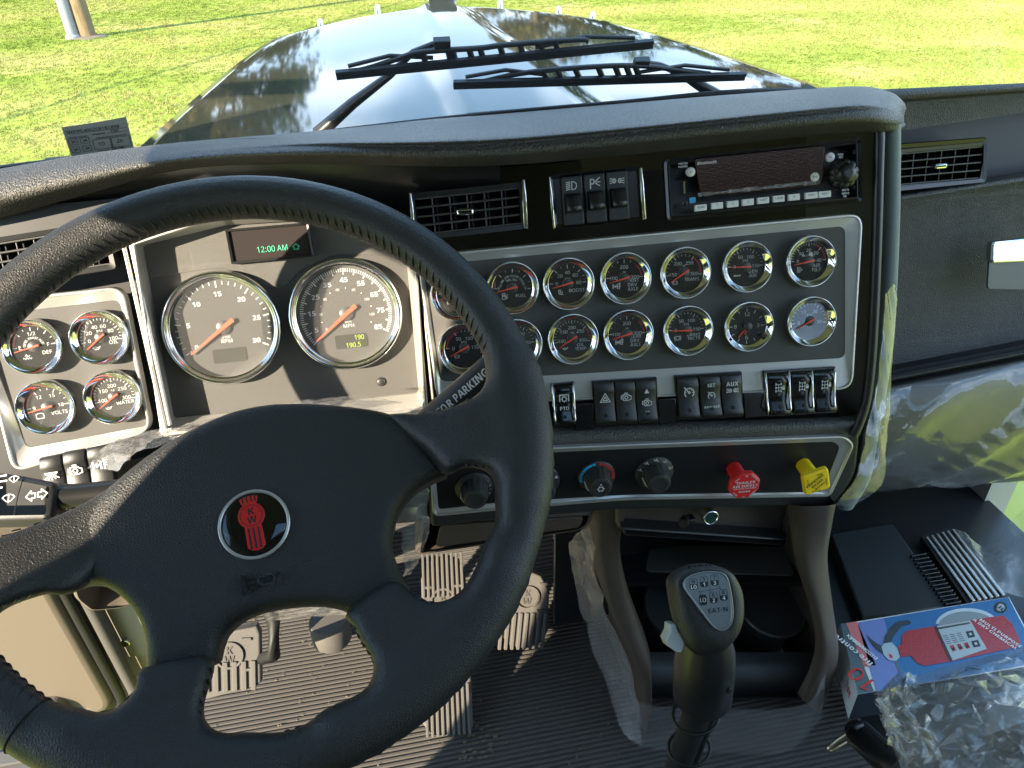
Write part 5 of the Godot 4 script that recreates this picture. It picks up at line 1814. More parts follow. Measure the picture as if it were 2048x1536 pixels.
	for s in spokes:                                       # edges of the spokes are sewn too
		for i in s.size():
			var p: Vector2 = s[i]
			var q: Vector2 = s[(i + 1) % s.size()]
			var m := (p + q) / 2
			if m.length() > R - rho or sd_poly(m, pad) < 0.008: continue
			var dir := (q - p).normalized()
			var zc := -0.032 * (1.0 - smoothstep(0.10, 0.205, m.length()))
			for k in int((q - p).length() / 0.007) + 1:
				var at := p + dir * (k * 0.007)
				b.tube([Vector3(at.x, at.y, zc + 0.002), Vector3(at.x + dir.x * 0.004, at.y + dir.y * 0.004, zc + 0.0065)], 0.0006, 5)
	var st := part("stitching", b, M.satin, t, WHE)
	st.set_meta("kind", "stuff")
	# badge
	var zb := -0.0115
	var cc := on(WHE, 508, 1048, zb)
	var rb := (on(WHE, 580, 1044, zb).x - on(WHE, 437, 1051, zb).x) / 2
	var X := WHE * local(cc)
	b = MB.new()
	b.lathe([Vector2(rb * 1.02, -0.012), Vector2(rb * 1.02, -0.0002), Vector2(rb * 0.985, 0.0008), Vector2(rb * 0.93, 0.0003), Vector2(rb * 0.93, -0.002)], 56, [1])
	var badge := part("badge", b, M.silver, t, X, "round black badge with a red crowned emblem")
	b = MB.new()
	b.lathe([Vector2(rb * 0.93, -0.0014), Vector2(rb * 0.9, -0.0003), Vector2(rb * 0.5, 0.0002), Vector2(0, 0.0003)], 56, [])
	var bm := mat(Color(0.004, 0.004, 0.005), 0.06)
	part("black_disc", b, bm, badge, X)
	b = MB.new()
	var q2 := MB.new()
	var S := rb
	var red_poly := []
	for k in 25: red_poly.append(Vector2(-0.03, 0.26) * S + Vector2.from_angle(deg_to_rad(lerpf(-52, 62, k / 24.0))) * 0.38 * S)
	for p in [[0.19, 0.66], [0.22, 0.80], [0.1, 0.84], [-0.04, 0.85], [-0.18, 0.84], [-0.30, 0.78], [-0.26, 0.64]]: red_poly.append(Vector2(p[0], p[1]) * S)
	for k in 25: red_poly.append(Vector2(-0.03, 0.26) * S + Vector2.from_angle(deg_to_rad(lerpf(118, 232, k / 24.0))) * 0.38 * S)
	for p in [[-0.27, -0.12], [-0.27, -0.66], [-0.16, -0.75], [0.0, -0.78], [0.14, -0.75], [0.23, -0.66], [0.21, -0.12]]: red_poly.append(Vector2(p[0], p[1]) * S)
	q2.prism(red_poly, -0.0002, 0.0009, 0.0003)
	var lean := Transform3D(Basis(Vector3.BACK, deg_to_rad(5)), Vector3.ZERO)
	b.add(q2, lean)
	part("emblem", b, M.red, badge, X)
	b = MB.new()
	q2 = MB.new()
	for x in [-0.165, -0.03, 0.105]: q2.fill([Vector2(x - 0.03, -0.72) * S, Vector2(x + 0.03, -0.72) * S, Vector2(x + 0.026, -0.10) * S, Vector2(x - 0.026, -0.10) * S])
	for x in [-0.2, -0.08, 0.04, 0.15]: q2.fill([Vector2(x - 0.022, 0.66) * S, Vector2(x + 0.022, 0.66) * S, Vector2(x + 0.022, 0.87) * S, Vector2(x - 0.022, 0.87) * S])
	q2.arc(Vector2(-0.03, 0.26) * S, 0.31 * S, 0, 360, 0.018 * S, 40)
	letters(q2, "K", 0.2 * S, Vector3(-0.03 * S, 0.385 * S, 0), 0, true, 1.2)
	letters(q2, "W", 0.2 * S, Vector3(-0.03 * S, 0.135 * S, 0), 0, true, 1.05)
	b.add(q2, lean * local(Vector3(0, 0, 0.0011)))
	part("emblem_lines", b, M.ink, badge, X)
	# pressed horn sign
	var hc := on(WHE, 525, 1161, -0.0106)
	b = MB.new()
	q2 = MB.new()
	q2.prism([Vector2(-0.014, -0.0075), Vector2(-0.0125, -0.0065), Vector2(-0.009, -0.002), Vector2(0.010, -0.0014), Vector2(0.0115, 0.003), Vector2(0.0128, 0.003), Vector2(0.012, 0.0018), Vector2(-0.009, 0.0015), Vector2(-0.0125, 0.006), Vector2(-0.014, 0.007)], -0.002, 0.0009)
	var ov := MB.new()
	ov.arc(Vector2.ZERO, 0.0048, 0, 360, 0.0012)
	q2.add(ov, Transform3D(Basis.from_scale(Vector3(1.25, 0.7, 1)), Vector3(0.003, 0, 0.0012)))
	b.add(q2, Transform3D(Basis(Vector3.BACK, deg_to_rad(3)), Vector3.ZERO))
	part("horn_sign", b, M.hub, t, WHE * local(hc))

func column() -> void:
	var o := EYE + Vector3(-0.12, -0.5, -0.58)
	var t := thing("steering_column", "dark steering column with shroud, signal stalk and trailer brake lever", "steering column", o)
	var b := MB.new()
	var W := fr(-1.68, 51.8, Vector3(-0.12304, -0.33916, -0.47227))
	var loops := []
	for k in [[-0.05, 0.055, 0.045, 0.0], [-0.07, 0.075, 0.05, 0.0], [-0.12, 0.10, 0.05, 0.0], [-0.2, 0.105, 0.05, 0.0], [-0.3, 0.09, 0.045, 0.0]]:
		var l := []
		for i in 40:
			var a := TAU * i / 40
			var e := Vector2(cos(a), sin(a))
			e /= pow(pow(absf(e.x), 4) + pow(absf(e.y), 4), 0.25)
			l.append(W * Vector3(e.x * k[1], e.y * k[2] - 0.022 + k[3], k[0]))
		loops.append(l)
	b.loft(loops, true, true, true, true)
	part("shroud", b, M.vinyl, t)
	b = MB.new()
	b.tube([EYE + Vector3(-0.13, -0.60, -0.62), EYE + Vector3(-0.14, -0.95, -0.95)], 0.022, 16)
	part("lower_shaft", b, M.satin, t)
	b = MB.new()
	var jp := hx(661, 1258, -0.93)
	b.lathe([Vector2(0.028, -0.022), Vector2(0.03, -0.018), Vector2(0.03, 0.018), Vector2(0.028, 0.022)], 28, [], Transform3D(Basis(Vector3.RIGHT, -PI / 2), jp))
	part("shaft_joint", b, M.pedal, t)
	# turn signal stalk, left
	var ST := fr(0, 52, hd(60, 995, 0.62) - EYE)
	b = MB.new()
	b.prism(rpoly(on2(ST, [[-120, 1046], [92, 1042], [104, 1030], [112, 975], [108, 963], [30, 948], [-120, 930]], 0.0), 0.004, 3), -0.028, 0.0, 0.005, ST)
	var s := part("signal_stalk", b, M.plastic, t, Transform3D(), "signal stalk with white arrows left of the wheel")
	b = MB.new()
	b.tube([ST * on(ST, 100, 995, -0.014), ST * on(ST, 150, 992, -0.016), ST * on(ST, 250, 985, -0.02)], [0.0125, 0.0105, 0.012], 14)
	part("stem", b, M.satin, s)
	b = MB.new()
	icon_at(b, "turn", on(ST, 73, 990, 0.0005), 0.0165, 4)
	icon_at(b, "wiper", on(ST, 28, 957, 0.0005), 0.0085)
	icon_at(b, "wiper", on(ST, 17, 995, 0.0005), 0.0105)
	for k in [[2, 952, 0.008], [0, 963, 0.010], [-4, 976, 0.006]]:
		var q := MB.new()
		q.stroke([Vector2(-k[2] / 2, 0), Vector2(k[2] / 2, 0)], 0.0014)
		b.add(q, local(on(ST, k[0], k[1], 0.0005)))
	part("signal_marks", b, M.print, s, ST)
	b = MB.new()
	b.tube([on(ST, 47, 953, 0.0003), on(ST, 36, 990, 0.0003), on(ST, 28, 1030, 0.0003)], 0.0004, 5)
	part("groove", b, M.hole, s, ST)
	# trailer brake lever, right
	var p0 := hd(820, 888, 0.67)
	var p1 := hd(1030, 706, 0.645)
	var ax := (p1 - p0).normalized()
	var zz := (EYE - (p0 + p1) / 2)
	zz = (zz - ax * zz.dot(ax)).normalized()
	zz = zz.rotated(ax, deg_to_rad(-18)) 
	var L := Transform3D(Basis(ax, zz.cross(ax), zz), (p0 + p1) / 2)
	var r := 0.0162
	b = MB.new()
	b.tube([p0 - ax * 0.03, p0, p1 - ax * 0.006, p1 - ax * 0.001, p1], [r * 0.92, r, r, r * 0.9, r * 0.5], 28)
	var lv := part("trailer_brake_lever", b, M.plastic, t, Transform3D(), "black lever reading FOR PARKING behind the wheel")
	b = MB.new()
	letters(b, "USE FOR PARKING", 0.0073, L.affine_inverse() * (hd(913, 795, 0.65)) * Vector3(1, 0, 0) + Vector3(0, -0.001, r + 0.0004), 0, true, 0.86)
	part("lettering", b, M.print, lv, L)

# ---------- floor ----------
func slope(px: float, py: float, y0: float, qx: float, qy: float, y1: float) -> Transform3D:
	var a := hx(px, py, y0)
	var c := hx(qx, qy, y1)
	var v := (c - a).normalized()
	var u := Vector3.RIGHT
	u = (u - v * u.dot(v)).normalized()
	return Transform3D(Basis(u, v, u.cross(v)), a)
func floor_things() -> void:
	# brake treadle
	var P := slope(900, 1470, -1.0, 886, 1108, -0.87)
	var t := thing("brake_pedal", "long grey ribbed brake treadle, sunlit at its upper end", "pedal", P.origin, "pedals on the driver's floor")
	pedal(t, P, [[848, 1350], [846, 1448], [866, 1470], [925, 1470], [946, 1452], [943, 1370], [931, 1150], [918, 1116], [890, 1106], [856, 1122], [842, 1158]], [[885, 1150, 1.0], [895, 1420, 1.0]], 9, [886, 1203])
	P = slope(1040, 1300, -0.985, 1055, 1138, -0.86)
	t = thing("accelerator_pedal", "grey rubber accelerator pedal right of the brake treadle, half in shade", "pedal", P.origin, "pedals on the driver's floor")
	pedal(t, P, [[1000, 1165], [999, 1268], [1018, 1292], [1050, 1299], [1082, 1287], [1097, 1262], [1099, 1182], [1082, 1152], [1046, 1138], [1012, 1146]], [[1047, 1275, 0.45], [1047, 1240, 0.3]], 8, [1054, 1194])
	P = slope(465, 1396, -0.93, 462, 1256, -0.84)
	t = thing("clutch_pedal", "square grey rubber clutch pedal seen through the wheel's lower gap", "pedal", P.origin, "pedals on the driver's floor")
	pedal(t, P, [[400, 1402], [508, 1376], [522, 1366], [520, 1268], [512, 1252], [398, 1278]], [[462, 1352, 0.5]], 6, [458, 1310])
	var b := MB.new()
	var a0 := P * on(P, 520, 1318, -0.012)
	b.tube([a0, hx(548, 1310, -0.86), hx(547, 1245, -0.80), EYE + Vector3(-0.27, -0.55, -0.92)], 0.009, 10)
	part("pedal_arm", b, M.black, t)
	# driver's door standing open, and the hinge post
	var D := fr(8, 0, Vector3(-0.553, -1.178, -0.9))
	t = thing("driver_door", "tan lined driver's door standing open beyond the wheel", "truck door", D.origin)
	b = MB.new()
	b.prism(rpoly([Vector2(-0.95, 0.0), Vector2(0.0, 0.0), Vector2(-0.02, 0.85), Vector2(-0.95, 0.85)], 0.05, 6), -0.06, 0.0, 0.012)
	part("door_panel", b, M.tan, t, D)
	b = MB.new()
	var seal := []
	for p in rpoly([Vector2(-0.95, -0.014), Vector2(0.014, -0.014), Vector2(-0.006, 0.86)], 0.06, 8): seal.append(Vector3(p.x, p.y, -0.01))
	b.tube(seal, 0.008, 8)
	part("door_seal", b, M.black, t, D)
	b = MB.new()
	var seal2 := []
	for p in rpoly([Vector2(-0.95, -0.034), Vector2(0.034, -0.034), Vector2(0.014, 0.86)], 0.08, 8): seal2.append(Vector3(p.x, p.y, -0.02))
	b.tube(seal2, 0.0105, 8)
	part("outer_seal", b, M.rubber, t, D)
	b = MB.new()
	b.prism(rpoly([Vector2(-0.5, 0.006), Vector2(-0.06, 0.006), Vector2(-0.075, 0.062), Vector2(-0.5, 0.075)], 0.015), 0.0, 0.025, 0.006)
	part("door_pocket", b, M.tan, t, D)
	b = MB.new()
	b.lathe([Vector2(0.007, 0.0), Vector2(0.006, 0.003), Vector2(0.0, 0.0035)], 14, [], local(Vector3(-0.045, 0.012, 0.0)))
	part("screw", b, M.chrome, t, D)
	b = MB.new()
	var wf := [Vector2(-0.95, 0.85), Vector2(-0.02, 0.85), Vector2(-0.1, 1.3), Vector2(-0.95, 1.35)]
	var wo := rpoly(wf, 0.03)
	var wi := rpoly(MB.inset(wf, 0.05), 0.02)
	b.loft([MB.at_z(wo, -0.05), MB.at_z(wo, -0.01), MB.at_z(wi, -0.01), MB.at_z(wi, -0.05)], true, false)
	part("window_frame", b, M.black, t, D)
	b = MB.new()
	b.cap(MB.at_z(wi, -0.03))
	part("window_glass", b, M.glass, t, D)
	t = thing("cab_step", "bare aluminium cab step low outside the door opening", "step", EYE + Vector3(-0.62, -1.5, -0.45))
	b = MB.new()
	b.box(Vector3(-1.10, -1.46, -1.25), Vector3(-0.66, -1.42, -0.3), Transform3D(), 0.006)
	part("tread_plate", b, M.pedal, t, local(EYE))
	for i in 10:
		b = MB.new()
		b.box(Vector3(-1.08, -1.4195, -1.22 + i * 0.09), Vector3(-0.68, -1.413, -1.19 + i * 0.09), Transform3D(), 0.002)
		part("grip_rib", b, M.pedal, t, local(EYE))
	t = thing("hinge_post", "cream painted door hinge post with one bolt", "door post", EYE + Vector3(-0.48, -1.1, -0.9))
	b = MB.new()
	b.box(Vector3(-0.60, -1.35, -1.0), Vector3(-0.40, -0.45, -0.945), Transform3D(), 0.006)
	part("post", b, M.cream, t, local(EYE))
	b = MB.new()
	var bp := hz(253, 1278, -0.944)
	b.lathe([Vector2(0.013, -0.002), Vector2(0.0125, 0.003), Vector2(0.009, 0.004)], 20, [1], local(bp))
	var hexa := []
	for i in 6: hexa.append(Vector2.from_angle(TAU * i / 6) * 0.0085)
	b.prism(hexa, 0.003, 0.011, 0.0015, local(bp))
	part("bolt", b, M.chrome, t)
	b = MB.new()
	b.prism(rpoly([Vector2(-0.02, -0.05), Vector2(0.05, -0.06), Vector2(0.055, 0.1), Vector2(-0.02, 0.1)], 0.005), -0.004, 0.004, 0.001, local(hz(240, 1270, -0.944)))
	part("hinge_plate", b, M.cream, t)
	b = MB.new()
	b.tube(smooth_path([hz(196, 1232, -0.938), hz(212, 1255, -0.938), hz(222, 1300, -0.938)], 4), 0.002, 6)
	b.lathe([Vector2(0.005, 0), Vector2(0.005, 0.008), Vector2(0.0, 0.009)], 10, [1], local(hz(223, 1302, -0.938)))
	part("wire_clip", b, mat(Color(0.6, 0.3, 0.05), 0.5), t)
	b = MB.new()
	var kp := fr(0, -12, hz(210, 1190, -0.80) - EYE)
	b.prism(rpoly(on2(kp, [[148, 1200], [180, 1225], [240, 1220], [290, 1206], [300, 1100], [120, 1110]]), 0.01), -0.08, 0.0, 0.006, kp)
	part("kick_trim", b, M.tan, t)

func pedal(t: Node3D, P: Transform3D, outline: Array, ribs: Array, count: int, logo: Array) -> void:
	var b := MB.new()
	var poly := on2(P, outline)
	poly.reverse()
	b.prism(poly, -0.016, 0.0, 0.003)
	part("pad", b, M.pedal, t, P)
	var lo := 1e9
	var hi := -1e9
	for p in poly:
		lo = minf(lo, p.x)
		hi = maxf(hi, p.x)
	for r in ribs:
		var c := on(P, r[0], r[1], 0.0)
		var half: float = (0.034 if r[2] > 0.9 else 0.085 * r[2] * 0.5)
		for i in count:
			var x := lerpf(lo, hi, (i + 0.8) / (count + 0.6)) 
			b = MB.new()
			b.prism(rrect((hi - lo) / count * 0.5, half * 2, 0.0012, Vector2(x, c.y), 2), -0.001, 0.0032, 0.0008)
			part("rib", b, M.pedal, t, P)
	var m := on(P, logo[0], logo[1], 0.0)
	b = MB.new()
	var q := MB.new()
	q.lathe([Vector2(0.0195, -0.001), Vector2(0.0195, 0.003), Vector2(0.0165, 0.003), Vector2(0.0165, -0.001)], 32, [1, 2])
	b.add(q, local(m))
	for s in [[-0.026, 0.022], [0.026, 0.022], [-0.026, -0.022], [0.026, -0.022]]:
		b.prism(rrect(0.014, 0.004, 0.001, Vector2(m.x + s[0] * 0.9, m.y + s[1])), -0.001, 0.0028, 0.0006)
	part("raised_ring", b, M.pedal, t, P)
	b = MB.new()
	letters(b, "K", 0.011, m + Vector3(0, 0.0065, 0.0012), 0, true)
	letters(b, "W", 0.011, m + Vector3(0, -0.0065, 0.0012), 0, true)
	part("raised_letters", b, M.rubber, t, P)

# ---------- console ----------
func console() -> void:
	var t := thing("center_console", "brown centre console with a black cup holder tray", "console", EYE + Vector3(0.41, FLOOR_Y, -0.62))
	var ridge := func(pts: Array) -> Array:
		var out := []
		for p in pts: out.append(hx(p[0], p[1], p[2]))
		return smooth_path(out, 4)
	var lo: Array = ridge.call([[1188, 1012, -0.60], [1190, 1045, -0.635], [1195, 1110, -0.70], [1216, 1210, -0.78], [1262, 1310, -0.855], [1278, 1370, -0.92], [1290, 1470, -1.012]])
	var li: Array = ridge.call([[1255, 1012, -0.60], [1247, 1045, -0.63], [1240, 1100, -0.69], [1257, 1180, -0.76], [1295, 1285, -0.85], [1303, 1345, -0.89], [1304, 1400, -0.94]])
	var ri: Array = ridge.call([[1585, 1010, -0.60], [1590, 1050, -0.64], [1602, 1130, -0.70], [1630, 1220, -0.775], [1642, 1290, -0.83], [1630, 1345, -0.885], [1604, 1398, -0.94]])
	var ro: Array = ridge.call([[1672, 1008, -0.60], [1664, 1050, -0.64], [1655, 1120, -0.71], [1667, 1220, -0.80], [1677, 1300, -0.87], [1668, 1355, -0.94], [1640, 1428, -1.012]])
	for k in [[lo, li, 1.0], [ri, ro, -1.0]]:
		var b := MB.new()
		var mid := []
		var m2 := []
		var outer := []
		var inner := []
		for i in lo.size():
			var a: Vector3 = k[0][i]
			var c: Vector3 = k[1][i]
			mid.append(a.lerp(c, 0.22) + Vector3(0, 0.002, 0.005))
			m2.append(a.lerp(c, 0.75) + Vector3(0, 0.002, 0.005))
			if k[2] > 0:
				outer.append(Vector3(a.x, maxf(a.y, EYE.y - 1.015), a.z - 0.30)); inner.append(c + Vector3(0.0, -0.006, -0.012))
			else:
				outer.append(a + Vector3(0.0, -0.006, -0.012)); inner.append(Vector3(c.x, c.y, c.z - 0.30))
		b.loft([outer, k[0], mid, m2, k[1], inner], false, true, false, false)
		part("side_arm", b, M.brown, t)
	# upper brown face with socket, then the dark bin and the tray
	var UP := fr(0, 8, hx(1420, 1050, -0.64) - EYE)
	var b := MB.new()
	b.prism(rpoly(on2(UP, [[1236, 1062], [1575, 1084], [1600, 1000], [1230, 990]]), 0.008), -0.02, 0.0, 0.004)
	part("upper_face", b, M.brown, t, UP)
	b = MB.new()
	b.prism(rpoly(on2(UP, [[1250, 1072], [1570, 1092], [1574, 1078], [1246, 1056]], 0.002), 0.002), -0.02, 0.002, 0.002)
	part("bin_lip", b, M.plastic, t, UP)
	b = MB.new()
	b.lathe([Vector2(0.0098, -0.01), Vector2(0.0098, 0.002), Vector2(0.009, 0.003), Vector2(0.0082, 0.0028), Vector2(0.0078, 0.001)], 28, [1], local(on(UP, 1421, 1034, 0.0)))
	var sock := part("power_socket", b, M.chrome, t, UP)
	b = MB.new()
	b.lathe([Vector2(0.008, 0.0012), Vector2(0.0, 0.0016)], 24, [], local(on(UP, 1421, 1034, 0.0)))
	part("socket_cap", b, mat(Color(0.02, 0.05, 0.045), 0.25), sock, UP)
	b = MB.new()
	b.tube([on(UP, 1371, 1036, 0.0), on(UP, 1369, 1041, 0.012), on(UP, 1367, 1048, 0.02)], [0.004, 0.006, 0.0055], 8)
	b.box(Vector3(-0.006, -0.003, 0.0), Vector3(0.006, 0.003, 0.012), local(on(UP, 1374, 1033, 0.0)), 0.001)
	part("latch_knob", b, M.black, t, UP)
	# tray: a sloped slab with two cup wells, cut out of a solid
	var TR := fr(0, 77, hx(1450, 1394, -0.935) - EYE)
	var poly := on2(TR, [[1296, 1306], [1648, 1306], [1650, 1270], [1612, 1140], [1225, 1140], [1252, 1210], [1290, 1300]], 0.0)
	var c1 := on(TR, 1545, 1212, 0.0)
	var c2 := on(TR, 1362, 1212, 0.0)
	var r1 := 0.047
	var r2 := 0.052
	var csg := CSGCombiner3D.new()
	var slab := CSGPolygon3D.new()
	slab.polygon = PackedVector2Array(poly)
	slab.depth = 0.012
	slab.operation = CSGShape3D.OPERATION_UNION
	csg.add_child(slab)
	slab.transform = Transform3D(Basis(), Vector3(0, 0, 0.0))
	for k in [[c1, r1], [c2, r2]]:
		var cy := CSGCylinder3D.new()
		cy.radius = k[1]
		cy.height = 0.2
		cy.sides = 48
		cy.operation = CSGShape3D.OPERATION_SUBTRACTION
		csg.add_child(cy)
		cy.transform = Transform3D(Basis(Vector3.RIGHT, PI / 2), Vector3(k[0].x, k[0].y, 0))
		for g in [1.0]:
			var bx := CSGBox3D.new()
			bx.size = Vector3(0.03, 0.07, 0.2)
			bx.operation = CSGShape3D.OPERATION_SUBTRACTION
			csg.add_child(bx)
			bx.transform = Transform3D(Basis(), Vector3(k[0].x + 0.012, k[0].y - k[1], 0))
	add_child(csg)
	var baked := csg.bake_static_mesh()
	remove_child(csg)
	csg.free()
	part("cup_tray", baked, M.tray, t, TR)
	for k in [[c1, r1], [c2, r2]]:
		b = MB.new()
		var C: Vector3 = k[0]
		var r: float = k[1]
		b.lathe([Vector2(r + 0.005, 0.0002), Vector2(r + 0.0035, 0.003), Vector2(r + 0.0015, 0.0042), Vector2(r, 0.002), Vector2(r * 0.985, -0.02), Vector2(r * 0.93, -0.028), Vector2(r * 0.90, -0.032), Vector2(r * 0.88, -0.075), Vector2(r * 0.8, -0.08), Vector2(0, -0.08)], 48, [4, 6, 8], local(Vector3(C.x, C.y, 0)))
		part("cup_well", b, M.tray, t, TR)
	b = MB.new()
	b.prism(rpoly(on2(TR, [[1300, 1398], [1606, 1398], [1645, 1320], [1640, 1270], [1602, 1140], [1235, 1140], [1262, 1210], [1298, 1310]], -0.1), 0.004), -0.12, -0.1)
	part("tray_base", b, M.black, t, TR)
	b = MB.new()
	var roll := []
	for k in [[1304, 0.0], [1326, -0.001], [1346, -0.005], [1364, -0.013], [1382, -0.026], [1400, -0.05]]:
		var l := []
		for i in 9: l.append(TR * on(TR, lerpf(1292, 1650, i / 8.0), k[0], k[1]))
		roll.append(l)
	b.loft(roll, false, true)
	part("tray_front", b, M.plastic, t)
	# front skirt
	b = MB.new()
	var s0 := []
	var s1 := []
	for x in [1302, 1400, 1500, 1606]:
		s0.append(hx(x, 1396, -0.938)); s1.append(hx(x, 1412, -1.0) + Vector3(0, 0, -0.02))
	b.loft([s0, s1], false, false)
	part("front_skirt", b, M.plastic, t)
	# bin shelf with a fine mesh mat and its back wall
	var SH := fr(0, 82, hx(1450, 1140, -0.83) - EYE)
	b = MB.new()
	b.prism(on2(SH, [[1225, 1165], [1612, 1165], [1585, 1075], [1240, 1075]]), -0.01, 0.0)
	var shelf := part("bin_shelf", b, M.satin, t, SH)
	b = MB.new()
	b.prism(rpoly(on2(SH, [[1290, 1142], [1590, 1150], [1570, 1092], [1300, 1090]], 0.003), 0.01), 0.0, 0.003, 0.001)
	var mesh_mat := mat(Color(0.09, 0.085, 0.075), 0.8)
	mesh_mat = grain(mesh_mat, noise_map(FastNoiseLite.TYPE_CELLULAR, 0.12, 10.0, 256, FastNoiseLite.RETURN_DISTANCE, 9), 40.0, 1.0)
	part("mesh_mat", b, mesh_mat, shelf, SH)
	b = MB.new()
	var bw := hx(1400, 1085, -0.80)
	b.box(Vector3(0.19, -0.95, bw.z - 0.03), Vector3(0.60, -0.60, bw.z - 0.02), local(Vector3(0, EYE.y, 0)))
	part("bin_back", b, M.satin, t)

func shifter() -> void:
	var base := hd(1356, 1536, 0.72)
	var neck := hd(1404, 1400, 0.585)
	var top := hd(1418, 1200, 0.53)
	var floor_at := base + (base - neck) * 1.2
	floor_at.y = EYE.y + FLOOR_Y
	var t := thing("gear_shifter", "black gear lever with a silver shift pattern plate on its knob", "gear shifter", floor_at)
	var b := MB.new()
	b.tube([floor_at, base, neck], 0.0118, 18)
	part("shaft", b, M.satin, t)
	b = MB.new()
	var side := (neck - base).normalized().cross(EYE - base).normalized()
	b.tube([floor_at + side * 0.011, base + side * 0.0115, neck + side * 0.010], 0.0042, 8)
	part("air_line", b, M.black, t)
	for f in [[1384, 1425, 0.605, 12.0], [1372, 1492, 0.67, 14.0]]:
		var c := hd(f[0], f[1], f[2])
		b = MB.new()
		var ring := []
		var ax := (neck - base).normalized()
		var u := ax.cross(Vector3.RIGHT).normalized()
		var w := ax.cross(u)
		for k in 28:
			var a := TAU * k / 28
			ring.append(c + side * 0.003 + u * cos(a) * 0.0155 + w * sin(a) * 0.0185)
		b.tube(ring, 0.0014, 8, true)
		part("rubber_ring", b, M.black, t)
	# skirt and knob share one axis
	var ax := (top - neck).normalized()
	var K := Transform3D()
	var zf := (EYE + Vector3(0.05, 0.12, 0.1) - top)
	zf = (zf - ax * zf.dot(ax)).normalized()
	K = Transform3D(Basis(ax.cross(zf), ax, zf), neck)
	b = MB.new()
	b.lathe([Vector2(0.012, -0.002), Vector2(0.019, 0.0), Vector2(0.0225, 0.006), Vector2(0.023, 0.034), Vector2(0.0215, 0.056), Vector2(0.016, 0.078)], 32, [1], Transform3D(K.basis * Basis(Vector3.RIGHT, -PI / 2), K.origin))
	var h: float = (top - neck).length()
	part("skirt", b, M.satin, t)
	b = MB.new()
	b.lathe([Vector2(0.0024, 0.0), Vector2(0.0022, 0.0012), Vector2(0, 0.0014)], 12, [1], K * Transform3D(Basis(Vector3.UP, 0.75), Vector3(0.0155, 0.034, 0.0172)))
	part("set_screw", b, M.black, t)
	# knob: squashed egg, leaning back
	var PL := fr(9, 44, hd(1412, 1200, 0.515) - EYE)
	b = MB.new()
	var ring_px := [[1338, 1178], [1336, 1160], [1346, 1143], [1370, 1131], [1402, 1126], [1432, 1131], [1460, 1143], [1476, 1163], [1486, 1190], [1488, 1222], [1484, 1252], [1470, 1280], [1440, 1308], [1412, 1314], [1386, 1306], [1366, 1280], [1350, 1240], [1342, 1205]]
	var o2 := smooth_path(on2(PL, ring_px, -0.012), 3, true)
	var face_px := [[1368, 1178], [1366, 1164], [1378, 1152], [1402, 1144], [1428, 1142], [1446, 1146], [1456, 1156], [1462, 1180], [1466, 1206], [1467, 1236], [1460, 1254], [1448, 1262], [1434, 1260], [1420, 1248], [1400, 1222], [1384, 1200]]
	var f2 := smooth_path(on2(PL, face_px, 0.002), 3, true)
	var ctr := Vector2.ZERO
	for p in o2: ctr += p
	ctr /= o2.size()
	var resample := func(poly: Array, m: int) -> Array:
		var out := []
		var c := Vector2.ZERO
		for p in poly: c += p
		c /= poly.size()
		for i in m:
			var dir := Vector2.from_angle(TAU * i / m)
			var best := 0.0
			for j in poly.size():
				var hit = Geometry2D.segment_intersects_segment(c, c + dir * 0.2, poly[j], poly[(j + 1) % poly.size()])
				if hit != null: best = maxf(best, (hit - c).length())
			out.append(c + dir * best)
		return out
	var O: Array = resample.call(o2, 60)
	var Fc: Array = resample.call(f2, 60)
	var mixp := func(f: float) -> Array:
		var l := []
		for i in 60: l.append(O[i].lerp(Fc[i], f))
		return l
	var shrink := func(f: float, dy: float) -> Array:
		var l := []
		for i in 60: l.append(ctr + (O[i] - ctr) * f + Vector2(0, dy))
		return l
	b.loft([MB.at_z(shrink.call(0.6, -0.006), -0.052), MB.at_z(shrink.call(0.82, -0.004), -0.040), MB.at_z(shrink.call(0.95, -0.001), -0.026), MB.at_z(O, -0.012), MB.at_z(mixp.call(0.18), -0.005), MB.at_z(mixp.call(0.5), -0.0005), MB.at_z(mixp.call(0.85), 0.0012), MB.at_z(Fc, 0.0006), MB.at_z(Fc, -0.003)], true, true, true, true, [7])
	part("knob", b, M.knob, t, PL)
	b = MB.new()
	b.prism(Fc, -0.001, 0.0014, 0.0004)
	b.loft([MB.at_z(Fc, -0.001), MB.at_z(Fc, 0.0022), MB.at_z(MB.inset(Fc, 0.0008), 0.0026), MB.at_z(MB.inset(Fc, 0.0016), 0.0012)], true, true)
	var plate := part("pattern_plate", b, mat(Color(0.20, 0.21, 0.21), 0.33, 0.5), t, PL)
	b = MB.new()
	var boxes := [[1387, 1168, "H", "LO", false], [1408, 1163, "5", "1", false], [1429, 1160, "7", "3", false], [1406, 1200, "LO", "", true], [1427, 1195, "6", "2", false], [1447, 1190, "8", "4", false]]
	var w := MB.new()
	for k in boxes:
		var c := on(PL, k[0], k[1], 0.0017)
		var q := MB.new()
		var rr := rrect(0.0052, 0.0072, 0.0016, Vector2.ZERO, 3)
		if k[4]:
			q.fill(rr)
			letters(w, "LO", 0.0026, c + Vector3(0, 0, 0.0002))
		else:
			q.stroke(rr, 0.0003, true)
			var low := []
			for p in rr: low.append(Vector2(p.x, minf(p.y, -0.0002)))
			q.fill(low)
			letters(q, k[2], 0.0025, Vector3(0, 0.0017, 0), 0, true)
			letters(w, k[3], 0.0025, c + Vector3(0, -0.0019, 0.0002), 0, true)
		b.add(q, local(c))
	var line := func(a: Array) -> void:
		var q := MB.new()
		var pts := []
		for p in a:
			var e := on(PL, p[0], p[1], 0.0017)
			pts.append(Vector2(e.x, e.y))
		q.stroke(pts, 0.0003)
		b.add(q, local(Vector3(0, 0, 0.0017)))
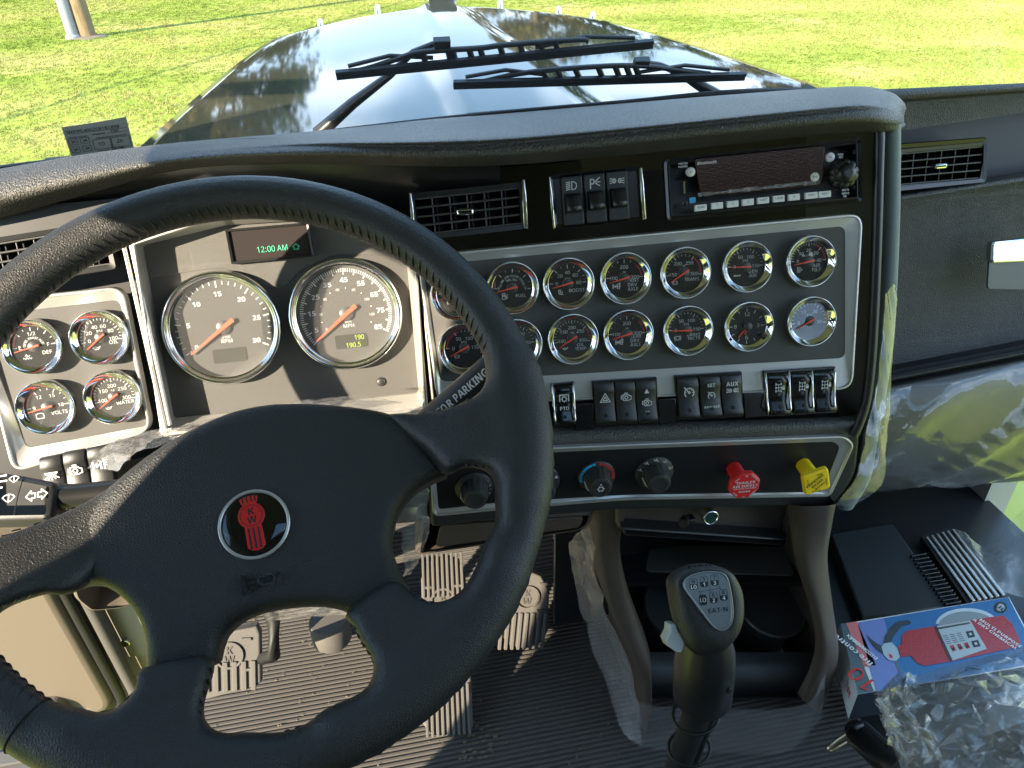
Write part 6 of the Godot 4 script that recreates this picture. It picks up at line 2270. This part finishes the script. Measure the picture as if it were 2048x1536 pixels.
	line.call([[1397, 1180], [1400, 1186], [1402, 1190]])
	line.call([[1400, 1184], [1441, 1176]])
	line.call([[1418, 1174], [1422, 1186]])
	line.call([[1438, 1170], [1442, 1181]])
	letters(b, "EAT·N", 0.0030, on(PL, 1436, 1220, 0.0017), 4, true, 1.2)
	part("shift_pattern", b, M.ink, plate, PL)
	part("shift_pattern_reverse", w, M.white, plate, PL)
	b = MB.new()
	letters(b, "EAT·N", 0.0032, on(PL, 1399, 1135, -0.0035) + Vector3(0, 0, 0.0004), 2, true, 1.35)
	part("moulded_name", b, M.hole, t, PL)
	b = MB.new()
	var s2 := on2(PL, [[1332, 1280], [1338, 1294], [1352, 1304], [1362, 1306], [1370, 1290], [1370, 1276], [1358, 1264], [1352, 1248], [1341, 1249], [1340, 1264]], -0.014)
	s2.reverse()
	b.prism(s2, -0.034, -0.014, 0.0012)
	part("splitter_switch", b, mat(Color(0.42, 0.45, 0.44), 0.45), t, PL, "pale grey splitter switch on the knob's left")

# ---------- passenger side ----------
func passenger_side() -> void:
	var o := EYE + Vector3(0.85, FLOOR_Y, -0.9)
	var t := thing("passenger_dash", "dark vinyl passenger dash with glove box and one air vent", "dashboard", o)
	var b := MB.new()
	var rows := []
	for k in [[-0.0, 206, 186, -0.006], [0, 203, 183, 0.004], [0, 192, 176, 0.012], [0, 178, 166, 0.006]]:
		var l := []
		for f in 12:
			var x := lerpf(1700, 2330, f / 11.0)
			l.append(PAS * on(PAS, x, lerpf(k[1], k[2], (x - 1780) / 268.0), k[3]))
		rows.append(l)
	var back := []
	var back2 := []
	for p in rows[-1]:
		back.append(p + Vector3(0, -0.095, -0.30)); back2.append(p + Vector3(0, -0.18, -0.32))
	b.loft(rows + [back, back2], false, true)
	part("dash_pad", b, M.vinyl, t)
	b = MB.new()
	var strip := func(y0: float, y1: float, y2: float, y3: float) -> Array:        # left top, left bottom, right top, right bottom at columns 1790 and 2048
		var e := func(x: float, a: float, c: float) -> float: return lerpf(a, c, (x - 1790) / 258.0)
		return [[1690, e.call(1690, y1, y3)], [2335, e.call(2335, y1, y3)], [2335, e.call(2335, y0, y2)], [1690, e.call(1690, y0, y2)]]
	b.prism(on2(PAS, strip.call(204, 264, 186, 226)), -0.04, -0.006)
	part("upper_panel", b, M.vinyl, t, PAS)
	b = MB.new()
	part("gloss_trim", holed(on2(PAS, strip.call(264, 390, 225, 350), -0.003), -0.012, -0.003, [MB.inset(on2(PAS, [[1797, 371], [1960, 358], [1971, 291], [1803, 306]], 0.0), -0.002)]), M.gloss, t, PAS)
	b = MB.new()
	b.prism(rpoly(on2(PAS, strip.call(393, 762, 354, 712), 0.002), 0.004), -0.04, 0.002, 0.005)
	part("glove_box", b, M.vinyl, t, PAS)
	b = MB.new()
	b.prism(rpoly(on2(PAS, [[1974, 578], [2070, 580], [2070, 478], [1980, 484]], 0.003), 0.006), 0.001, 0.0035, 0.0008)
	var h := part("latch_recess", b, mat(Color(0.07, 0.075, 0.08), 0.3), t, PAS)
	b = MB.new()
	b.prism(rpoly(on2(PAS, [[1983, 527], [2076, 523], [2076, 474], [1985, 484]], 0.012), 0.006), 0.002, 0.012, 0.003)
	part("latch_paddle", b, M.chrome, h, PAS)
	b = MB.new()
	b.prism(on2(PAS, strip.call(200, 775, 182, 725), -0.05), -0.07, -0.05)
	b.prism(on2(PAS, strip.call(740, 790, 690, 745), -0.02), -0.05, -0.02)
	part("back_panel", b, M.black, t, PAS)
	b = MB.new()
	var outer := rpoly(on2(PAS, [[1790, 384], [1973, 365], [1976, 274], [1788, 288]], 0.001), 0.006)
	var inner := MB.inset(outer, 0.0055)
	b.loft([MB.at_z(outer, -0.006), MB.at_z(outer, 0.0005), MB.at_z(MB.inset(outer, 0.001), 0.002), MB.at_z(inner, 0.001), MB.at_z(inner, -0.01)], true, false)
	part("vent_surround", b, M.gloss, t, PAS)
	vent(t, PAS, [[1803, 306], [1971, 291], [1960, 358], [1797, 371]], 0.0, 4, 5, "air vent on the passenger side")
	# knee bolster
	b = MB.new()
	var br := bolster(0.0)
	b.loft(br, false, true)
	part("knee_bolster", b, M.plastic, t)
	# footwell
	t = thing("passenger_floor_mat", "thick black corrugated mat slab in the passenger footwell", "floor mat", hx(1780, 1140, -1.0))
	var FL := fr(0, 90, Vector3(0.8, -1.0, -0.8))
	b = MB.new()
	b.prism(on2(FL, [[1727, 1238], [1905, 1213], [1786, 1046], [1660, 1066]]), -0.02, 0.0, 0.004)
	part("slab", b, mat(Color(0.016, 0.019, 0.019), 0.5), t, FL)
	for k in 16:
		b = MB.new()
		var c := on(FL, 1836 + k * 5.2, 1112 + k * 7.4, 0.0)
		b.prism(rrect(0.03, 0.004, 0.001, Vector2(c.x, c.y)), -0.012, 0.005, 0.001)
		part("corrugation", b, M.satin, t, FL)
	t = thing("sill_tread", "door sill tread of bright aluminium strips in the passenger footwell", "step tread", hx(1925, 1130, -1.01))
	FL = fr(0, 90, Vector3(0.9, -1.006, -0.8))
	b = MB.new()
	b.prism(on2(FL, [[1938, 1212], [2015, 1196], [1912, 1054], [1842, 1072]], -0.002), -0.012, -0.002)
	part("base_plate", b, M.black, t, FL)
	for k in 6:
		b = MB.new()
		var x0 := 1851.0 + k * 10.5
		var x1 := 1944.0 + k * 12.0
		var w := 4.2
		b.prism(on2(FL, [[x1, 1203 - k * 2.4], [x1 + w + 2, 1202 - k * 2.4], [x0 + w, 1074 - k * 3.0], [x0, 1075 - k * 3.0]]), -0.004, 0.002, 0.0008)
		part("strip", b, M.silver, t, FL)
	box_thing()
	# seat edge, belt buckle and the bag of film
	t = thing("truck_bench", "black passenger seat cushion under crumpled clear film", "seat", EYE + Vector3(0.75, -0.9, -0.1))
	b = MB.new()
	var q := []
	for i in 10:
		var f := i / 9.0
		var l := []
		for p in [[-0.0, -0.06], [0.012, -0.005], [0.05, 0.015], [0.3, 0.02]]:
			l.append(hd(lerpf(1800, 2140, f), lerpf(1500, 1372, f), 0.74) + Vector3(0.02 * f, p[1], p[0] - 0.0))
		q.append(l)
	b.loft(q, false, true)
	part("cushion", b, M.satin, t)
	t = thing("belt_buckle", "black belt stalk with a bare metal tongue on the floor edge", "seat belt", hd(1720, 1480, 0.85))
	b = MB.new()
	b.tube([hd(1704, 1452, 0.86), hd(1712, 1462, 0.86), hd(1716, 1466, 0.86), hd(1800, 1545, 0.80)], [0.010, 0.014, 0.0165, 0.0165], 16)
	part("stalk", b, M.satin, t)
	b = MB.new()
	b.tube([hd(1709, 1457, 0.848), hd(1722, 1452, 0.85), hd(1732, 1472, 0.85), hd(1722, 1480, 0.846)], 0.004, 6)
	part("collar", b, M.black, t)
	b = MB.new()
	b.tube(smooth_path([hd(1712, 1458, 0.86), hd(1688, 1472, 0.865), hd(1664, 1490, 0.87), hd(1657, 1499, 0.87), hd(1668, 1499, 0.87), hd(1712, 1474, 0.86)], 3), 0.0026, 8)
	part("tongue", b, mat(Color(0.55, 0.48, 0.36), 0.3, 1.0), t)

func bolster(lift: float) -> Array:
	var out := []
	for r in [[766, 716, -0.014, 0.0], [774, 724, 0.008, 0.0], [820, 775, 0.018, 0.0], [880, 850, 0.012, 0.0], [935, 920, -0.01, 0.0], [968, 952, -0.04, 0.0], [978, 962, -0.09, 0.0]]:
		var l := []
		for i in 20:
			var x := lerpf(1690, 2330, i / 19.0)
			var y := lerpf(r[0], r[1], (x - 1790) / 258.0)
			l.append(PAS * on(PAS, x, y, r[2] + lift))
		out.append(l)
	var fine := []
	for i in 20:
		var l := []
		for r in out: l.append(r[i])
		fine.append(smooth_path(l, 4))
	return fine

func box_thing() -> void:
	var yb := -0.90
	var BX := fr(0, 90, Vector3(0.6, yb, -0.6))
	var a := on2(BX, [[1681, 1247], [2018, 1193], [2090, 1325], [1716, 1387]])
	var t := thing("extinguisher_carton", "blue fire extinguisher carton lying on the passenger floor", "box", BX * Vector3(a[3].x, a[3].y, -0.11))
	var b := MB.new()
	var poly := [a[3], a[2], a[1], a[0]]
	b.prism(poly, -0.058, 0.0, 0.0015, BX)
	part("carton", b, mat(Color(0.62, 0.66, 0.66), 0.35), t)
	b = MB.new()
	var fa := BX * Vector3(a[3].x, a[3].y, -0.002)
	var fb := BX * Vector3(a[2].x, a[2].y, -0.002)
	var out := (fb - fa).normalized().cross(Vector3.UP) * 0.0006
	if out.z < 0: out = -out
	b.quad(fa + out, fb + out, fb + out + Vector3(0, -0.055, 0), fa + out + Vector3(0, -0.055, 0))
	part("printed_side", b, mat(Color(0.012, 0.02, 0.03), 0.35), t)
	var pic := func(called: String, pts: Array, z: float, m: Material) -> void:
		var q := MB.new()
		var p := on2(BX, pts.map(func(e): return [1640 + e[0] / 3.691, 1120 + e[1] / 3.691]), z)
		q.cap(MB.at_z(p, z, BX))
		part(called, q, m, t)
	var k := func(c: Color) -> StandardMaterial3D: return grain(mat(c, 0.22), M.film.normal_texture, 40.0, 0.25)
	pic.call("printed_ground", [[276, 462], [1390, 274], [1640, 758], [418, 968]], 0.0004, k.call(Color(0.03, 0.15, 0.33)))
	pic.call("printed_lavender", [[276, 462], [470, 430], [590, 820], [440, 964], [418, 968]], 0.0007, k.call(Color(0.17, 0.23, 0.48)))
	pic.call("printed_grey_stripe", [[152, 472], [192, 465], [400, 971], [282, 990]], 0.0004, k.call(Color(0.09, 0.13, 0.14)))
	pic.call("printed_pink_stripe", [[192, 465], [272, 452], [412, 775], [330, 790]], 0.0007, k.call(Color(0.62, 0.18, 0.17)))
	var arch := []
	for i in 17:
		var an := PI * i / 16
		arch.append([1090 - 235 * cos(an) + 60 * sin(an) * 0.2, 470 - 130 * sin(an) + (30 * i / 16.0)])
	pic.call("printed_arch", arch, 0.0007, k.call(Color(0.55, 0.6, 0.62)))
	var arch2 := []
	for p in arch: arch2.append([1090 + (p[0] - 1090) * 0.92, 480 + (p[1] - 470) * 0.88])
	pic.call("printed_arch_field", arch2, 0.0010, k.call(Color(0.24, 0.28, 0.27)))
	pic.call("printed_cylinder", [[600, 625], [605, 560], [640, 522], [840, 490], [1110, 442], [1355, 408], [1420, 470], [1478, 600], [1470, 640], [960, 750], [770, 782], [712, 755], [670, 705], [600, 718], [572, 640]], 0.0013, k.call(Color(0.40, 0.035, 0.04)))
	pic.call("printed_label", [[845, 490], [1108, 445], [1232, 655], [962, 748]], 0.0016, k.call(Color(0.42, 0.47, 0.46)))
	pic.call("printed_label_edge", [[845, 490], [862, 487], [980, 742], [962, 748]], 0.0019, k.call(Color(0.03, 0.04, 0.035)))
	pic.call("printed_label_edge", [[862, 500], [1104, 458], [1110, 470], [866, 514]], 0.0019, k.call(Color(0.06, 0.07, 0.06)))
	for i in 3:
		var x := 958.0 + i * 52
		var y := 632.0 - i * 10
		pic.call("printed_pictogram", [[x, y], [x + 26, y - 5], [x + 48, y + 34], [x + 22, y + 44]], 0.0019, k.call(Color(0.45, 0.02, 0.02)))
		pic.call("printed_pictogram", [[x + 8, y + 18], [x + 30, y + 12], [x + 40, y + 30], [x + 20, y + 36]], 0.0021, k.call(Color(0.02, 0.02, 0.02)))
	for i in 3:
		for j in 5:
			var x := 905.0 + i * 50 + j * 7
			var y := 560.0 - i * 10 + j * 14
			pic.call("printed_lines", [[x, y], [x + 36, y - 6], [x + 38, y - 1], [x + 2, y + 5]], 0.0019, k.call(Color(0.1, 0.1, 0.1)))
	for i in 2:
		var x := 1075.0 + i * 40
		var y := 528.0 + i * 70
		pic.call("printed_symbol", [[x, y], [x + 52, y - 9], [x + 72, y + 38], [x + 20, y + 48]], 0.0019, k.call(Color(0.02, 0.03, 0.03)))
		pic.call("printed_symbol", [[x + 22, y + 12], [x + 40, y + 8], [x + 50, y + 24], [x + 32, y + 30]], 0.0021, k.call(Color(0.45, 0.5, 0.48)))
	pic.call("printed_handle", [[470, 618], [482, 560], [520, 498], [565, 458], [655, 442], [674, 462], [660, 474], [600, 490], [545, 560], [530, 600]], 0.0016, k.call(Color(0.035, 0.05, 0.06)))
	pic.call("printed_lever", [[338, 542], [372, 578], [420, 615], [475, 640], [470, 690], [430, 672], [385, 620]], 0.0016, k.call(Color(0.04, 0.055, 0.07)))
	pic.call("printed_valve", [[455, 640], [475, 615], [530, 608], [570, 650], [592, 715], [560, 745], [510, 740], [470, 700]], 0.0018, k.call(Color(0.42, 0.5, 0.52)))
	pic.call("printed_valve_red", [[505, 690], [530, 700], [538, 722], [515, 722]], 0.0020, k.call(Color(0.5, 0.03, 0.05)))
	pic.call("printed_hose", [[548, 742], [570, 742], [600, 830], [580, 830]], 0.0011, k.call(Color(0.10, 0.16, 0.18)))
	var ring := []
	for i in 20: ring.append([1332 + 48 * cos(TAU * i / 20), 350 + 42 * sin(TAU * i / 20)])
	pic.call("printed_seal", ring, 0.0010, k.call(Color(0.02, 0.03, 0.03)))
	var ring2 := []
	for i in 20: ring2.append([1332 + 32 * cos(TAU * i / 20), 350 + 28 * sin(TAU * i / 20)])
	pic.call("printed_seal_field", ring2, 0.0013, k.call(Color(0.4, 0.45, 0.44)))
	var word := func(s: String, x: float, y: float, hgt: float, turn: float, m: Material, bold: bool, z := 0.0021) -> void:
		var q := MB.new()
		letters(q, s, hgt, on(BX, 1640 + x / 3.691, 1120 + y / 3.691, z), turn, bold, 1.0)
		part("printed_words", q, m, t, BX)
	word.call("10", 308, 880, 0.024, 110, M.red, false)
	word.call("fire control", 234, 655, 0.0085, 112, M.white, true)
	word.call("THERMAX", 284, 618, 0.0058, 112, M.white, true)
	word.call("DISCHARGE", 318, 650, 0.0058, 112, M.white, true)
	word.call("A DRY CHEMICAL", 1290, 545, 0.0055, -68, M.white, true)
	word.call("MULTI PURPOSE", 1330, 538, 0.0055, -68, M.white, true)
	word.call("UL", 1332, 352, 0.008, -68, M.ink, true)
	b = MB.new()
	var e0 := BX * on(BX, 1716, 1387, 0.0)
	var e1 := BX * on(BX, 1681, 1247, 0.0)
	var dir := (e1 - e0).normalized()
	var nn := dir.cross(Vector3.UP).normalized()
	if nn.x > 0: nn = -nn
	var EN := Transform3D(Basis(nn.cross(Vector3.UP).normalized() * -1.0, Vector3.UP, nn), e0.lerp(e1, 0.25) + Vector3(0, -0.03, 0) + nn * 0.0006)
	letters(b, "1st", 0.012, Vector3.ZERO, 0, true)
	part("printed_end_words", b, M.red, t, EN)

# ---------- clear protective film ----------
func sheet(called: String, label: String, a: Array, c: Array, across: int, amp: float, freq: float, m: Material, sd: int, sub := 6) -> void:
	var n := FastNoiseLite.new()
	n.seed = sd
	n.noise_type = FastNoiseLite.TYPE_SIMPLEX_SMOOTH
	n.fractal_type = FastNoiseLite.FRACTAL_RIDGED
	n.fractal_octaves = 3
	n.frequency = freq
	var A := smooth_path(a, sub)
	var C := smooth_path(c, sub)
	var rows := []
	for j in across + 1:
		var f := float(j) / across
		var l := []
		for i in A.size():
			var p: Vector3 = A[i].lerp(C[i], f)
			var w: Vector3 = (EYE - p).normalized()
			var k := n.get_noise_3dv(p * 10.0)
			var edge := 0.35 + 0.65 * sin(PI * f)
			l.append(p + w * amp * k * edge + Vector3(n.get_noise_3dv(p * 8.0 + Vector3(9, 0, 0)), n.get_noise_3dv(p * 8.0 + Vector3(0, 9, 0)), 0) * amp * 0.5)
		rows.append(l)
	var b := MB.new()
	b.loft(rows, false, true)
	tag(part(called, b, m, self), label, "plastic film", "clear protective film left on the cab trim")
func films() -> void:
	var f := func(pts: Array) -> Array: return pts.map(func(p): return hd(p[0], p[1], p[2]))
	# on the right edge of the centre stack
	sheet("plastic_film", "clear film peeling off the right edge of the centre stack", f.call([[1766, 590, 0.735], [1760, 680, 0.735], [1750, 780, 0.735], [1730, 880, 0.73], [1705, 960, 0.73], [1668, 1014, 0.735]]), f.call([[1790, 558, 0.76], [1789, 680, 0.755], [1776, 790, 0.75], [1772, 880, 0.75], [1760, 970, 0.75], [1702, 1016, 0.75]]), 8, 0.008, 1.5, M.film, 3)
	# over the passenger knee bolster
	var br := bolster(0.004)
	var A := []
	var C := []
	for l in br:
		A.append(l[3]); C.append(l[-5])
	var n := FastNoiseLite.new()
	n.seed = 31
	n.frequency = 1.0
	n.fractal_octaves = 2
	var rows := []
	for i in range(0, br.size()):
		var l := []
		for j in range(2, br[i].size() - 2):
			var p: Vector3 = br[i][j]
			var dg: float = (p.x * 0.62 - p.y * 0.78)
			var al: float = (p.x * 0.78 + p.y * 0.62)
			var k := maxf(0.0, n.get_noise_2d(dg * 11.0, al * 1.6) + 0.02) * smoothstep(0.66, 0.80, p.x + p.y * 0.15 + 0.1)
			l.append(p + Vector3(0, 0.2, 1.0) * (0.004 + 0.022 * k))
		rows.append(smooth_path(l, 2))
	var rr := []
	for j in rows[0].size():
		var line := []
		for r in rows: line.append(r[j])
		rr.append(smooth_path(line, 3))
	var b := MB.new()
	b.loft(rr, false, true)
	tag(part("plastic_film", b, M.film, self), "clear glossy film stretched over the passenger knee bolster", "plastic film", "clear protective film left on the cab trim")
	# on the console's driver side
	var left := [[1138, 1070, -0.70], [1146, 1140, -0.80], [1172, 1240, -0.92], [1205, 1340, -0.98], [1246, 1455, -1.008]]
	var right := [[1180, 1040, -0.62], [1192, 1110, -0.70], [1214, 1215, -0.78], [1262, 1320, -0.86], [1286, 1478, -1.008]]
	var hf := func(pts: Array) -> Array: return pts.map(func(p): return hx(p[0], p[1], p[2]) + Vector3(-0.006, 0.0, 0.012))
	sheet("plastic_film", "milky clear film taped down the driver side of the console", hf.call(left), hf.call(right), 10, 0.012, 1.4, M.crumple, 7)
	sheet("plastic_film", "clear film across the foot of the console", hf.call([[1252, 1378, -0.90], [1304, 1394, -0.925], [1450, 1404, -0.935], [1600, 1396, -0.93], [1650, 1330, -0.88]]), hf.call([[1246, 1452, -1.0], [1292, 1480, -1.008], [1430, 1490, -1.01], [1570, 1488, -1.01], [1640, 1420, -1.0]]), 6, 0.008, 1.2, M.film, 12)
	# round the column
	sheet("plastic_film", "crinkled clear film over the column's top, left of the wheel hub", f.call([[170, 938, 0.70], [215, 890, 0.71], [330, 858, 0.71], [480, 830, 0.71]]), f.call([[232, 948, 0.66], [260, 915, 0.66], [360, 880, 0.66], [500, 850, 0.66]]), 5, 0.008, 1.8, M.crumple, 17)
	sheet("plastic_film", "clear film over the column's top, right of the wheel hub", f.call([[560, 812, 0.70], [660, 795, 0.70], [760, 800, 0.70], [845, 822, 0.69]]), f.call([[560, 840, 0.66], [660, 830, 0.66], [760, 840, 0.66], [830, 860, 0.66]]), 4, 0.006, 1.8, M.crumple, 19)
	sheet("plastic_film", "torn clear film hanging off the column beside the brake treadle", f.call([[770, 1000, 0.60], [795, 1060, 0.62], [800, 1110, 0.66], [806, 1160, 0.72]]), f.call([[850, 965, 0.62], [854, 1030, 0.64], [846, 1085, 0.68], [820, 1150, 0.74]]), 5, 0.01, 2.0, M.crumple, 23)
	sheet("plastic_film", "clear film under the hub above the clutch pedal", f.call([[520, 1232, 0.80], [600, 1212, 0.80], [680, 1210, 0.80], [740, 1225, 0.8]]), f.call([[535, 1246, 0.86], [600, 1238, 0.86], [680, 1232, 0.86], [730, 1240, 0.86]]), 4, 0.008, 2.0, M.crumple, 29)
	# heap on the passenger seat, and on the door beyond
	var A1 := smooth_path(f.call([[1762, 1388, 0.80], [1778, 1366, 0.78], [1806, 1342, 0.76], [1834, 1352, 0.76], [1900, 1330, 0.74], [1980, 1312, 0.74], [2060, 1290, 0.74], [2150, 1270, 0.74]]), 3)
	var C1 := smooth_path(f.call([[1768, 1440, 0.76], [1790, 1500, 0.72], [1815, 1570, 0.68], [1870, 1590, 0.66], [1930, 1590, 0.65], [2000, 1580, 0.64], [2080, 1570, 0.64], [2160, 1560, 0.64]]), 3)
	var rg := RandomNumberGenerator.new()
	rg.seed = 77
	var nz := FastNoiseLite.new()
	nz.seed = 5
	nz.fractal_type = FastNoiseLite.FRACTAL_RIDGED
	nz.frequency = 1.0
	nz.fractal_octaves = 3
	var bag := MB.new()
	for layer in 2:
		var grid := []
		for j in 17:
			var fj := j / 16.0
			var l := []
			for i in A1.size():
				var p: Vector3 = A1[i].lerp(C1[i], fj)
				var w: Vector3 = (EYE - p).normalized()
				var rim := minf(1.0, 8.0 * minf(fj, 1.0 - fj) + 0.15)
				var q := p + w * (0.030 * nz.get_noise_3d(p.x * 7.0 + layer * 9, p.y * 11.0, p.z * 7.0) + rg.randf_range(-0.005, 0.005) + 0.05 * sin(PI * fj)) * rim - w * layer * 0.02
				l.append(q + Vector3(rg.randf_range(-0.007, 0.007), rg.randf_range(-0.007, 0.007), rg.randf_range(-0.007, 0.007)) * rim)
			grid.append(l)
		for j in 16:
			for i in A1.size() - 1:
				var k: int = 500 + layer if nz.get_noise_2d(i * 0.13, j * 0.17 + layer * 7) < 0.35 else -1
				if (i * 7 + j * 3) % 2 == 0:
					bag.tri(grid[j][i], grid[j + 1][i], grid[j + 1][i + 1], k); bag.tri(grid[j][i], grid[j + 1][i + 1], grid[j][i + 1], k)
				else:
					bag.tri(grid[j][i], grid[j + 1][i], grid[j][i + 1], k); bag.tri(grid[j][i + 1], grid[j + 1][i], grid[j + 1][i + 1], k)
	tag(part("plastic_film", bag, M.bag, self), "crumpled heap of shiny clear film on the passenger seat", "plastic film", "clear protective film left on the cab trim")
	sheet("plastic_film", "clear film wrapped round the passenger door sill", f.call([[1900, 1060, 1.25], [1960, 1100, 1.22], [2010, 1050, 1.2], [2060, 1000, 1.18]]), f.call([[1950, 1170, 1.15], [1990, 1180, 1.13], [2040, 1200, 1.12], [2090, 1190, 1.1]]), 14, 0.025, 1.0, M.crumple, 43)
